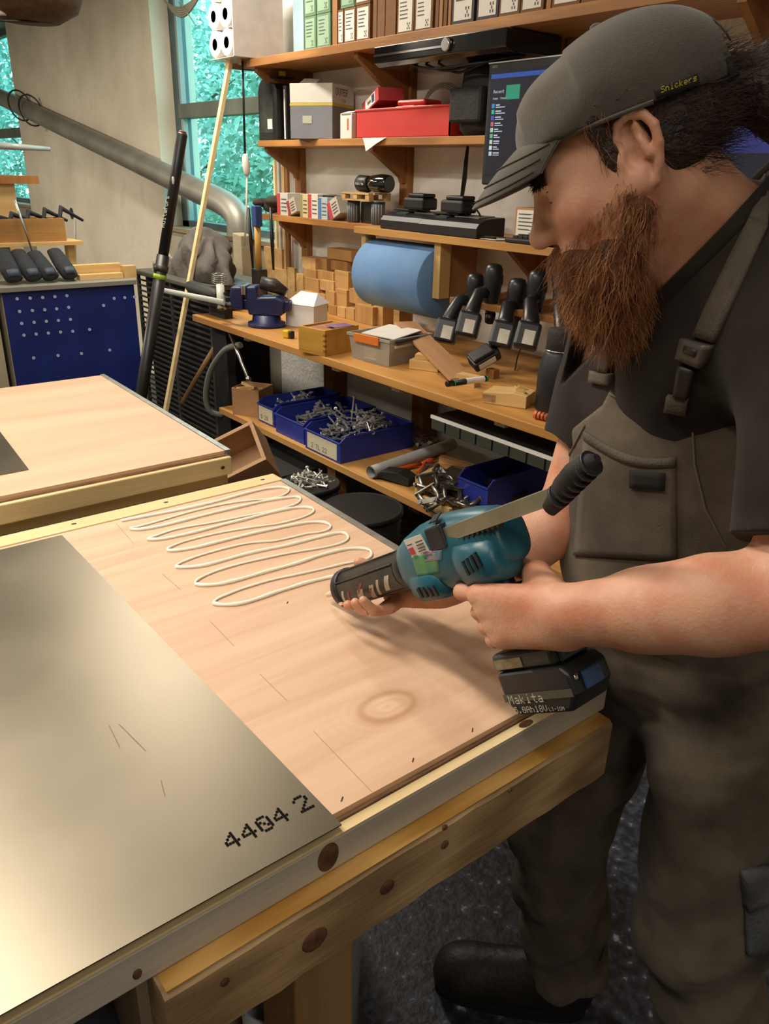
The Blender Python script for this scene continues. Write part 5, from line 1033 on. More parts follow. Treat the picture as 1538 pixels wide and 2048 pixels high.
B().bx(XG-.004, XG+.04, y1-.16, y1-.01, .05, zg-.03).build('side_plate', M_dkb, sv)
B().bx(XG+.04, XG+.05, y1-.10, y1+.02, .35, .62).build('grey_door', mat('slate_grey', '#4c504f', .5), sv, bevel=.004)
# grey cloth on the stove
def cloth(label, c, r, seed, m, name='grey_cloth'):
    rnd = random.Random(seed); b = B(); n, k = 36, 18; vs = []
    ph = [rnd.uniform(0, 6.28) for _ in range(8)]
    for i in range(k+1):
        a = math.pi/2*i/k
        for j in range(n):
            g = 2*math.pi*j/n
            f_ = 1+.16*math.sin(3*g+ph[0]+a*2)+.12*math.sin(5*g+ph[1]-a*4)+.07*math.sin(9*g+ph[2]+a*7)+.05*math.sin(13*g+ph[3]+9*a)
            hh = 1+.15*math.sin(2*g+ph[4])+.10*math.sin(4*g+ph[5]+3*a)
            vs.append((c[0]+r[0]*math.cos(a)**.7*f_*math.cos(g), c[1]+r[1]*math.cos(a)**.7*f_*math.sin(g), c[2]+r[2]*math.sin(a)*hh))
    b.add(vs, [(i*n+j, i*n+(j+1) % n, (i+1)*n+(j+1) % n, (i+1)*n+j) for i in range(k) for j in range(n)], True)
    return tag(b.build(name, m, None), label, 'cloth')
q = Px(405, 540, 2.04); cloth('crumpled dark grey jacket heaped on the heater', (2.05, float(q[1]), zg+.001), (.11,.28,.22), 3, mat('grey_jacket', '#55514c', .95, col2='#69645e', scale=8, bump=.5, bscale=30), 'grey_jacket')
q = Px(350, 500, 2.02); cloth('pale crumpled rag tucked beside the dark jacket', (2.0, float(q[1])+.10, zg+.001), (.07,.10,.10), 9, mat('pale_rag', '#a59a8c', .95, bump=.4, bscale=30), 'pale_rag')
q = Px(487, 540, 2.44); pp_ = thing('paper_bag', 'tall pale paper bag under the duct outlet', 'bag', (2.44, float(q[1]), zg-.1), RS); B().prism([(-.05,0),(.06,0),(.055,.30),(-.045,.31)], -.04, .04, 'y').build('bag', mat('bag_paper', '#a89a7d', .9, bump=.3, bscale=30), pp_, bevel=.006)
tag(B().bx(-.05,.05,-.04,.04,0,zg-.101).build('bag_stand', M_dkb, None, (2.44, float(q[1]), 0), (0,0,RS)), 'black box under the tall paper bag', 'box')
lb = Px(492, 440, 2.56); bb_ = B().bx(-.04, .04, 0, .02, 0, .10); tag(bb_.build('blue_packet', MATS['pale_blue_plastic'], None, (2.61, float(lb[1]), WZ0+.006), (0,0,RS)), 'pale blue packet on the window sill by the duct', 'packet')
# leaning poles
def lean(px0, py0, px1, py1, Y):
    """top point on the plane Y, then down along the photo line until the floor"""
    a = Vector(Py(px0, py0, Y)); b_ = Vector(Py(px1, py1, Y)); d = b_-a; return a, a+d*(a.z/-d.z)
a, b_ = lean(365, 266, 284, 780, 3.72)
po = thing('black_pole', 'black telescopic pole leaning beside the heater', 'pole', (0,0,0)); v = b_-a
B().ring([a, a+v*.005, a+v*.30], [.020,.024,.024], 14).build('upper_tube', M_blk, po); B().ring([a+v*.30, b_], [.029,.029], 14).build('lower_tube', M_blk, po); B().ring([a-v*.004, a], [.016,.018], 12).build('red_tip', mat('dull_red', '#6e2a26', .5), po)
c = a+v*.355; B().ring([c-v*.006, c+v*.006], .031, 12).build('green_ring', mat('lime_plastic', '#9fc02c', .4), po); B().ring([c-v*.03, c-v*.012], .033, 12).build('joint', M_iron, po)
p = B(); sv_ = v.normalized(); sd_ = Vector(AR); f0 = a+v*.235-Vector(AF)*.0262
text(p, 'Hultafors', f0-sd_*.006, -sv_, Vector(-AR)*1.0, .018); p.build('lettering', M_lab, po, kind='stuff'); c = a+v*.12-Vector(AF)*.025; B().ell(c, (.007,.004,.018), 10, 8).build('sticker', M_lab, po)
a, b_ = lean(462, 112, 333, 812, 4.06)
wp_ = B(); d = (b_-a); tag(wp_.box((a+b_)/2, (.021,.030,d.length), rot=axes_rot(x=Vector((1,0,0)), z=d) and Matrix((Vector((1,0,0)), d.normalized().cross(Vector((1,0,0))), d.normalized())).transposed()).build('wood_lath', M_strip, None, bevel=.001), 'long pale wooden lath leaning against the top shelf', 'lath')
# hose and hanging lamp lead with switch
loose_cable('grey_hose', 'grey rubber hose hanging from the bench end', [Px(482,690,1.86),Px(450,700,1.83),Px(422,740,1.82),Px(412,790,1.82),Px(420,822,1.84),Px(446,830,1.9)], .016, mat('hose_grey', '#6f7169', .6), 'hose')
loose_cable('grey_hose', 'second grey hose dropping behind the vise handle', [Px(470,700,1.95),Px(466,735,1.95),Px(470,770,1.95),Px(475,800,1.95)], .013, MATS['hose_grey'], 'hose')
ld = thing('switch_lead', 'hanging black and white lead with an inline switch by the window', 'cable', (0,0,0)); X = 2.24
B().ring([Px(485,122,X),Px(487,200,X),Px(490,308,X)], .006, 8).build('black_lead', M_cab, ld); B().ring([Px(494,350,X),Px(493,420,X),Px(489,492,X)], .005, 8).build('white_lead', M_lab, ld)
a, b_ = Px(490,308,X), Px(494,352,X); B().ring([a, Vector(a).lerp(Vector(b_),.1), Vector(a).lerp(Vector(b_),.5), Vector(a).lerp(Vector(b_),.9), b_], [.010,.017,.020,.016,.008], 12).build('switch', M_lab, ld)
q = Px(482, 118, 2.25); tag(B().box((0,0,0), (.02,.03,.05)).build('lead_clip', M_pale, None, q), 'small pale wooden clip at the shelf end', 'clip')
# ================================================================== under the low shelf
M_bkt = mat('bucket_black', '#121212', .45)
def bucket(label, px, py, X, r, h=None):
    c = Vector(Px(px, py, X)); t = thing('black_bucket', label, 'bucket', (X, c.y, 0), 0, 'black buckets under the low shelf'); h = c.z
    B().lathe([(r*.8,0),(r,h),(r-.004,h),(r*.8-.004,.01),(.0,.01)], n=32).build('shell', M_bkt, t); B().lathe([(r,h-.02),(r+.006,h-.018),(r+.006,h),(r,h+.002),(r-.004,h)], n=32).build('rim', M_bkt, t)
    return t, c
t, c = bucket('black bucket full of nails under the blue bins', 622, 965, 1.68, .115)
hp = thing('tmp', 'x', 'x', (t.location.x, t.location.y, 0)); bolts('tangled heap of nails and bolts in the black bucket', hp, 90, .075, .075, c.z-.05, c.z+.045, 8); bpy.data.objects.remove(hp)
t, c = bucket('black bucket with a pale curved label nearest the board', 725, 1015, 1.52, .135)
B().ring([(.137*math.cos(a), .137*math.sin(a), c.z-.04) for a in [-.5+.15*i for i in range(6)]], [(.02,.001)]*6, 4, up=(0,0,1)).build('label', M_lab, t)
tl_ = t.children[-1]
t, c = bucket('black bucket half hidden behind the gun', 880, 1090, 1.66, .10)
t = thing('dark_crate', 'dark crate standing on the floor below the scrap carton', 'crate', (1.75, 3.1, 0)); B().bx(-.15,.15,-.25,.3,0,.36).build('body', M_dkb, t, bevel=.006); B().bx(-.16,.16,-.26,.31,.34,.37).build('rim', M_dkb, t)
# open wooden box propped at the end of the rear panel
q = Vector(Px(470, 870, 1.22)); 
wb_ = openbox('open_wooden_box', 'open wooden box tipped on end beyond the rear panel', 'box', q+Vector((.06,.02,-.14)), 0, .19, .17, .13, wood('box_wood', '#9a7450', '#b88f68', 'x', 5), .014)
wb_.rotation_euler = axes_rot(y=Vector((.25,.85,.45)), z=Vector((-.62,-.35,.70)))
st_ = thing('box_stand', 'dark crate carrying the tipped wooden box', 'crate', (q.x+.10, q.y+.03, 0)); B().bx(-.08,.09,-.1,.1,0,float(q.z)-.20).build('body', M_dkb, st_)
# ================================================================== cordless caulking gun
GT = Pz(655, 1190, .935); GR = Pd(1015, 1070, 1.02)
GA = Vector(GT-GR); GL = GA.length; GA.normalize(); GZ = (Vector((0,0,1))-GA*GA.z).normalized(); GY = GZ.cross(GA)
GM = Matrix(((GA.x,GY.x,GZ.x,GR[0]),(GA.y,GY.y,GZ.y,GR[1]),(GA.z,GY.z,GZ.z,GR[2]),(0,0,0,1)))
def G(x, y, z): return GM @ Vector((x, y, z))
gun = thing('caulking_gun', 'teal and black cordless caulking gun held over the plywood', 'caulking gun', GR, rot=GM.to_euler())
M_teal = mat('teal_plastic', '#135263', .36, col2='#1a6072', scale=10, bump=.04, bscale=60); M_gblk = mat('gun_black', '#17191c', .45, col2='#24272b', scale=14)
def rsec(b, secs, n=20, p=2.6):
    """loft of rounded-square sections (x, cy, cz, ry, rz)"""
    vs = []
    for x, cy, cz, ry, rz in secs:
        for j in range(n):
            g = 2*math.pi*j/n; c, s = math.cos(g), math.sin(g); e = 2/p
            vs.append((x, cy+ry*math.copysign(abs(c)**e, c), cz+rz*math.copysign(abs(s)**e, s)))
    k = len(secs); fs = [(i*n+j, i*n+(j+1) % n, (i+1)*n+(j+1) % n, (i+1)*n+j) for i in range(k-1) for j in range(n)]
    fs += [tuple(range(n))[::-1], tuple((k-1)*n+j for j in range(n))]
    return b.add(vs, fs, True)
rsec(B(), [(-.012,0,.0,.020,.024),(-.008,0,.0,.030,.034),(.01,0,.0,.036,.042),(.05,0,.002,.040,.049),(.10,0,.004,.043,.053),(.145,0,.003,.043,.051),(.18,0,.001,.040,.045),(.197,0,0,.036,.039),(.203,0,0,.032,.034)], 28).build('motor_housing', M_teal, gun)
rsec(B(), [(-.004,.012,-.020,.018,.020),(.0,.016,-.022,.030,.030),(.03,.018,-.022,.034,.034),(.06,.016,-.018,.034,.036),(.075,.012,-.012,.028,.030)], 24, 2.2).build('gear_bulge', M_teal, gun)
rsec(B(), [(.115,.010,-.028,.030,.018),(.13,.014,-.03,.034,.026),(.175,.012,-.028,.032,.026),(.188,.008,-.024,.026,.018)], 20, 2.4).build('front_bulge', M_teal, gun)
for k in range(4): B().box((.012+.009*k, .0515, -.016-.002*k), (.004,.003,.020), rot=Euler((0,.15,0))).build('vent_slot', M_blk, gun)
for k in range(4): B().box((.120+.011*k, .0475, -.040+.001*k), (.005,.003,.016), rot=Euler((0,.3,0))).build('vent_slot', M_blk, gun)
B().box((.128,.0445,.026), (.040,.0016,.028), rot=Euler((-.18,0,0))).build('label', M_lab, gun)
B().box((.140,.0462,.022), (.010,.001,.010), rot=Euler((-.18,0,0))).build('red_mark', mat('red_mark', '#c23a4a', .5), gun)
p = B()
for k in range(5): p.box((.118,.0462,.036-.0045*k), (.016,.0008,.0016), rot=Euler((-.18,0,0)))
for k in range(2): p.box((.140,.0462,.036-.0045*k), (.012,.0008,.0014), rot=Euler((-.18,0,0)))
p.build('label_print', M_ink, gun, kind='stuff')
B().box((.088,.030,.0535), (.016,.016,.0016), rot=Euler((-.55,0,0))).build('black_sticker', M_gblk, gun)
# cartridge holder with printed wrap, end ring, nozzle
M_wrap = mat('printed_wrap', '#23241f', .4, col2='#3a3b31', scale=30, col3='#8d8d78', pos3=.82, lo=.4, hi=.7)
B().lathe([(.0,.200),(.033,.200),(.034,.204),(.034,.216),(.0305,.220),(.0305,.392),(.0,.392)], n=28, axis='x').build('cartridge_holder', M_gblk, gun)
for a0 in (-.9, 1.2, 2.6): B().add([(x, .0309*math.sin(a), .0309*math.cos(a)) for x in (.222,.390) for a in [a0+.12*i for i in range(12)]], [(i, i+1, 12+i+1, 12+i) for i in range(11)], True).build('print_wrap', M_wrap, gun)
M_wht = mat('print_white', '#b9b6a6', .5); M_prd = mat('print_red', '#8a3a3a', .5)
for x0, x1, a0, a1, m_ in ((.232,.254,1.55,2.35,M_wht),(.262,.274,1.6,2.5,M_wht),(.280,.302,1.75,2.6,M_wht),(.288,.298,1.9,2.4,M_prd),(.306,.318,1.5,2.0,M_prd),(.312,.342,1.8,2.6,M_wht),(.350,.362,1.7,2.5,M_prd),(.366,.378,1.6,2.6,M_wht)):
    nseg = 6; B().add([(x+ (i*.0035), .0313*math.sin(a0+(a1-a0)*i/nseg), .0313*math.cos(a0+(a1-a0)*i/nseg)) for x in (x0, x0+(x1-x0)*.55) for i in range(nseg+1)], [(i, i+1, nseg+1+i+1, nseg+1+i) for i in range(nseg)], True).build('print_patch', m_, gun)
B().lathe([(.0315,.386),(.034,.388),(.034,.400),(.030,.404),(.012,.404)], n=28, axis='x').build('end_ring', M_gblk, gun)
for a in (.3, 1.1): B().ring([(.222,.0315*math.sin(a),.0315*math.cos(a)),(.388,.0315*math.sin(a),.0315*math.cos(a))], .0016, 6).build('seam_rib', M_wrap, gun)
B().lathe([(.011,.400),(.010,.406),(.0045,GL-.002),(.003,GL)], n=16, axis='x').build('nozzle', mat('nozzle_white', '#e0d6bf', .45), gun)
# rack rod with pull handle
RY, RZ = .034, .026
B().bx(-.130, .10, RY-.005, RY+.005, RZ-.009, RZ+.011).build('rack_rod', mat('rod_steel', '#a5a08c', .35, .85, col2='#b5b09c', scale=20), gun, bevel=.001)
for k in range(9): B().prism([(.045-.0095*k,RZ-.009),(.051-.0095*k,RZ-.009),(.048-.0095*k,RZ-.014)], RY-.005, RY+.005, 'y').build('rack_tooth', M_gblk, gun)
B().bx(.07, .105, RY-.010, RY+.010, RZ-.015, RZ+.018).build('rod_guide', M_gblk, gun, bevel=.003)
hb = B(); hb.ring([(-.112,RY,RZ-.012),(-.130,RY,RZ-.004),(-.150,RY+.006,RZ+.006),(-.173,RY+.010,RZ+.015),(-.198,RY+.010,RZ+.020),(-.208,RY+.010,RZ+.022)], [(.010,.008),(.013,.011),(.014,.013),(.014,.013),(.011,.011),(.005,.005)], 14); hb.build('pull_handle', M_blk2, gun)
for k in range(7): x = -.133-.0105*k; B().ring([(x,RY+.003+.0012*k,RZ-.002+.0034*k),(x-.004,RY+.0035+.0012*k,RZ-.001+.0034*k)], [(.0148,.0132),(.0148,.0132)], 14).build('grip_ridge', M_gblk, gun)
# grip, foot and battery
rsec2 = [(.050,0,-.035,.020,.026),(.044,0,-.07,.0185,.023),(.038,0,-.11,.018,.023),(.030,0,-.145,.020,.027)]
vs = []; n = 20
for x, y, zz, ry, rx in rsec2:
    for j in range(n): g = 2*math.pi*j/n; vs.append((x+rx*math.cos(g), y+ry*math.sin(g), zz))
B().add(vs, [(i*n+j, i*n+(j+1) % n, (i+1)*n+(j+1) % n, (i+1)*n+j) for i in range(3) for j in range(n)], True).build('grip', M_gblk, gun)
B().prism([(.075,-.052),(.085,-.062),(.072,-.085),(.064,-.08)], -.009, .009, 'y').build('trigger', M_gblk, gun, bevel=.002)
B().bx(-.035, .078, -.034, .034, -.168, -.143).build('battery_foot', mat('foot_grey', '#2a302f', .45), gun, bevel=.008, seg=3)
bt = B().prism([(.074,-.168),(-.040,-.168),(-.052,-.180),(-.052,-.205),(-.036,-.226),(.060,-.226),(.074,-.205)], -.037, .037, 'y').build('battery', M_gblk, gun, bevel=.006, seg=3)
B().bx(-.049, .072, .0375, .0385, -.206, -.196).build('battery_stripe', mat('stripe_olive', '#4c4a3c', .5), bt)
p = B(); text(p, 'Makita', (.064,.0388,-.209), (-1,0,0), (0,0,1), .012); text(p, '5.0Ah', (.060,.0388,-.2215), (-1,0,0), (0,0,1), .0085); text(p, '18V', (.022,.0388,-.2215), (-1,0,0), (0,0,1), .0085); text(p, 'LI-ION', (-.002,.0388,-.2215), (-1,0,0), (0,0,1), .005); p.build('lettering', mat('print_silver', '#b5b3a8', .5), bt, kind='stuff')
B().bx(-.056, -.052, -.018, .018, -.205, -.182).build('release_button', mat('blue_button', '#24466e', .35), bt, bevel=.002)
B().bx(-.040, -.035, -.026, .026, -.166, -.148).build('gauge_panel', mat('gauge_dark', '#0f1420', .3), gun, bevel=.002)
for x, y, zz in ((-.0405,-.012,-.155),(-.0405,.012,-.155),(-.0525,.026,-.186)): B().lathe([(.0,0),(.005,0),(.005,-.001),(.0,-.001)], (x,y,zz), 10, 'x').build('screw', M_chrome, gun)
B().bx(.02, .07, .0345, .0355, -.163, -.150).build('spec_plate', mat('spec_plate', '#6f6a50', .4, .4, col2='#8b866a', scale=60), gun)
# ================================================================== the worker
# a small implicit-surface modeller: round bones blended smoothly, then meshed (surface nets)
class Field:
    def __init__(s, lo, hi, h):
        s.lo = np.array(lo, float); s.h = h; s.n = [int(math.ceil((b-a)/h))+1 for a, b in zip(lo, hi)]
        s.ax = [(s.lo[i]+np.arange(s.n[i])*h).astype(np.float32) for i in range(3)]; s.v = np.full(s.n, .5, np.float32)
    def sub(s, lo, hi):
        sl = []
        for i in range(3):
            a = max(0, int((lo[i]-s.lo[i])/s.h)); b = min(s.n[i], int((hi[i]-s.lo[i])/s.h)+2)
            if b <= a: return None, None
            sl.append(slice(a, b))
        x = s.ax[0][sl[0]][:, None, None]; y = s.ax[1][sl[1]][None, :, None]; z = s.ax[2][sl[2]][None, None, :]
        return tuple(sl), (x, y, z)
    def put(s, fn, lo, hi, k=.01, op='u'):
        m = k+.02; sl, P = s.sub([q-m for q in lo], [q+m for q in hi])
        if sl is None: return
        d = fn(*P).astype(np.float32); a = s.v[sl]
        if op == 'u':
            h = np.maximum(k-np.abs(a-d), 0)/k; s.v[sl] = np.minimum(a, d)-h*h*k*.25
        elif op == 's':
            d = -d; h = np.maximum(k-np.abs(a-d), 0)/k; s.v[sl] = np.maximum(a, d)+h*h*k*.25
    def cap(s, a, b, ra, rb, k=.01, op='u', flat=None):
        a, b = np.array(a, float), np.array(b, float); r = max(ra, rb); s.put(capf(a, b, ra, rb, flat), np.minimum(a, b)-r, np.maximum(a, b)+r, k, op)
    def ell(s, c, R, r, k=.01, op='u'):
        c = np.array(c, float); m = max(r); s.put(ellf(c, R, r), c-m, c+m, k, op)
    def mesh(s):
        v = s.v; S = v < 0
        m = np.zeros([q-1 for q in s.n], np.uint8)
        for i in (0, 1):
            for j in (0, 1):
                for k in (0, 1): m += S[i:s.n[0]-1+i, j:s.n[1]-1+j, k:s.n[2]-1+k]
        act = (m > 0) & (m < 8); idx = np.argwhere(act); n = len(idx)
        ids = np.full(act.shape, -1, np.int32); ids[act] = np.arange(n)
        cs = [(i, j, k) for i in (0, 1) for j in (0, 1) for k in (0, 1)]
        val = {c: v[idx[:, 0]+c[0], idx[:, 1]+c[1], idx[:, 2]+c[2]] for c in cs}
        acc = np.zeros((n, 3)); cnt = np.zeros(n)
        for c in cs:
            for a in range(3):
                if c[a] == 0:
                    e = list(c); e[a] = 1; e = tuple(e); v0, v1 = val[c], val[e]; cr = (v0 < 0) != (v1 < 0)
                    t = np.where(cr, v0/np.where(cr, v0-v1, 1), 0); p = np.tile(np.array(c, float), (n, 1)); p[:, a] += t
                    acc[cr] += p[cr]; cnt += cr
        V = (idx+acc/cnt[:, None])*s.h+s.lo; F = []
        for a in range(3):
            b, c = (a+1) % 3, (a+2) % 3
            sl0 = [slice(1, -1)]*3; sl0[a] = slice(0, -1); sl1 = list(sl0); sl1[a] = slice(1, None)
            s0, s1 = S[tuple(sl0)], S[tuple(sl1)]
            for flip, mk in ((False, s0 & ~s1), (True, ~s0 & s1)):
                q = np.argwhere(mk)
                if not len(q): continue
                q = q.copy(); q[:, b] += 1; q[:, c] += 1
                def g(db, dc): r = q.copy(); r[:, b] += db; r[:, c] += dc; return ids[r[:, 0], r[:, 1], r[:, 2]]
                f = np.stack([g(-1, -1), g(0, -1), g(0, 0), g(-1, 0)], 1)
                F.append(f[:, ::-1] if flip else f)
        F = np.concatenate(F); F = F[(F >= 0).all(1)]
        return V, F
def capf(a, b, ra, rb, flat=None):
    ba = b-a; L2 = max(float(ba@ba), 1e-9)
    def f(x, y, z):
        px, py, pz = x-a[0], y-a[1], z-a[2]
        if flat is not None:
            n, s_ = flat; q = (px*n[0]+py*n[1]+pz*n[2])*(s_-1); px = px+q*n[0]; py = py+q*n[1]; pz = pz+q*n[2]
        t = np.clip((px*ba[0]+py*ba[1]+pz*ba[2])/L2, 0, 1)
        return np.sqrt((px-t*ba[0])**2+(py-t*ba[1])**2+(pz-t*ba[2])**2)-(ra+(rb-ra)*t)
    return f
def ellf(c, R, r):
    R = np.array(R, float)
    def f(x, y, z):
        px, py, pz = x-c[0], y-c[1], z-c[2]; q = [px*R[i][0]+py*R[i][1]+pz*R[i][2] for i in range(3)]
        k0 = np.sqrt(sum((q[i]/r[i])**2 for i in range(3))); k1 = np.sqrt(sum((q[i]/r[i]**2)**2 for i in range(3)))+1e-9
        return k0*(k0-1)/k1
    return f
_rn = np.random.default_rng(11); _ND = _rn.normal(size=(10, 3)); _NP = _rn.uniform(0, 6.28, 10)
def fold(x, y, z, fr, st=(1, 1, 1)):
    r = 0
    for i in range(7):
        d = _ND[i]/np.linalg.norm(_ND[i])*fr*(1+.35*i); r = r+np.sin(d[0]*st[0]*x+d[1]*st[1]*y+d[2]*st[2]*z+_NP[i]+1.3*np.sin(fr*.5*(x+y*.7-z)+i))/(1+.35*i)
    return r/3
def smesh(name, V, F, m, parent, kind=None):
    me = bpy.data.meshes.new(name); me.from_pydata(V.tolist(), [], F.tolist()); me.polygons.foreach_set('use_smooth', [True]*len(F)); me.materials.append(m); me.update()
    return link(name, me, parent, kind=kind)
I3 = np.eye(3)
man = thing('person', 'bearded person in grey bib overalls and cap holding the caulking gun', 'person', (0, 0, 0))
# --- head frame: forward, left, up
_v = np.array([.796, .605, 0]); fh = np.array([-_v[1], _v[0], 0]); HP = math.radians(30)
HF = fh*math.cos(HP)-np.array([0, 0, 1])*math.sin(HP); HL = np.cross([0, 0, 1], fh); HU = np.cross(HF, HL); HR = np.array([HF, HL, HU])
HC = Pd(1275, 292, .82)+HF*.010-HL*.077
def hd(f_, l_, u_): return HC+HF*f_+HL*l_+HU*u_
NB = np.array([.975, .522, 1.555]); SL = np.array([.905, .372, 1.475]); SR = np.array([1.02, .70, 1.455]); EL = np.array([.783, .296, 1.222]); WL = np.array([.676, .494, 1.148])
ER = np.array([.925, .705, 1.125])
def gp(x, y, z): return np.array(G(x, y, z))
FB = Field((.55, .18, .98), (1.20, 1.08, 1.80), .003)
# torso core (under the shirt)
FB.ell((1.02, .54, 1.30), I3, (.085, .14, .17), .02); FB.cap(SL+[.01, .02, -.01], SR+[0, -.02, -.01], .055, .055, .05); FB.ell((1.04, .55, 1.10), I3, (.10, .14, .12), .05)
FB.cap(hd(-.028, 0, -.055), NB+[.012, 0, -.03], .057, .068, .04); FB.cap(NB+[.03, 0, -.01], SL+[0, .05, .02], .05, .045, .06); FB.cap(NB+[.03, 0, -.01], SR+[0, -.05, .02], .05, .045, .06)
FB.cap(hd(.045, 0, -.09), NB+[-.05, .01, -.06], .030, .035, .05)
# skull and face
FB.ell(hd(-.008, 0, .024), HR, (.097, .077, .088), .02); FB.ell(hd(.042, 0, -.038), HR, (.062, .060, .085), .04); FB.ell(hd(.052, 0, -.088), HR, (.050, .050, .036), .03)
for s in (1, -1):
    FB.ell(hd(.064, .046*s, -.030), HR, (.026, .022, .022), .025); FB.cap(hd(.086, .012*s, .020), hd(.074, .048*s, .018), .013, .011, .02)
    FB.cap(hd(.0, .062*s, -.03), hd(.035, .055*s, -.085), .020, .018, .03)
    FB.ell(hd(.104, .030*s, -.002), HR, (.018, .016, .011), .012, 's')
    FB.ell(hd(.0785, .033*s, -.004), HR, (.0145, .0150, .0135), .004)
    FB.cap(hd(.088, .020*s, .006), hd(.082, .046*s, .003), .005, .004, .006)
    FB.cap(hd(.0895, .020*s, -.013), hd(.083, .045*s, -.015), .004, .0035, .008)
FB.cap(hd(.094, 0, .012), hd(.119, 0, -.036), .0085, .0125, .014); FB.ell(hd(.121, 0, -.040), HR, (.013, .013, .011), .010)
for s in (1, -1): FB.ell(hd(.109, .012*s, -.043), HR, (.012, .0085, .009), .007); FB.ell(hd(.113, .007*s, -.053), HR, (.006, .0035, .004), .003, 's')
FB.cap(hd(.092, .018, -.072), hd(.092, -.018, -.072), .012, .012, .015)
# ears
for s in (1, -1):
    ep = [(.012,-.020,.004),(.010,-.030,.006),(.002,-.038,.008),(-.008,-.034,.011),(-.016,-.020,.015),(-.022,-.002,.019),(-.024,.014,.020),(-.018,.028,.019),(-.006,.034,.016),(.006,.030,.012),(.012,.018,.008),(.011,.006,.006)]
    e = [hd(-.006+a*1.05, (.068+c)*s, -.004+b*1.05) for a, b, c in ep]
    FB.ell(hd(-.010, .0715*s, -.002), HR, (.022, .0065, .034), .004)
    for i in range(len(e)-1): FB.cap(e[i], e[i+1], .0050, .0050, .002)
    FB.ell(hd(-.016, .0775*s, .0), HR, (.008, .004, .026), .004); FB.cap(hd(-.014, .084*s, .018), hd(-.017, .086*s, -.012), .0042, .004, .006); FB.ell(hd(.002, .081*s, -.034), HR, (.010, .005, .011), .006)
    FB.ell(hd(.008, .077*s, -.006), HR, (.006, .006, .009), .006); FB.ell(hd(-.001, .084*s, -.008), HR, (.008, .009, .013), .003, 's'); FB.cap(hd(-.006, .087*s, .022), hd(-.020, .090*s, .004), .0026, .0022, .003, 's')
# arms
def lim(a, b, t): return a+(b-a)*t
FB.cap(SL, EL, .050, .043, .03); up_ = np.array([0, 0, 1.]); FB.cap(EL, lim(EL, WL, .32), .042, .049, .03); FB.cap(lim(EL, WL, .30)+[.0, 0, .003], lim(EL, WL, .62), .049, .042, .03); FB.cap(lim(EL, WL, .6), lim(EL, WL, .93), .042, .032, .03); FB.cap(lim(EL, WL, .88), WL, .032, .030, .02)
WR = gp(.262, -.078, -.052)
FB.cap(SR, ER, .048, .041, .03); FB.cap(ER, lim(ER, WR, .35), .040, .045, .03); FB.cap(lim(ER, WR, .3), lim(ER, WR, .9), .045, .030, .03); FB.cap(lim(ER, WR, .85), WR, .030, .027, .02)
# left hand closed round the grip
zi = (-.060, -.081, -.102, -.121)
wl = np.array(GM.inverted() @ Vector(WL))
for i in range(4):
    mcp = (.042-.004*i, .041-.001*i, zi[i]); w_ = wl+np.array([.012, .0, .020-.014*i])
    FB.cap(gp(*w_), gp(*mcp), .0185, .0142, .020)
FB.cap(gp(*(wl+np.array([.02, -.012, .005]))), gp(.0, .008, -.085), .020, .020, .02); FB.cap(gp(-.02, .020, -.112), gp(.02, .022, -.115), .022, .018, .02)
for i in range(4):
    x0 = .042-.004*i; zz = zi[i]
    if i == 0: ch = [(x0, .041, zz), (.088, .030, -.052), (.101, .0, -.053), (.084, -.020, -.056)]
    else: ch = [(x0, .041-.001*i, zz), (.077-.004*i, .026, zz-.003), (.075-.005*i, -.010, zz-.005), (.045, -.029, zz-.005)]
    rr = [.0122, .0112, .0102, .0088] if i < 3 else [.0112, .0102, .0092, .008]
    for j in range(3): FB.cap(gp(*ch[j]), gp(*ch[j+1]), rr[j], rr[j+1], .0045)
    FB.ell(gp(ch[0][0]+.002, ch[0][1]+.003, ch[0][2]), I3, (.0135, .0135, .0115), .008)
th = [(-.050, .012, -.082), (-.012, -.014, -.060), (.022, -.030, -.050), (.050, -.032, -.050)]
for j, (a_, b_) in enumerate(((.019, .0155), (.0150, .0125), (.0120, .0095))): FB.cap(gp(*th[j]), gp(*th[j+1]), a_, b_, .012)
# right hand cupping the cartridge holder from below
wr = np.array(GM.inverted() @ Vector(WR)); xi = (.364, .343, .322, .302)
for i in range(4): FB.cap(gp(*(wr+np.array([.018-.009*i, .004, .0]))), gp(xi[i]-.004, -.034, -.040), .0175, .0125, .018)
FB.cap(gp(.292, -.060, -.052), gp(.318, -.030, -.050), .018, .016, .02)
for i in range(4):
    x0 = xi[i]; o_ = (.002, .004, .003, -.002)[i]
    ch = [(x0-.004, -.034, -.041), (x0, .006+o_, -.053), (x0-.001, .034+o_, -.045), (x0-.003, .046+o_*.5, -.024)]
    rr = [.0112, .0103, .0096, .0082] if i < 3 else [.0104, .0094, .0086, .0074]
    for j in range(3): FB.cap(gp(*ch[j]), gp(*ch[j+1]), rr[j], rr[j+1], .004)
th = [(.292, -.068, -.048), (.336, -.062, -.018), (.365, -.046, .014), (.380, -.026, .034)]
for j, (a_, b_) in enumerate(((.017, .0145), (.0140, .0118), (.0112, .0090))): FB.cap(gp(*th[j]), gp(*th[j+1]), a_, b_, .010)
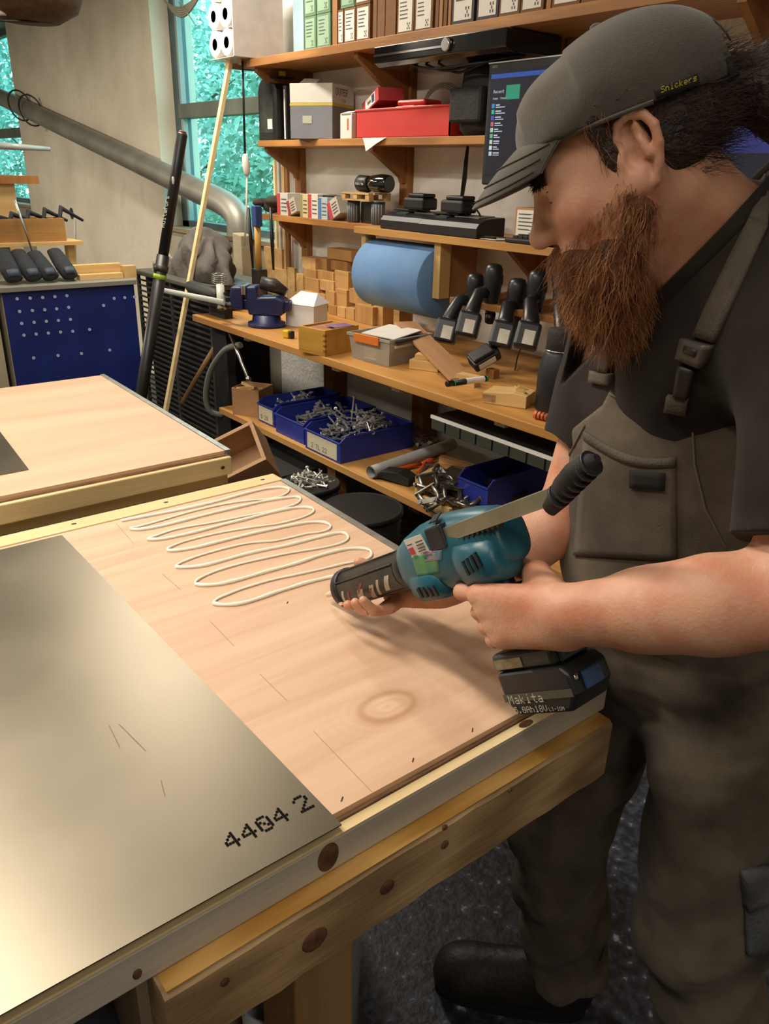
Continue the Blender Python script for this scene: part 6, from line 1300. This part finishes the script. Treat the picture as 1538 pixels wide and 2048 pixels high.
# skin relief
FB.v += (.0006*fold(FB.ax[0][:, None, None], FB.ax[1][None, :, None], FB.ax[2][None, None, :], 60)).astype(np.float32)
def skin_mat():
    M = mat('skin', '#c48d70', .5, col2='#d7a588', scale=9, bump=.10, bscale=260, lo=.3, hi=.7, sss=.12)
    nt = M.node_tree; N = nt.nodes; L = nt.links; b = N['Principled BSDF']; src = b.inputs['Base Color'].links[0].from_socket; tc = [n for n in N if n.type == 'TEX_COORD'][0]
    nz = N.new('ShaderNodeTexNoise'); nz.inputs['Scale'].default_value = 22; nz.inputs['Detail'].default_value = 3; L.new(tc.outputs['Object'], nz.inputs[0])
    rp = N.new('ShaderNodeValToRGB'); rp.color_ramp.elements[0].position = .45; rp.color_ramp.elements[1].position = .75; rp.color_ramp.elements[0].color = (1, 1, 1, 1); rp.color_ramp.elements[1].color = lin('#f0c0b0'); L.new(nz.outputs[0], rp.inputs[0])
    mx = N.new('ShaderNodeMix'); mx.data_type = 'RGBA'; mx.blend_type = 'MULTIPLY'; mx.inputs[0].default_value = .8; L.new(src, mx.inputs[6]); L.new(rp.outputs[0], mx.inputs[7]); L.new(mx.outputs[2], b.inputs['Base Color'])
    return M
M_skin = skin_mat()
BV, BF = FB.mesh(); del FB
body = smesh('body', BV, BF, M_skin, man); body['label'] = 'head, neck, bare arms and hands'
# --- T-shirt
SH = Field((.66, .18, .98), (1.25, .90, 1.68), .004)
TA = math.radians(13); RT = np.array([[-math.cos(TA), -math.sin(TA), 0], [-math.sin(TA), math.cos(TA), 0], [0, 0, 1.]])   # rows: chest forward, to his right, up
chest = [((1.005, .545, 1.325), (.124, .185, .18)), ((1.035, .55, 1.10), (.145, .185, .17))]
SH.ell(chest[0][0], RT, chest[0][1], .03); SH.ell(chest[1][0], RT, chest[1][1], .10)
SH.cap(SL+[.01, .03, -.01], SR+[0, -.03, -.01], .076, .074, .07); SH.cap(NB+[.02, 0, -.02], SL+[.0, .05, .01], .082, .070, .07); SH.cap(NB+[.02, 0, -.02], SR+[0, -.05, .01], .082, .066, .07); SH.cap(NB+[.015, 0, -.02], NB+[-.035, .014, .035], .084, .078, .03); SH.cap(NB+[.04, -.02, .015], SL+[.02, .08, .02], .075, .06, .05); SH.cap(NB+[-.03, .01, -.03], (.93, .54, 1.42), .07, .09, .06)
def sleeve(a, b, ra, rb, t):
    a, b = np.array(a), np.array(b); n = (b-a)/np.linalg.norm(b-a); c = a+(b-a)*t; f0 = capf(a, b, ra, rb)
    def f(x, y, z): return np.maximum(f0(x, y, z), (x-c[0])*n[0]+(y-c[1])*n[1]+(z-c[2])*n[2])
    return f, np.minimum(a, b)-ra, np.maximum(a, b)+ra
for a, b, ra, rb, t in ((SL, EL, .078, .070, .80), (SR, ER, .072, .064, .62)): f, lo, hi = sleeve(a, b, ra, rb, t); SH.put(f, lo, hi, .05)
x, y, z = SH.ax[0][:, None, None], SH.ax[1][None, :, None], SH.ax[2][None, None, :]
SH.v += (.0035*fold(x, y, z, 26, (1, 1, .7))+.0016*fold(z, x, y, 55)).astype(np.float32)
nn = np.array([-.44, .66, .60]); nn /= np.linalg.norm(nn); cc_ = Pd(1432, 474, .93)
SH.v = np.maximum(SH.v, ((x-cc_[0])*nn[0]+(y-cc_[1])*nn[1]+(z-cc_[2])*nn[2]).astype(np.float32)*np.float32(1.0)+np.where(np.abs(y-.53) > .20, -1, 0).astype(np.float32))
M_shirt = mat('charcoal_cotton', '#1d1814', .95, col2='#2a231d', scale=14, bump=.12, bscale=420, sheen=.05, spec=.25)
SV, SF = SH.mesh(); shirt = smesh('tshirt', SV, SF, M_shirt, man)
# --- bib overalls
OV = Field((.76, .20, .06), (1.30, .92, 1.42), .005)
hipL, hipR = np.array([1.05, .445, .93]), np.array([1.07, .635, .93])
OV.ell((1.07, .545, .95), I3, (.150, .195, .17), .03); OV.ell((chest[1][0]), RT, (.155, .193, .14), .08)
for p0, p1, p2, r in ((hipL, (.985, .385, .52), (1.07, .330, .13), (.120, .092, .084)), (hipR, (.985, .675, .50), (1.035, .645, .13), (.112, .088, .084))):
    p1, p2 = np.array(p1), np.array(p2); OV.cap(p0, p1, r[0], r[1], .04); OV.cap(p1, p2, r[1], r[2], .03)
e0, e1 = ellf(np.array(chest[0][0]), RT, (.134, .196, .185)), ellf(np.array(chest[1][0]), RT, (.157, .196, .20))
def bibf(x, y, z):
    a = np.minimum(e0(x, y, z), e1(x, y, z)); k = .10; h = np.maximum(k-np.abs(e0(x, y, z)-e1(x, y, z)), 0)/k; a = a-h*h*k*.25
    u = (x-1.005)*RT[1][0]+(y-.545)*RT[1][1]; fw_ = (x-1.005)*RT[0][0]+(y-.545)*RT[0][1]; top = 1.368-.018*np.cos(np.clip((u+.008)/.09, -1, 1)*math.pi)
    wd = np.interp(z.ravel(), [1.0, 1.08, 1.16, 1.26, 1.34, 1.40], [.24, .19, .150, .118, .103, .098]).reshape(z.shape); wr_ = np.interp(z.ravel(), [1.0, 1.10, 1.20, 1.28, 1.34, 1.40], [.24, .22, .20, .165, .105, .085]).reshape(z.shape)
    return np.maximum(np.maximum(a, z-top), np.maximum(np.maximum(-u-wd, u-wr_), -fw_))
OV.put(bibf, (.82, .28, 1.0), (1.12, .82, 1.40), .006)
x, y, z = OV.ax[0][:, None, None], OV.ax[1][None, :, None], OV.ax[2][None, None, :]
amp = np.interp(OV.ax[2], [.1, .5, .9, 1.05, 1.2, 1.4], [.011, .009, .007, .004, .003, .0015]).astype(np.float32)[None, None, :]
OV.v += amp*fold(x, y, z, 20, (1, 1, .9)).astype(np.float32)+amp*.42*fold(y, z, x, 46, (1, 1.5, 1)).astype(np.float32)+amp*.6*np.sin(38*z+20*(y-.5)+8*np.sin(9*x)).astype(np.float32)*(z < 1.0)
OV.v = np.maximum(OV.v, (.085-z).astype(np.float32)+0*OV.v)
M_over = mat('worn_overall', '#352f27', .95, col2='#655b4d', scale=9, bump=.14, bscale=420, col3='#7d7262', pos3=.88, lo=.28, hi=.62, detail=9, sheen=.08, spec=.25)
OVV, OVF = OV.mesh(); over = smesh('overalls', OVV, OVF, M_over, man)
from mathutils.bvhtree import BVHTree
def bvh(V, F): return BVHTree.FromPolygons([tuple(q) for q in V], [tuple(int(i) for i in q) for q in F])
T_sh, T_ov, T_bd = bvh(SV, SF), bvh(OVV, OVF), bvh(BV, BF)
def hit(px, py, trees, lift=.002):
    """surface point of the worker seen at a photo pixel, lifted off along the normal"""
    d = Vector(_ray(px, py)).normalized(); best = None
    for t in trees:
        r = t.ray_cast(Vector(CAM), d)
        if r[0] is not None and (best is None or r[3] < best[3]): best = r
    if best is None: return None
    n = best[1]
    if n.dot(d) > 0: n = -n
    return best[0]+n*lift, n
def patch(name, corners, m, nx, ny, trees, lift=.003, parent=man, curve=None):
    """cloth patch sewn onto the garment: photo corners (tl, tr, br, bl)"""
    tl, tr, br, bl = [np.array(c, float) for c in corners]; vs = []; ok = True
    for j in range(ny+1):
        for i in range(nx+1):
            u, w = i/nx, j/ny; q = (tl*(1-u)+tr*u)*(1-w)+(bl*(1-u)+br*u)*w
            if curve: q = q+np.array(curve(u, w))
            h = hit(q[0], q[1], trees, lift)
            if h is None: return None
            vs.append(h)
    P = [h[0] for h in vs]; Q = [h[0]-h[1]*(lift+.002) for h in vs]; n = len(P); w = nx+1
    fs = [(j*w+i, j*w+i+1, (j+1)*w+i+1, (j+1)*w+i) for j in range(ny) for i in range(nx)]
    f2 = [tuple(n+i for i in reversed(f)) for f in fs]
    rim = [j for j in range(w)]+[j*w+nx for j in range(1, ny+1)]+[ny*w+nx-i for i in range(1, nx+1)]+[(ny-j)*w for j in range(1, ny)]
    f3 = [(rim[i], rim[i-1], n+rim[i-1], n+rim[i]) for i in range(len(rim))]
    return B().add(P+Q, fs+f2+f3, True).build(name, m, parent)
def seam(name, pts, m, r, trees, lift=.001, parent=man):
    q = []
    for i in range(len(pts)-1):
        for k in range(5): t = k/5; q.append((pts[i][0]*(1-t)+pts[i+1][0]*t, pts[i][1]*(1-t)+pts[i+1][1]*t))
    q.append(pts[-1]); P = [hit(a, b, trees, lift) for a, b in q]; P = [h[0] for h in P if h]
    return B().ring(P, r, 6).build(name, m, parent) if len(P) > 2 else None
# --- cap (head frame)
def hloc(P): return (np.array(P)-HC) @ HR.T
def hw(P): return np.array(P) @ HR+HC
CP = Field((-.16, -.13, .0), (.15, .13, .19), .003)
CP.ell((-.020, 0, .042), I3, (.111, .092, .086), .01); CP.ell((.030, 0, .054), I3, (.070, .078, .060), .03)
x, y, z = CP.ax[0][:, None, None], CP.ax[1][None, :, None], CP.ax[2][None, None, :]
CP.v += (.0042*fold(x, y, z, 30)+.0035*np.sin(60*(x*.8+z*.6)+3*np.sin(18*z))*(x > .02)*(x < .09)*np.clip((z-.05)/.04, 0, 1)).astype(np.float32)
pl = .036+(x < 0)*x*.16+(x > 0)*x*.16
inner = ellf(np.array((-.014, 0, .036)), I3, (.105, .086, .082))(x, y, z).astype(np.float32)
CP.v = np.maximum(np.maximum(CP.v, (pl-z).astype(np.float32)), -inner)
hole = ellf(np.array((-.124, 0, .050)), I3, (.030, .034, .026))(x, y, z).astype(np.float32); CP.v = np.maximum(CP.v, -hole)
V, F = CP.mesh(); V = hw(V)
M_cap = mat('cap_twill', '#332f27', .95, col2='#453f35', scale=16, bump=.14, bscale=420, lo=.3, hi=.7, sheen=.25, col3='#575044', pos3=.92)
cap = smesh('cap', V, F, M_cap, man); cap['label'] = 'worn olive grey cap'; T_cap = bvh(V, F)
vs = []; nu, nv = 26, 10
def visor(t, r, top):
    a = math.radians(-64+128*t); s_ = math.sin(a); c_ = math.cos(a)
    bx_, by_, bz_ = -.014+.112*c_, .089*s_, .062-.012*s_*s_
    e = .088*(max(c_, 0)**.55)
    f_ = bx_+e*r*(.92); l_ = by_*(1-.10*r); u_ = bz_-e*r*.26-.004*(s_*s_)*r-.012*r*r
    return (f_, l_, u_+(.0025 if top else 0))
for top in (True, False):
    for i in range(nu+1):
        for j in range(nv+1): vs.append(hw([visor(i/nu, j/nv, top)])[0])
w = nv+1; n = (nu+1)*w
fs = [(i*w+j, (i+1)*w+j, (i+1)*w+j+1, i*w+j+1) for i in range(nu) for j in range(nv)]; fs += [tuple(n+q for q in reversed(f)) for f in fs]
fs += [(i*w+nv, (i+1)*w+nv, n+(i+1)*w+nv, n+i*w+nv) for i in range(nu)]
vo = B().add(vs, fs, True).build('visor', M_cap, cap)
for k in (.45, .72, .93): B().ring([hw([np.array(visor(i/30, k, True))+[0, 0, .0012]])[0] for i in range(1, 30)], .0008, 5).build('stitching', mat('stitch', '#3c372e', .9), vo)
B().ring([hw([(-.018+.1125*math.cos(a), .0935*math.sin(a), .036+.16*(-.018+.1125*math.cos(a)))])[0] for a in [math.radians(-100+5*i) for i in range(41)]], .0022, 6).build('sweatband_edge', M_cap, cap)
for ang in (-62, 62, 0, 180): B().ring([hw([(-.020+.1128*math.cos(math.radians(ang))*math.cos(math.radians(e)), .0935*math.sin(math.radians(ang))*math.cos(math.radians(e)), .043+.0865*math.sin(math.radians(e)))])[0] for e in range(4, 90, 6)], .0012, 5).build('panel_seam', M_cap, cap)
B().ell(hw([(-.020, 0, .129)])[0], (.008, .008, .005), 12, 8).build('top_button', M_cap, cap)
B().ring([hw([(-.018+.113*math.cos(a), .0925*math.sin(a), .024)])[0] for a in [math.radians(150+4*i) for i in range(16)]], [(.010, .002)]*16, 8, up=tuple(HU)).build('adjuster_strap', mat('strap_black', '#1f1c18', .8), cap)
def tab_text(s, p0, p1, p2, trees, m_tab, m_txt, hgt, parent, lift=.003):
    a, b_, c_ = hit(*p0, trees, lift)[0], hit(*p1, trees, lift)[0], hit(*p2, trees, lift)[0]
    ux = (b_-a).normalized(); uy = (c_-a); uy = (uy-ux*uy.dot(ux)).normalized(); nn_ = ux.cross(uy)
    if nn_.dot(Vector(CAM)-a) < 0: nn_ = -nn_
    p = B(); wd = text(B(), s, (0, 0, 0), (1, 0, 0), (0, 1, 0), hgt); h2 = hgt*((b_-a).length/wd)
    text(p, s, a+nn_*.0016, ux, uy, h2, slant=.15); return p.build('lettering', m_txt, parent, kind='stuff')
patch('logo_tab', ((1308, 178), (1392, 148), (1398, 168), (1313, 198)), mat('tab_black', '#1d1b17', .8), 6, 3, [T_cap], .0022, cap)
tab_text('Snickers', (1319, 187), (1391, 162), (1314, 172), [T_cap], None, mat('logo_yellow', '#c9b31f', .7), .010, cap, .0026)
# --- hair and beard
def strands(P, N_, D, n, L, r, rng, curl=.25, seg=4):
    """n tapered hairs rooted on points P; D = combing direction"""
    i = rng.integers(0, len(P), n); root = P[i]+rng.normal(size=(n, 3))*.001; nn_ = N_[i]
    d = D(root)+nn_*.38+rng.normal(size=(n, 3))*curl; d /= np.linalg.norm(d, axis=1)[:, None]
    g = D(root)+rng.normal(size=(n, 3))*curl; g /= np.linalg.norm(g, axis=1)[:, None]; ln = (L*rng.uniform(.5, 1.3, n))[:, None]
    b = np.cross(d, rng.normal(size=(n, 3))); b /= np.linalg.norm(b, axis=1)[:, None]; c = np.cross(d, b)
    wv = rng.normal(size=(n, 3))*.12*ln; V = np.zeros((n, seg+1, 3, 3))
    for k in range(seg+1):
        t = k/seg; q = root+ln*(d*(t-.45*t*t)+g*.55*t*t)+wv*math.sin(t*5.5)*t; rr = r*(1-.85*t)
        for j in range(3): a = 2.094*j; V[:, k, j] = q+b*math.cos(a)*rr+c*math.sin(a)*rr
    base = (np.arange(n)*(seg+1)*3)[:, None, None, None]
    ks, js = np.meshgrid(np.arange(seg), np.arange(3), indexing='ij'); j2 = (js+1) % 3
    F = np.stack([ks*3+js, ks*3+j2, (ks+1)*3+j2, (ks+1)*3+js], -1)[None]+base
    return V.reshape(-1, 3), F.reshape(-1, 4)
def vnorm(V, F):
    N_ = np.zeros_like(V); fn = np.cross(V[F[:, 2]]-V[F[:, 0]], V[F[:, 3]]-V[F[:, 1]])
    for k in range(4): np.add.at(N_, F[:, k], fn)
    return N_/(np.linalg.norm(N_, axis=1)[:, None]+1e-12)
rng = np.random.default_rng(5)
BD = Field((-.03, -.09, -.29), (.16, .09, .0), .003)
for s in (1, -1):
    BD.cap((.012, .070*s, -.028), (.012, .066*s, -.055), .006, .012, .01); BD.cap((.012, .064*s, -.055), (.055, .046*s, -.105), .013, .026, .02); BD.cap((.103, .006*s, -.064), (.084, .034*s, -.082), .0105, .014, .012); BD.cap((.055, .044*s, -.096), (.080, .02*s, -.125), .020, .030, .03)
BD.cap((.074, 0, -.098), (.076, 0, -.130), .034, .038, .03); BD.cap((.076, 0, -.130), (.074, .0, -.168), .038, .027, .03); BD.cap((.074, 0, -.168), (.066, 0, -.200), .027, .009, .02)
BD.cap((.045, 0, -.11), (.07, 0, -.14), .030, .032, .03)
x, y, z = BD.ax[0][:, None, None], BD.ax[1][None, :, None], BD.ax[2][None, None, :]
BD.v += (.004*fold(x, y, z, 70, (1, 1, .35))).astype(np.float32)
V, F = BD.mesh(); V = hw(V); NV = vnorm(V, F)
M_beard = mat('beard_hair', '#4a2a16', .75, col2='#7a4a28', scale=60, stretch=(1, 1, .3), lo=.3, hi=.7, bump=.5, bscale=200)
bd_ = smesh('beard', V, F, M_beard, man); bd_['label'] = 'long reddish brown beard'
dn = np.array([0, 0, -1.])
def comb(root): q = hloc(root); return dn*.8+np.outer(np.clip(.10-np.abs(q[:, 2]+.06), 0, .1)*4, HF)-HU*.3
ST = bpy.data.materials.new
hs = [('beard_strands', '#96602f', '#6b3a1c', 4200), ('pale_beard_strands', '#b98250', '#946036', 1900)]
for nm, c1, c2, n in hs:
    A, Fq = strands(V, NV, comb, n, .028, .0004, rng, .42); smesh(nm, A, Fq, mat(nm, c1, .6, col2=c2, scale=40), bd_, kind='stuff')
# short stubble over cheeks so that the beard has no hard edge
bq = hloc(BV); NB_ = vnorm(BV, BF)
mk = (bq[:, 2] < -.035) & (bq[:, 2] > -.10) & (bq[:, 0] > .0) & (bq[:, 0] < .10) & (np.abs(bq[:, 1]) > .02) & (bq[:, 2] < -.03-.35*np.clip(bq[:, 0]-.03, 0, .1)*1.2)
A, Fq = strands(BV[mk], NB_[mk], comb, 1500, .014, .0003, rng, .3, 3); smesh('cheek_stubble', A, Fq, MATS['beard_strands'], bd_, kind='stuff')
# hair under the cap, sideburns, tied back
HA = Field((-.24, -.12, -.11), (.06, .12, .10), .003)
HA.ell((-.028, 0, .012), I3, (.088, .0815, .075), .01)
x, y, z = HA.ax[0][:, None, None], HA.ax[1][None, :, None], HA.ax[2][None, None, :]
cut = np.maximum(x+.012+.5*(z-.0)*(z < 0), z-.075); HA.v = np.maximum(HA.v, cut.astype(np.float32)); HA.v = np.maximum(HA.v, (-(z+.062-.35*(x+.06))).astype(np.float32))
for s in (1, -1):
    HA.cap((.020, .073*s, .045), (.016, .0715*s, .005), .013, .010, .01); HA.cap((.016, .0715*s, .005), (.013, .070*s, -.028), .009, .006, .01); HA.cap((-.02, .080*s, .048), (.02, .075*s, .046), .010, .010, .01)
HA.cap((-.09, 0, .02), (-.135, 0, .0), .035, .026, .03); HA.ell((-.165, .005, -.025), I3, (.045, .046, .055), .02); HA.cap((-.17, .005, -.05), (-.165, .01, -.085), .030, .014, .02)
HA.v += (.003*fold(x, y, z, 60, (.6, 1, 1))).astype(np.float32)
V, F = HA.mesh(); V = hw(V); NV = vnorm(V, F)
hair = smesh('hair', V, F, mat('dark_hair', '#1e120b', .6, col2='#38231a', scale=50, stretch=(.4, 1, 1), bump=.6, bscale=180), man); hair['label'] = 'dark brown hair tied back'
hq = hloc(V); hk = (hq[:, 0] < -.045) | (hq[:, 2] > .052)
A, Fq = strands(V[hk], NV[hk], lambda r_: -HF*.9-HU*.25+0*r_, 2600, .035, .0004, rng, .35); sk = (hq[:, 0] > -.03) & (hq[:, 2] < .05) & (np.abs(hq[:, 1]) > .06)
A2, F2 = strands(V[sk], NV[sk], lambda r_: -HU*.9+HF*.1+0*r_, 500, .018, .00035, rng, .3, 3); smesh('sideburn_strands', A2, F2, MATS['beard_strands'], hair, kind='stuff')
smesh('hair_strands', A, Fq, mat('hair_strand', '#3a241a', .5, col2='#22140d', scale=40), hair, kind='stuff')
# brows and lashes
for s in (1, -1):
    mk = (np.abs(bq[:, 2]-.020) < .008) & (bq[:, 1]*s > .012) & (bq[:, 1]*s < .050) & (bq[:, 0] > .06)
    if mk.sum() > 5: A, Fq = strands(BV[mk], NB_[mk], lambda r_: HL*s*.9-HU*.2+0*r_, 420, .011, .0005, rng, .25, 3); smesh('eyebrow', A, Fq, MATS['hair_strand'], man, kind='stuff')
    B().ring([hd(.0785+.0150*math.cos(az)*.97, .033*s+.0155*math.sin(az)*s, -.0085) for az in [math.radians(-35+12*i) for i in range(11)]], .0011, 5).build('eyelashes', MATS['hair_strand'], man)
    B().ring([hd(.0785+.0148*math.cos(az)*.98, .033*s+.0153*math.sin(az)*s, .0035) for az in [math.radians(-30+12*i) for i in range(10)]], .0006, 5).build('lid_crease', mat('lid_crease', '#8a5440', .6), man)
# --- straps, buckles, pockets
M_strap = mat('strap_web', '#4c453b', .9, col2='#5a5246', scale=20, bump=.3, bscale=300); M_bkl = mat('buckle_plastic', '#46413a', .5, col2='#524c42', scale=20); M_bkd = mat('buckle_dark', '#221f1b', .5)
TT = [T_sh, T_ov]
M_edge = mat('seam_edge', '#61594d', .9)
def sewn(*a, **k):
    o = patch(*a, **k)
    return o
sewn('strap', ((1497, 440), (1536, 455), (1432, 684), (1390, 672)), M_strap, 4, 14, [T_sh], .005)
sewn('strap', ((1535, 352), (1537, 354), (1536, 455), (1497, 440)), M_strap, 4, 6, [T_sh], .005)
b1 = sewn('buckle', ((1374, 676), (1430, 690), (1414, 730), (1362, 716)), M_bkl, 5, 4, TT, .012)
if b1: sewn('buckle_slot', ((1384, 690), (1412, 697), (1406, 709), (1379, 702)), M_bkd, 3, 2, TT, .0135, parent=b1)
sewn('buckle_tongue', ((1362, 728), (1394, 736), (1378, 792), (1350, 786)), M_bkd, 4, 6, TT, .009)
sewn('strap_tab', ((1336, 788), (1378, 796), (1372, 826), (1330, 818)), M_strap, 4, 3, TT, .007)
sewn('strap', ((1232, 600), (1270, 604), (1258, 656), (1216, 652)), M_strap, 4, 5, [T_sh], .005)
b2 = sewn('buckle', ((1212, 650), (1260, 654), (1252, 692), (1208, 688)), M_bkd, 5, 4, TT, .012)
sewn('buckle_tongue', ((1203, 692), (1234, 695), (1224, 744), (1198, 740)), M_bkd, 4, 5, TT, .009); sewn('strap_tab', ((1187, 742), (1229, 746), (1226, 770), (1184, 766)), M_strap, 4, 3, TT, .007)
sewn('chest_pocket', ((1172, 866), (1352, 918), (1354, 1120), (1150, 1110)), M_over, 14, 14, [T_ov], .004, curve=lambda u, w: (0, 22*math.sin(u*3.14)*(1-w)))
sewn('pocket_hem', ((1172, 862), (1352, 914), (1353, 932), (1173, 880)), M_strap, 14, 2, [T_ov], .0055, curve=lambda u, w: (0, 22*math.sin(u*3.14)))
sewn('black_patch', ((1264, 938), (1333, 944), (1332, 978), (1265, 973)), mat('patch_black', '#171512', .9), 5, 3, [T_ov], .008)
M_cargo = mat('cargo_grey', '#43464b', .95, col2='#55585d', scale=14, bump=.35, bscale=160)
sewn('cargo_pocket', ((1484, 1742), (1537, 1732), (1537, 1895), (1490, 1905)), M_cargo, 6, 12, [T_ov], .012); sewn('pocket_flap', ((1480, 1738), (1537, 1726), (1537, 1800), (1484, 1812)), M_cargo, 6, 6, [T_ov], .017)
seam('seam', [(1185, 772), (1170, 850), (1120, 950), (1096, 1050)], M_edge, .0016, [T_ov]); seam('seam', [(1384, 832), (1390, 930), (1412, 1020), (1460, 1110)], M_edge, .0016, [T_ov]); seam('seam', [(1190, 772), (1240, 798), (1300, 822), (1376, 832)], M_edge, .0016, [T_ov])
# T-shirt collar
nnv = Vector(nn); c0 = Vector(cc_); a_ = nnv.orthogonal().normalized(); b_ = nnv.cross(a_); ring_ = []
for i in range(48):
    g_ = 2*math.pi*i/48; d = a_*math.cos(g_)+b_*math.sin(g_); r = T_sh.ray_cast(c0-nnv*.006+d*.20, -d)
    if r[0] is not None and r[3] < .16: ring_.append(r[0]+nnv*.006)
if len(ring_) > 20: B().ring(ring_+[ring_[0]], [(.009, .0035)]*(len(ring_)+1), 8, caps=False, up=tuple(nn)).build('collar', M_shirt, man)
# --- boots
def boot(heel, toe):
    heel, toe = np.array(heel, float), np.array(toe, float); d = (toe-heel)/np.linalg.norm(toe-heel); lo = np.minimum(heel, toe)-.09; hi = np.maximum(heel, toe)+.09
    BT = Field((lo[0], lo[1], -.002), (hi[0], hi[1], .24), .005); z_ = np.array([0, 0, 1.])
    BT.cap(heel+d*.045+z_*.045, toe-d*.06+z_*.045, .046, .052, .03); BT.ell(toe-d*.055+z_*.045, I3, (.056, .056, .042), .03); BT.cap(heel+d*.05+z_*.07, heel+d*.045+z_*.20, .050, .058, .04); BT.cap(heel+d*.08+z_*.10, toe-d*.10+z_*.06, .042, .042, .04)
    x, y, z = BT.ax[0][:, None, None], BT.ax[1][None, :, None], BT.ax[2][None, None, :]; BT.v = np.maximum(BT.v, (.004-z).astype(np.float32)+0*BT.v); V, F = BT.mesh()
    o = smesh('boot', V, F, mat('boot_leather', '#141210', .55, col2='#1f1c18', scale=20, bump=.2, bscale=80), man)
    sole = B(); n = 24; pts = []
    for i in range(n):
        g_ = 2*math.pi*i/n; c, s_ = math.cos(g_), math.sin(g_); m_ = (heel+toe)/2; L_ = np.linalg.norm(toe-heel)/2; pe = np.array([-d[1], d[0], 0]); q = m_+d*L_*math.copysign(abs(c)**.7, c)+pe*.052*math.copysign(abs(s_)**.7, s_); pts.append((q[0], q[1]))
    sole.prism(pts, 0, .022).build('sole', mat('boot_sole', '#0f0e0d', .8), o)
boot((1.07, .60, 0), (.855, .842, 0)); boot((1.13, .30, 0), (.86, .42, 0))

# residue smeared on the gun housing
gb_v = []
for ch in gun.children:
    if ch.name.split('.')[0] in ('motor_housing', 'front_bulge', 'gear_bulge') and abs(ch.location.x) < 1e-6: gb_v.append(bvh([GM @ v.co for v in ch.data.vertices], [tuple(p.vertices) for p in ch.data.polygons]))
for nm, c, m_ in (('green_residue', ((822, 1112), (874, 1106), (880, 1146), (836, 1152)), mat('green_residue', '#5f8a52', .6, col2='#2f7a72', scale=50)), ('pink_residue', ((846, 1102), (884, 1100), (884, 1120), (852, 1124)), mat('pink_residue', '#9a7488', .6, col2='#3a7582', scale=50))):
    o = patch(nm, c, m_, 8, 8, gb_v, .0009, parent=gun)
    if o: o.matrix_parent_inverse = GM.inverted()
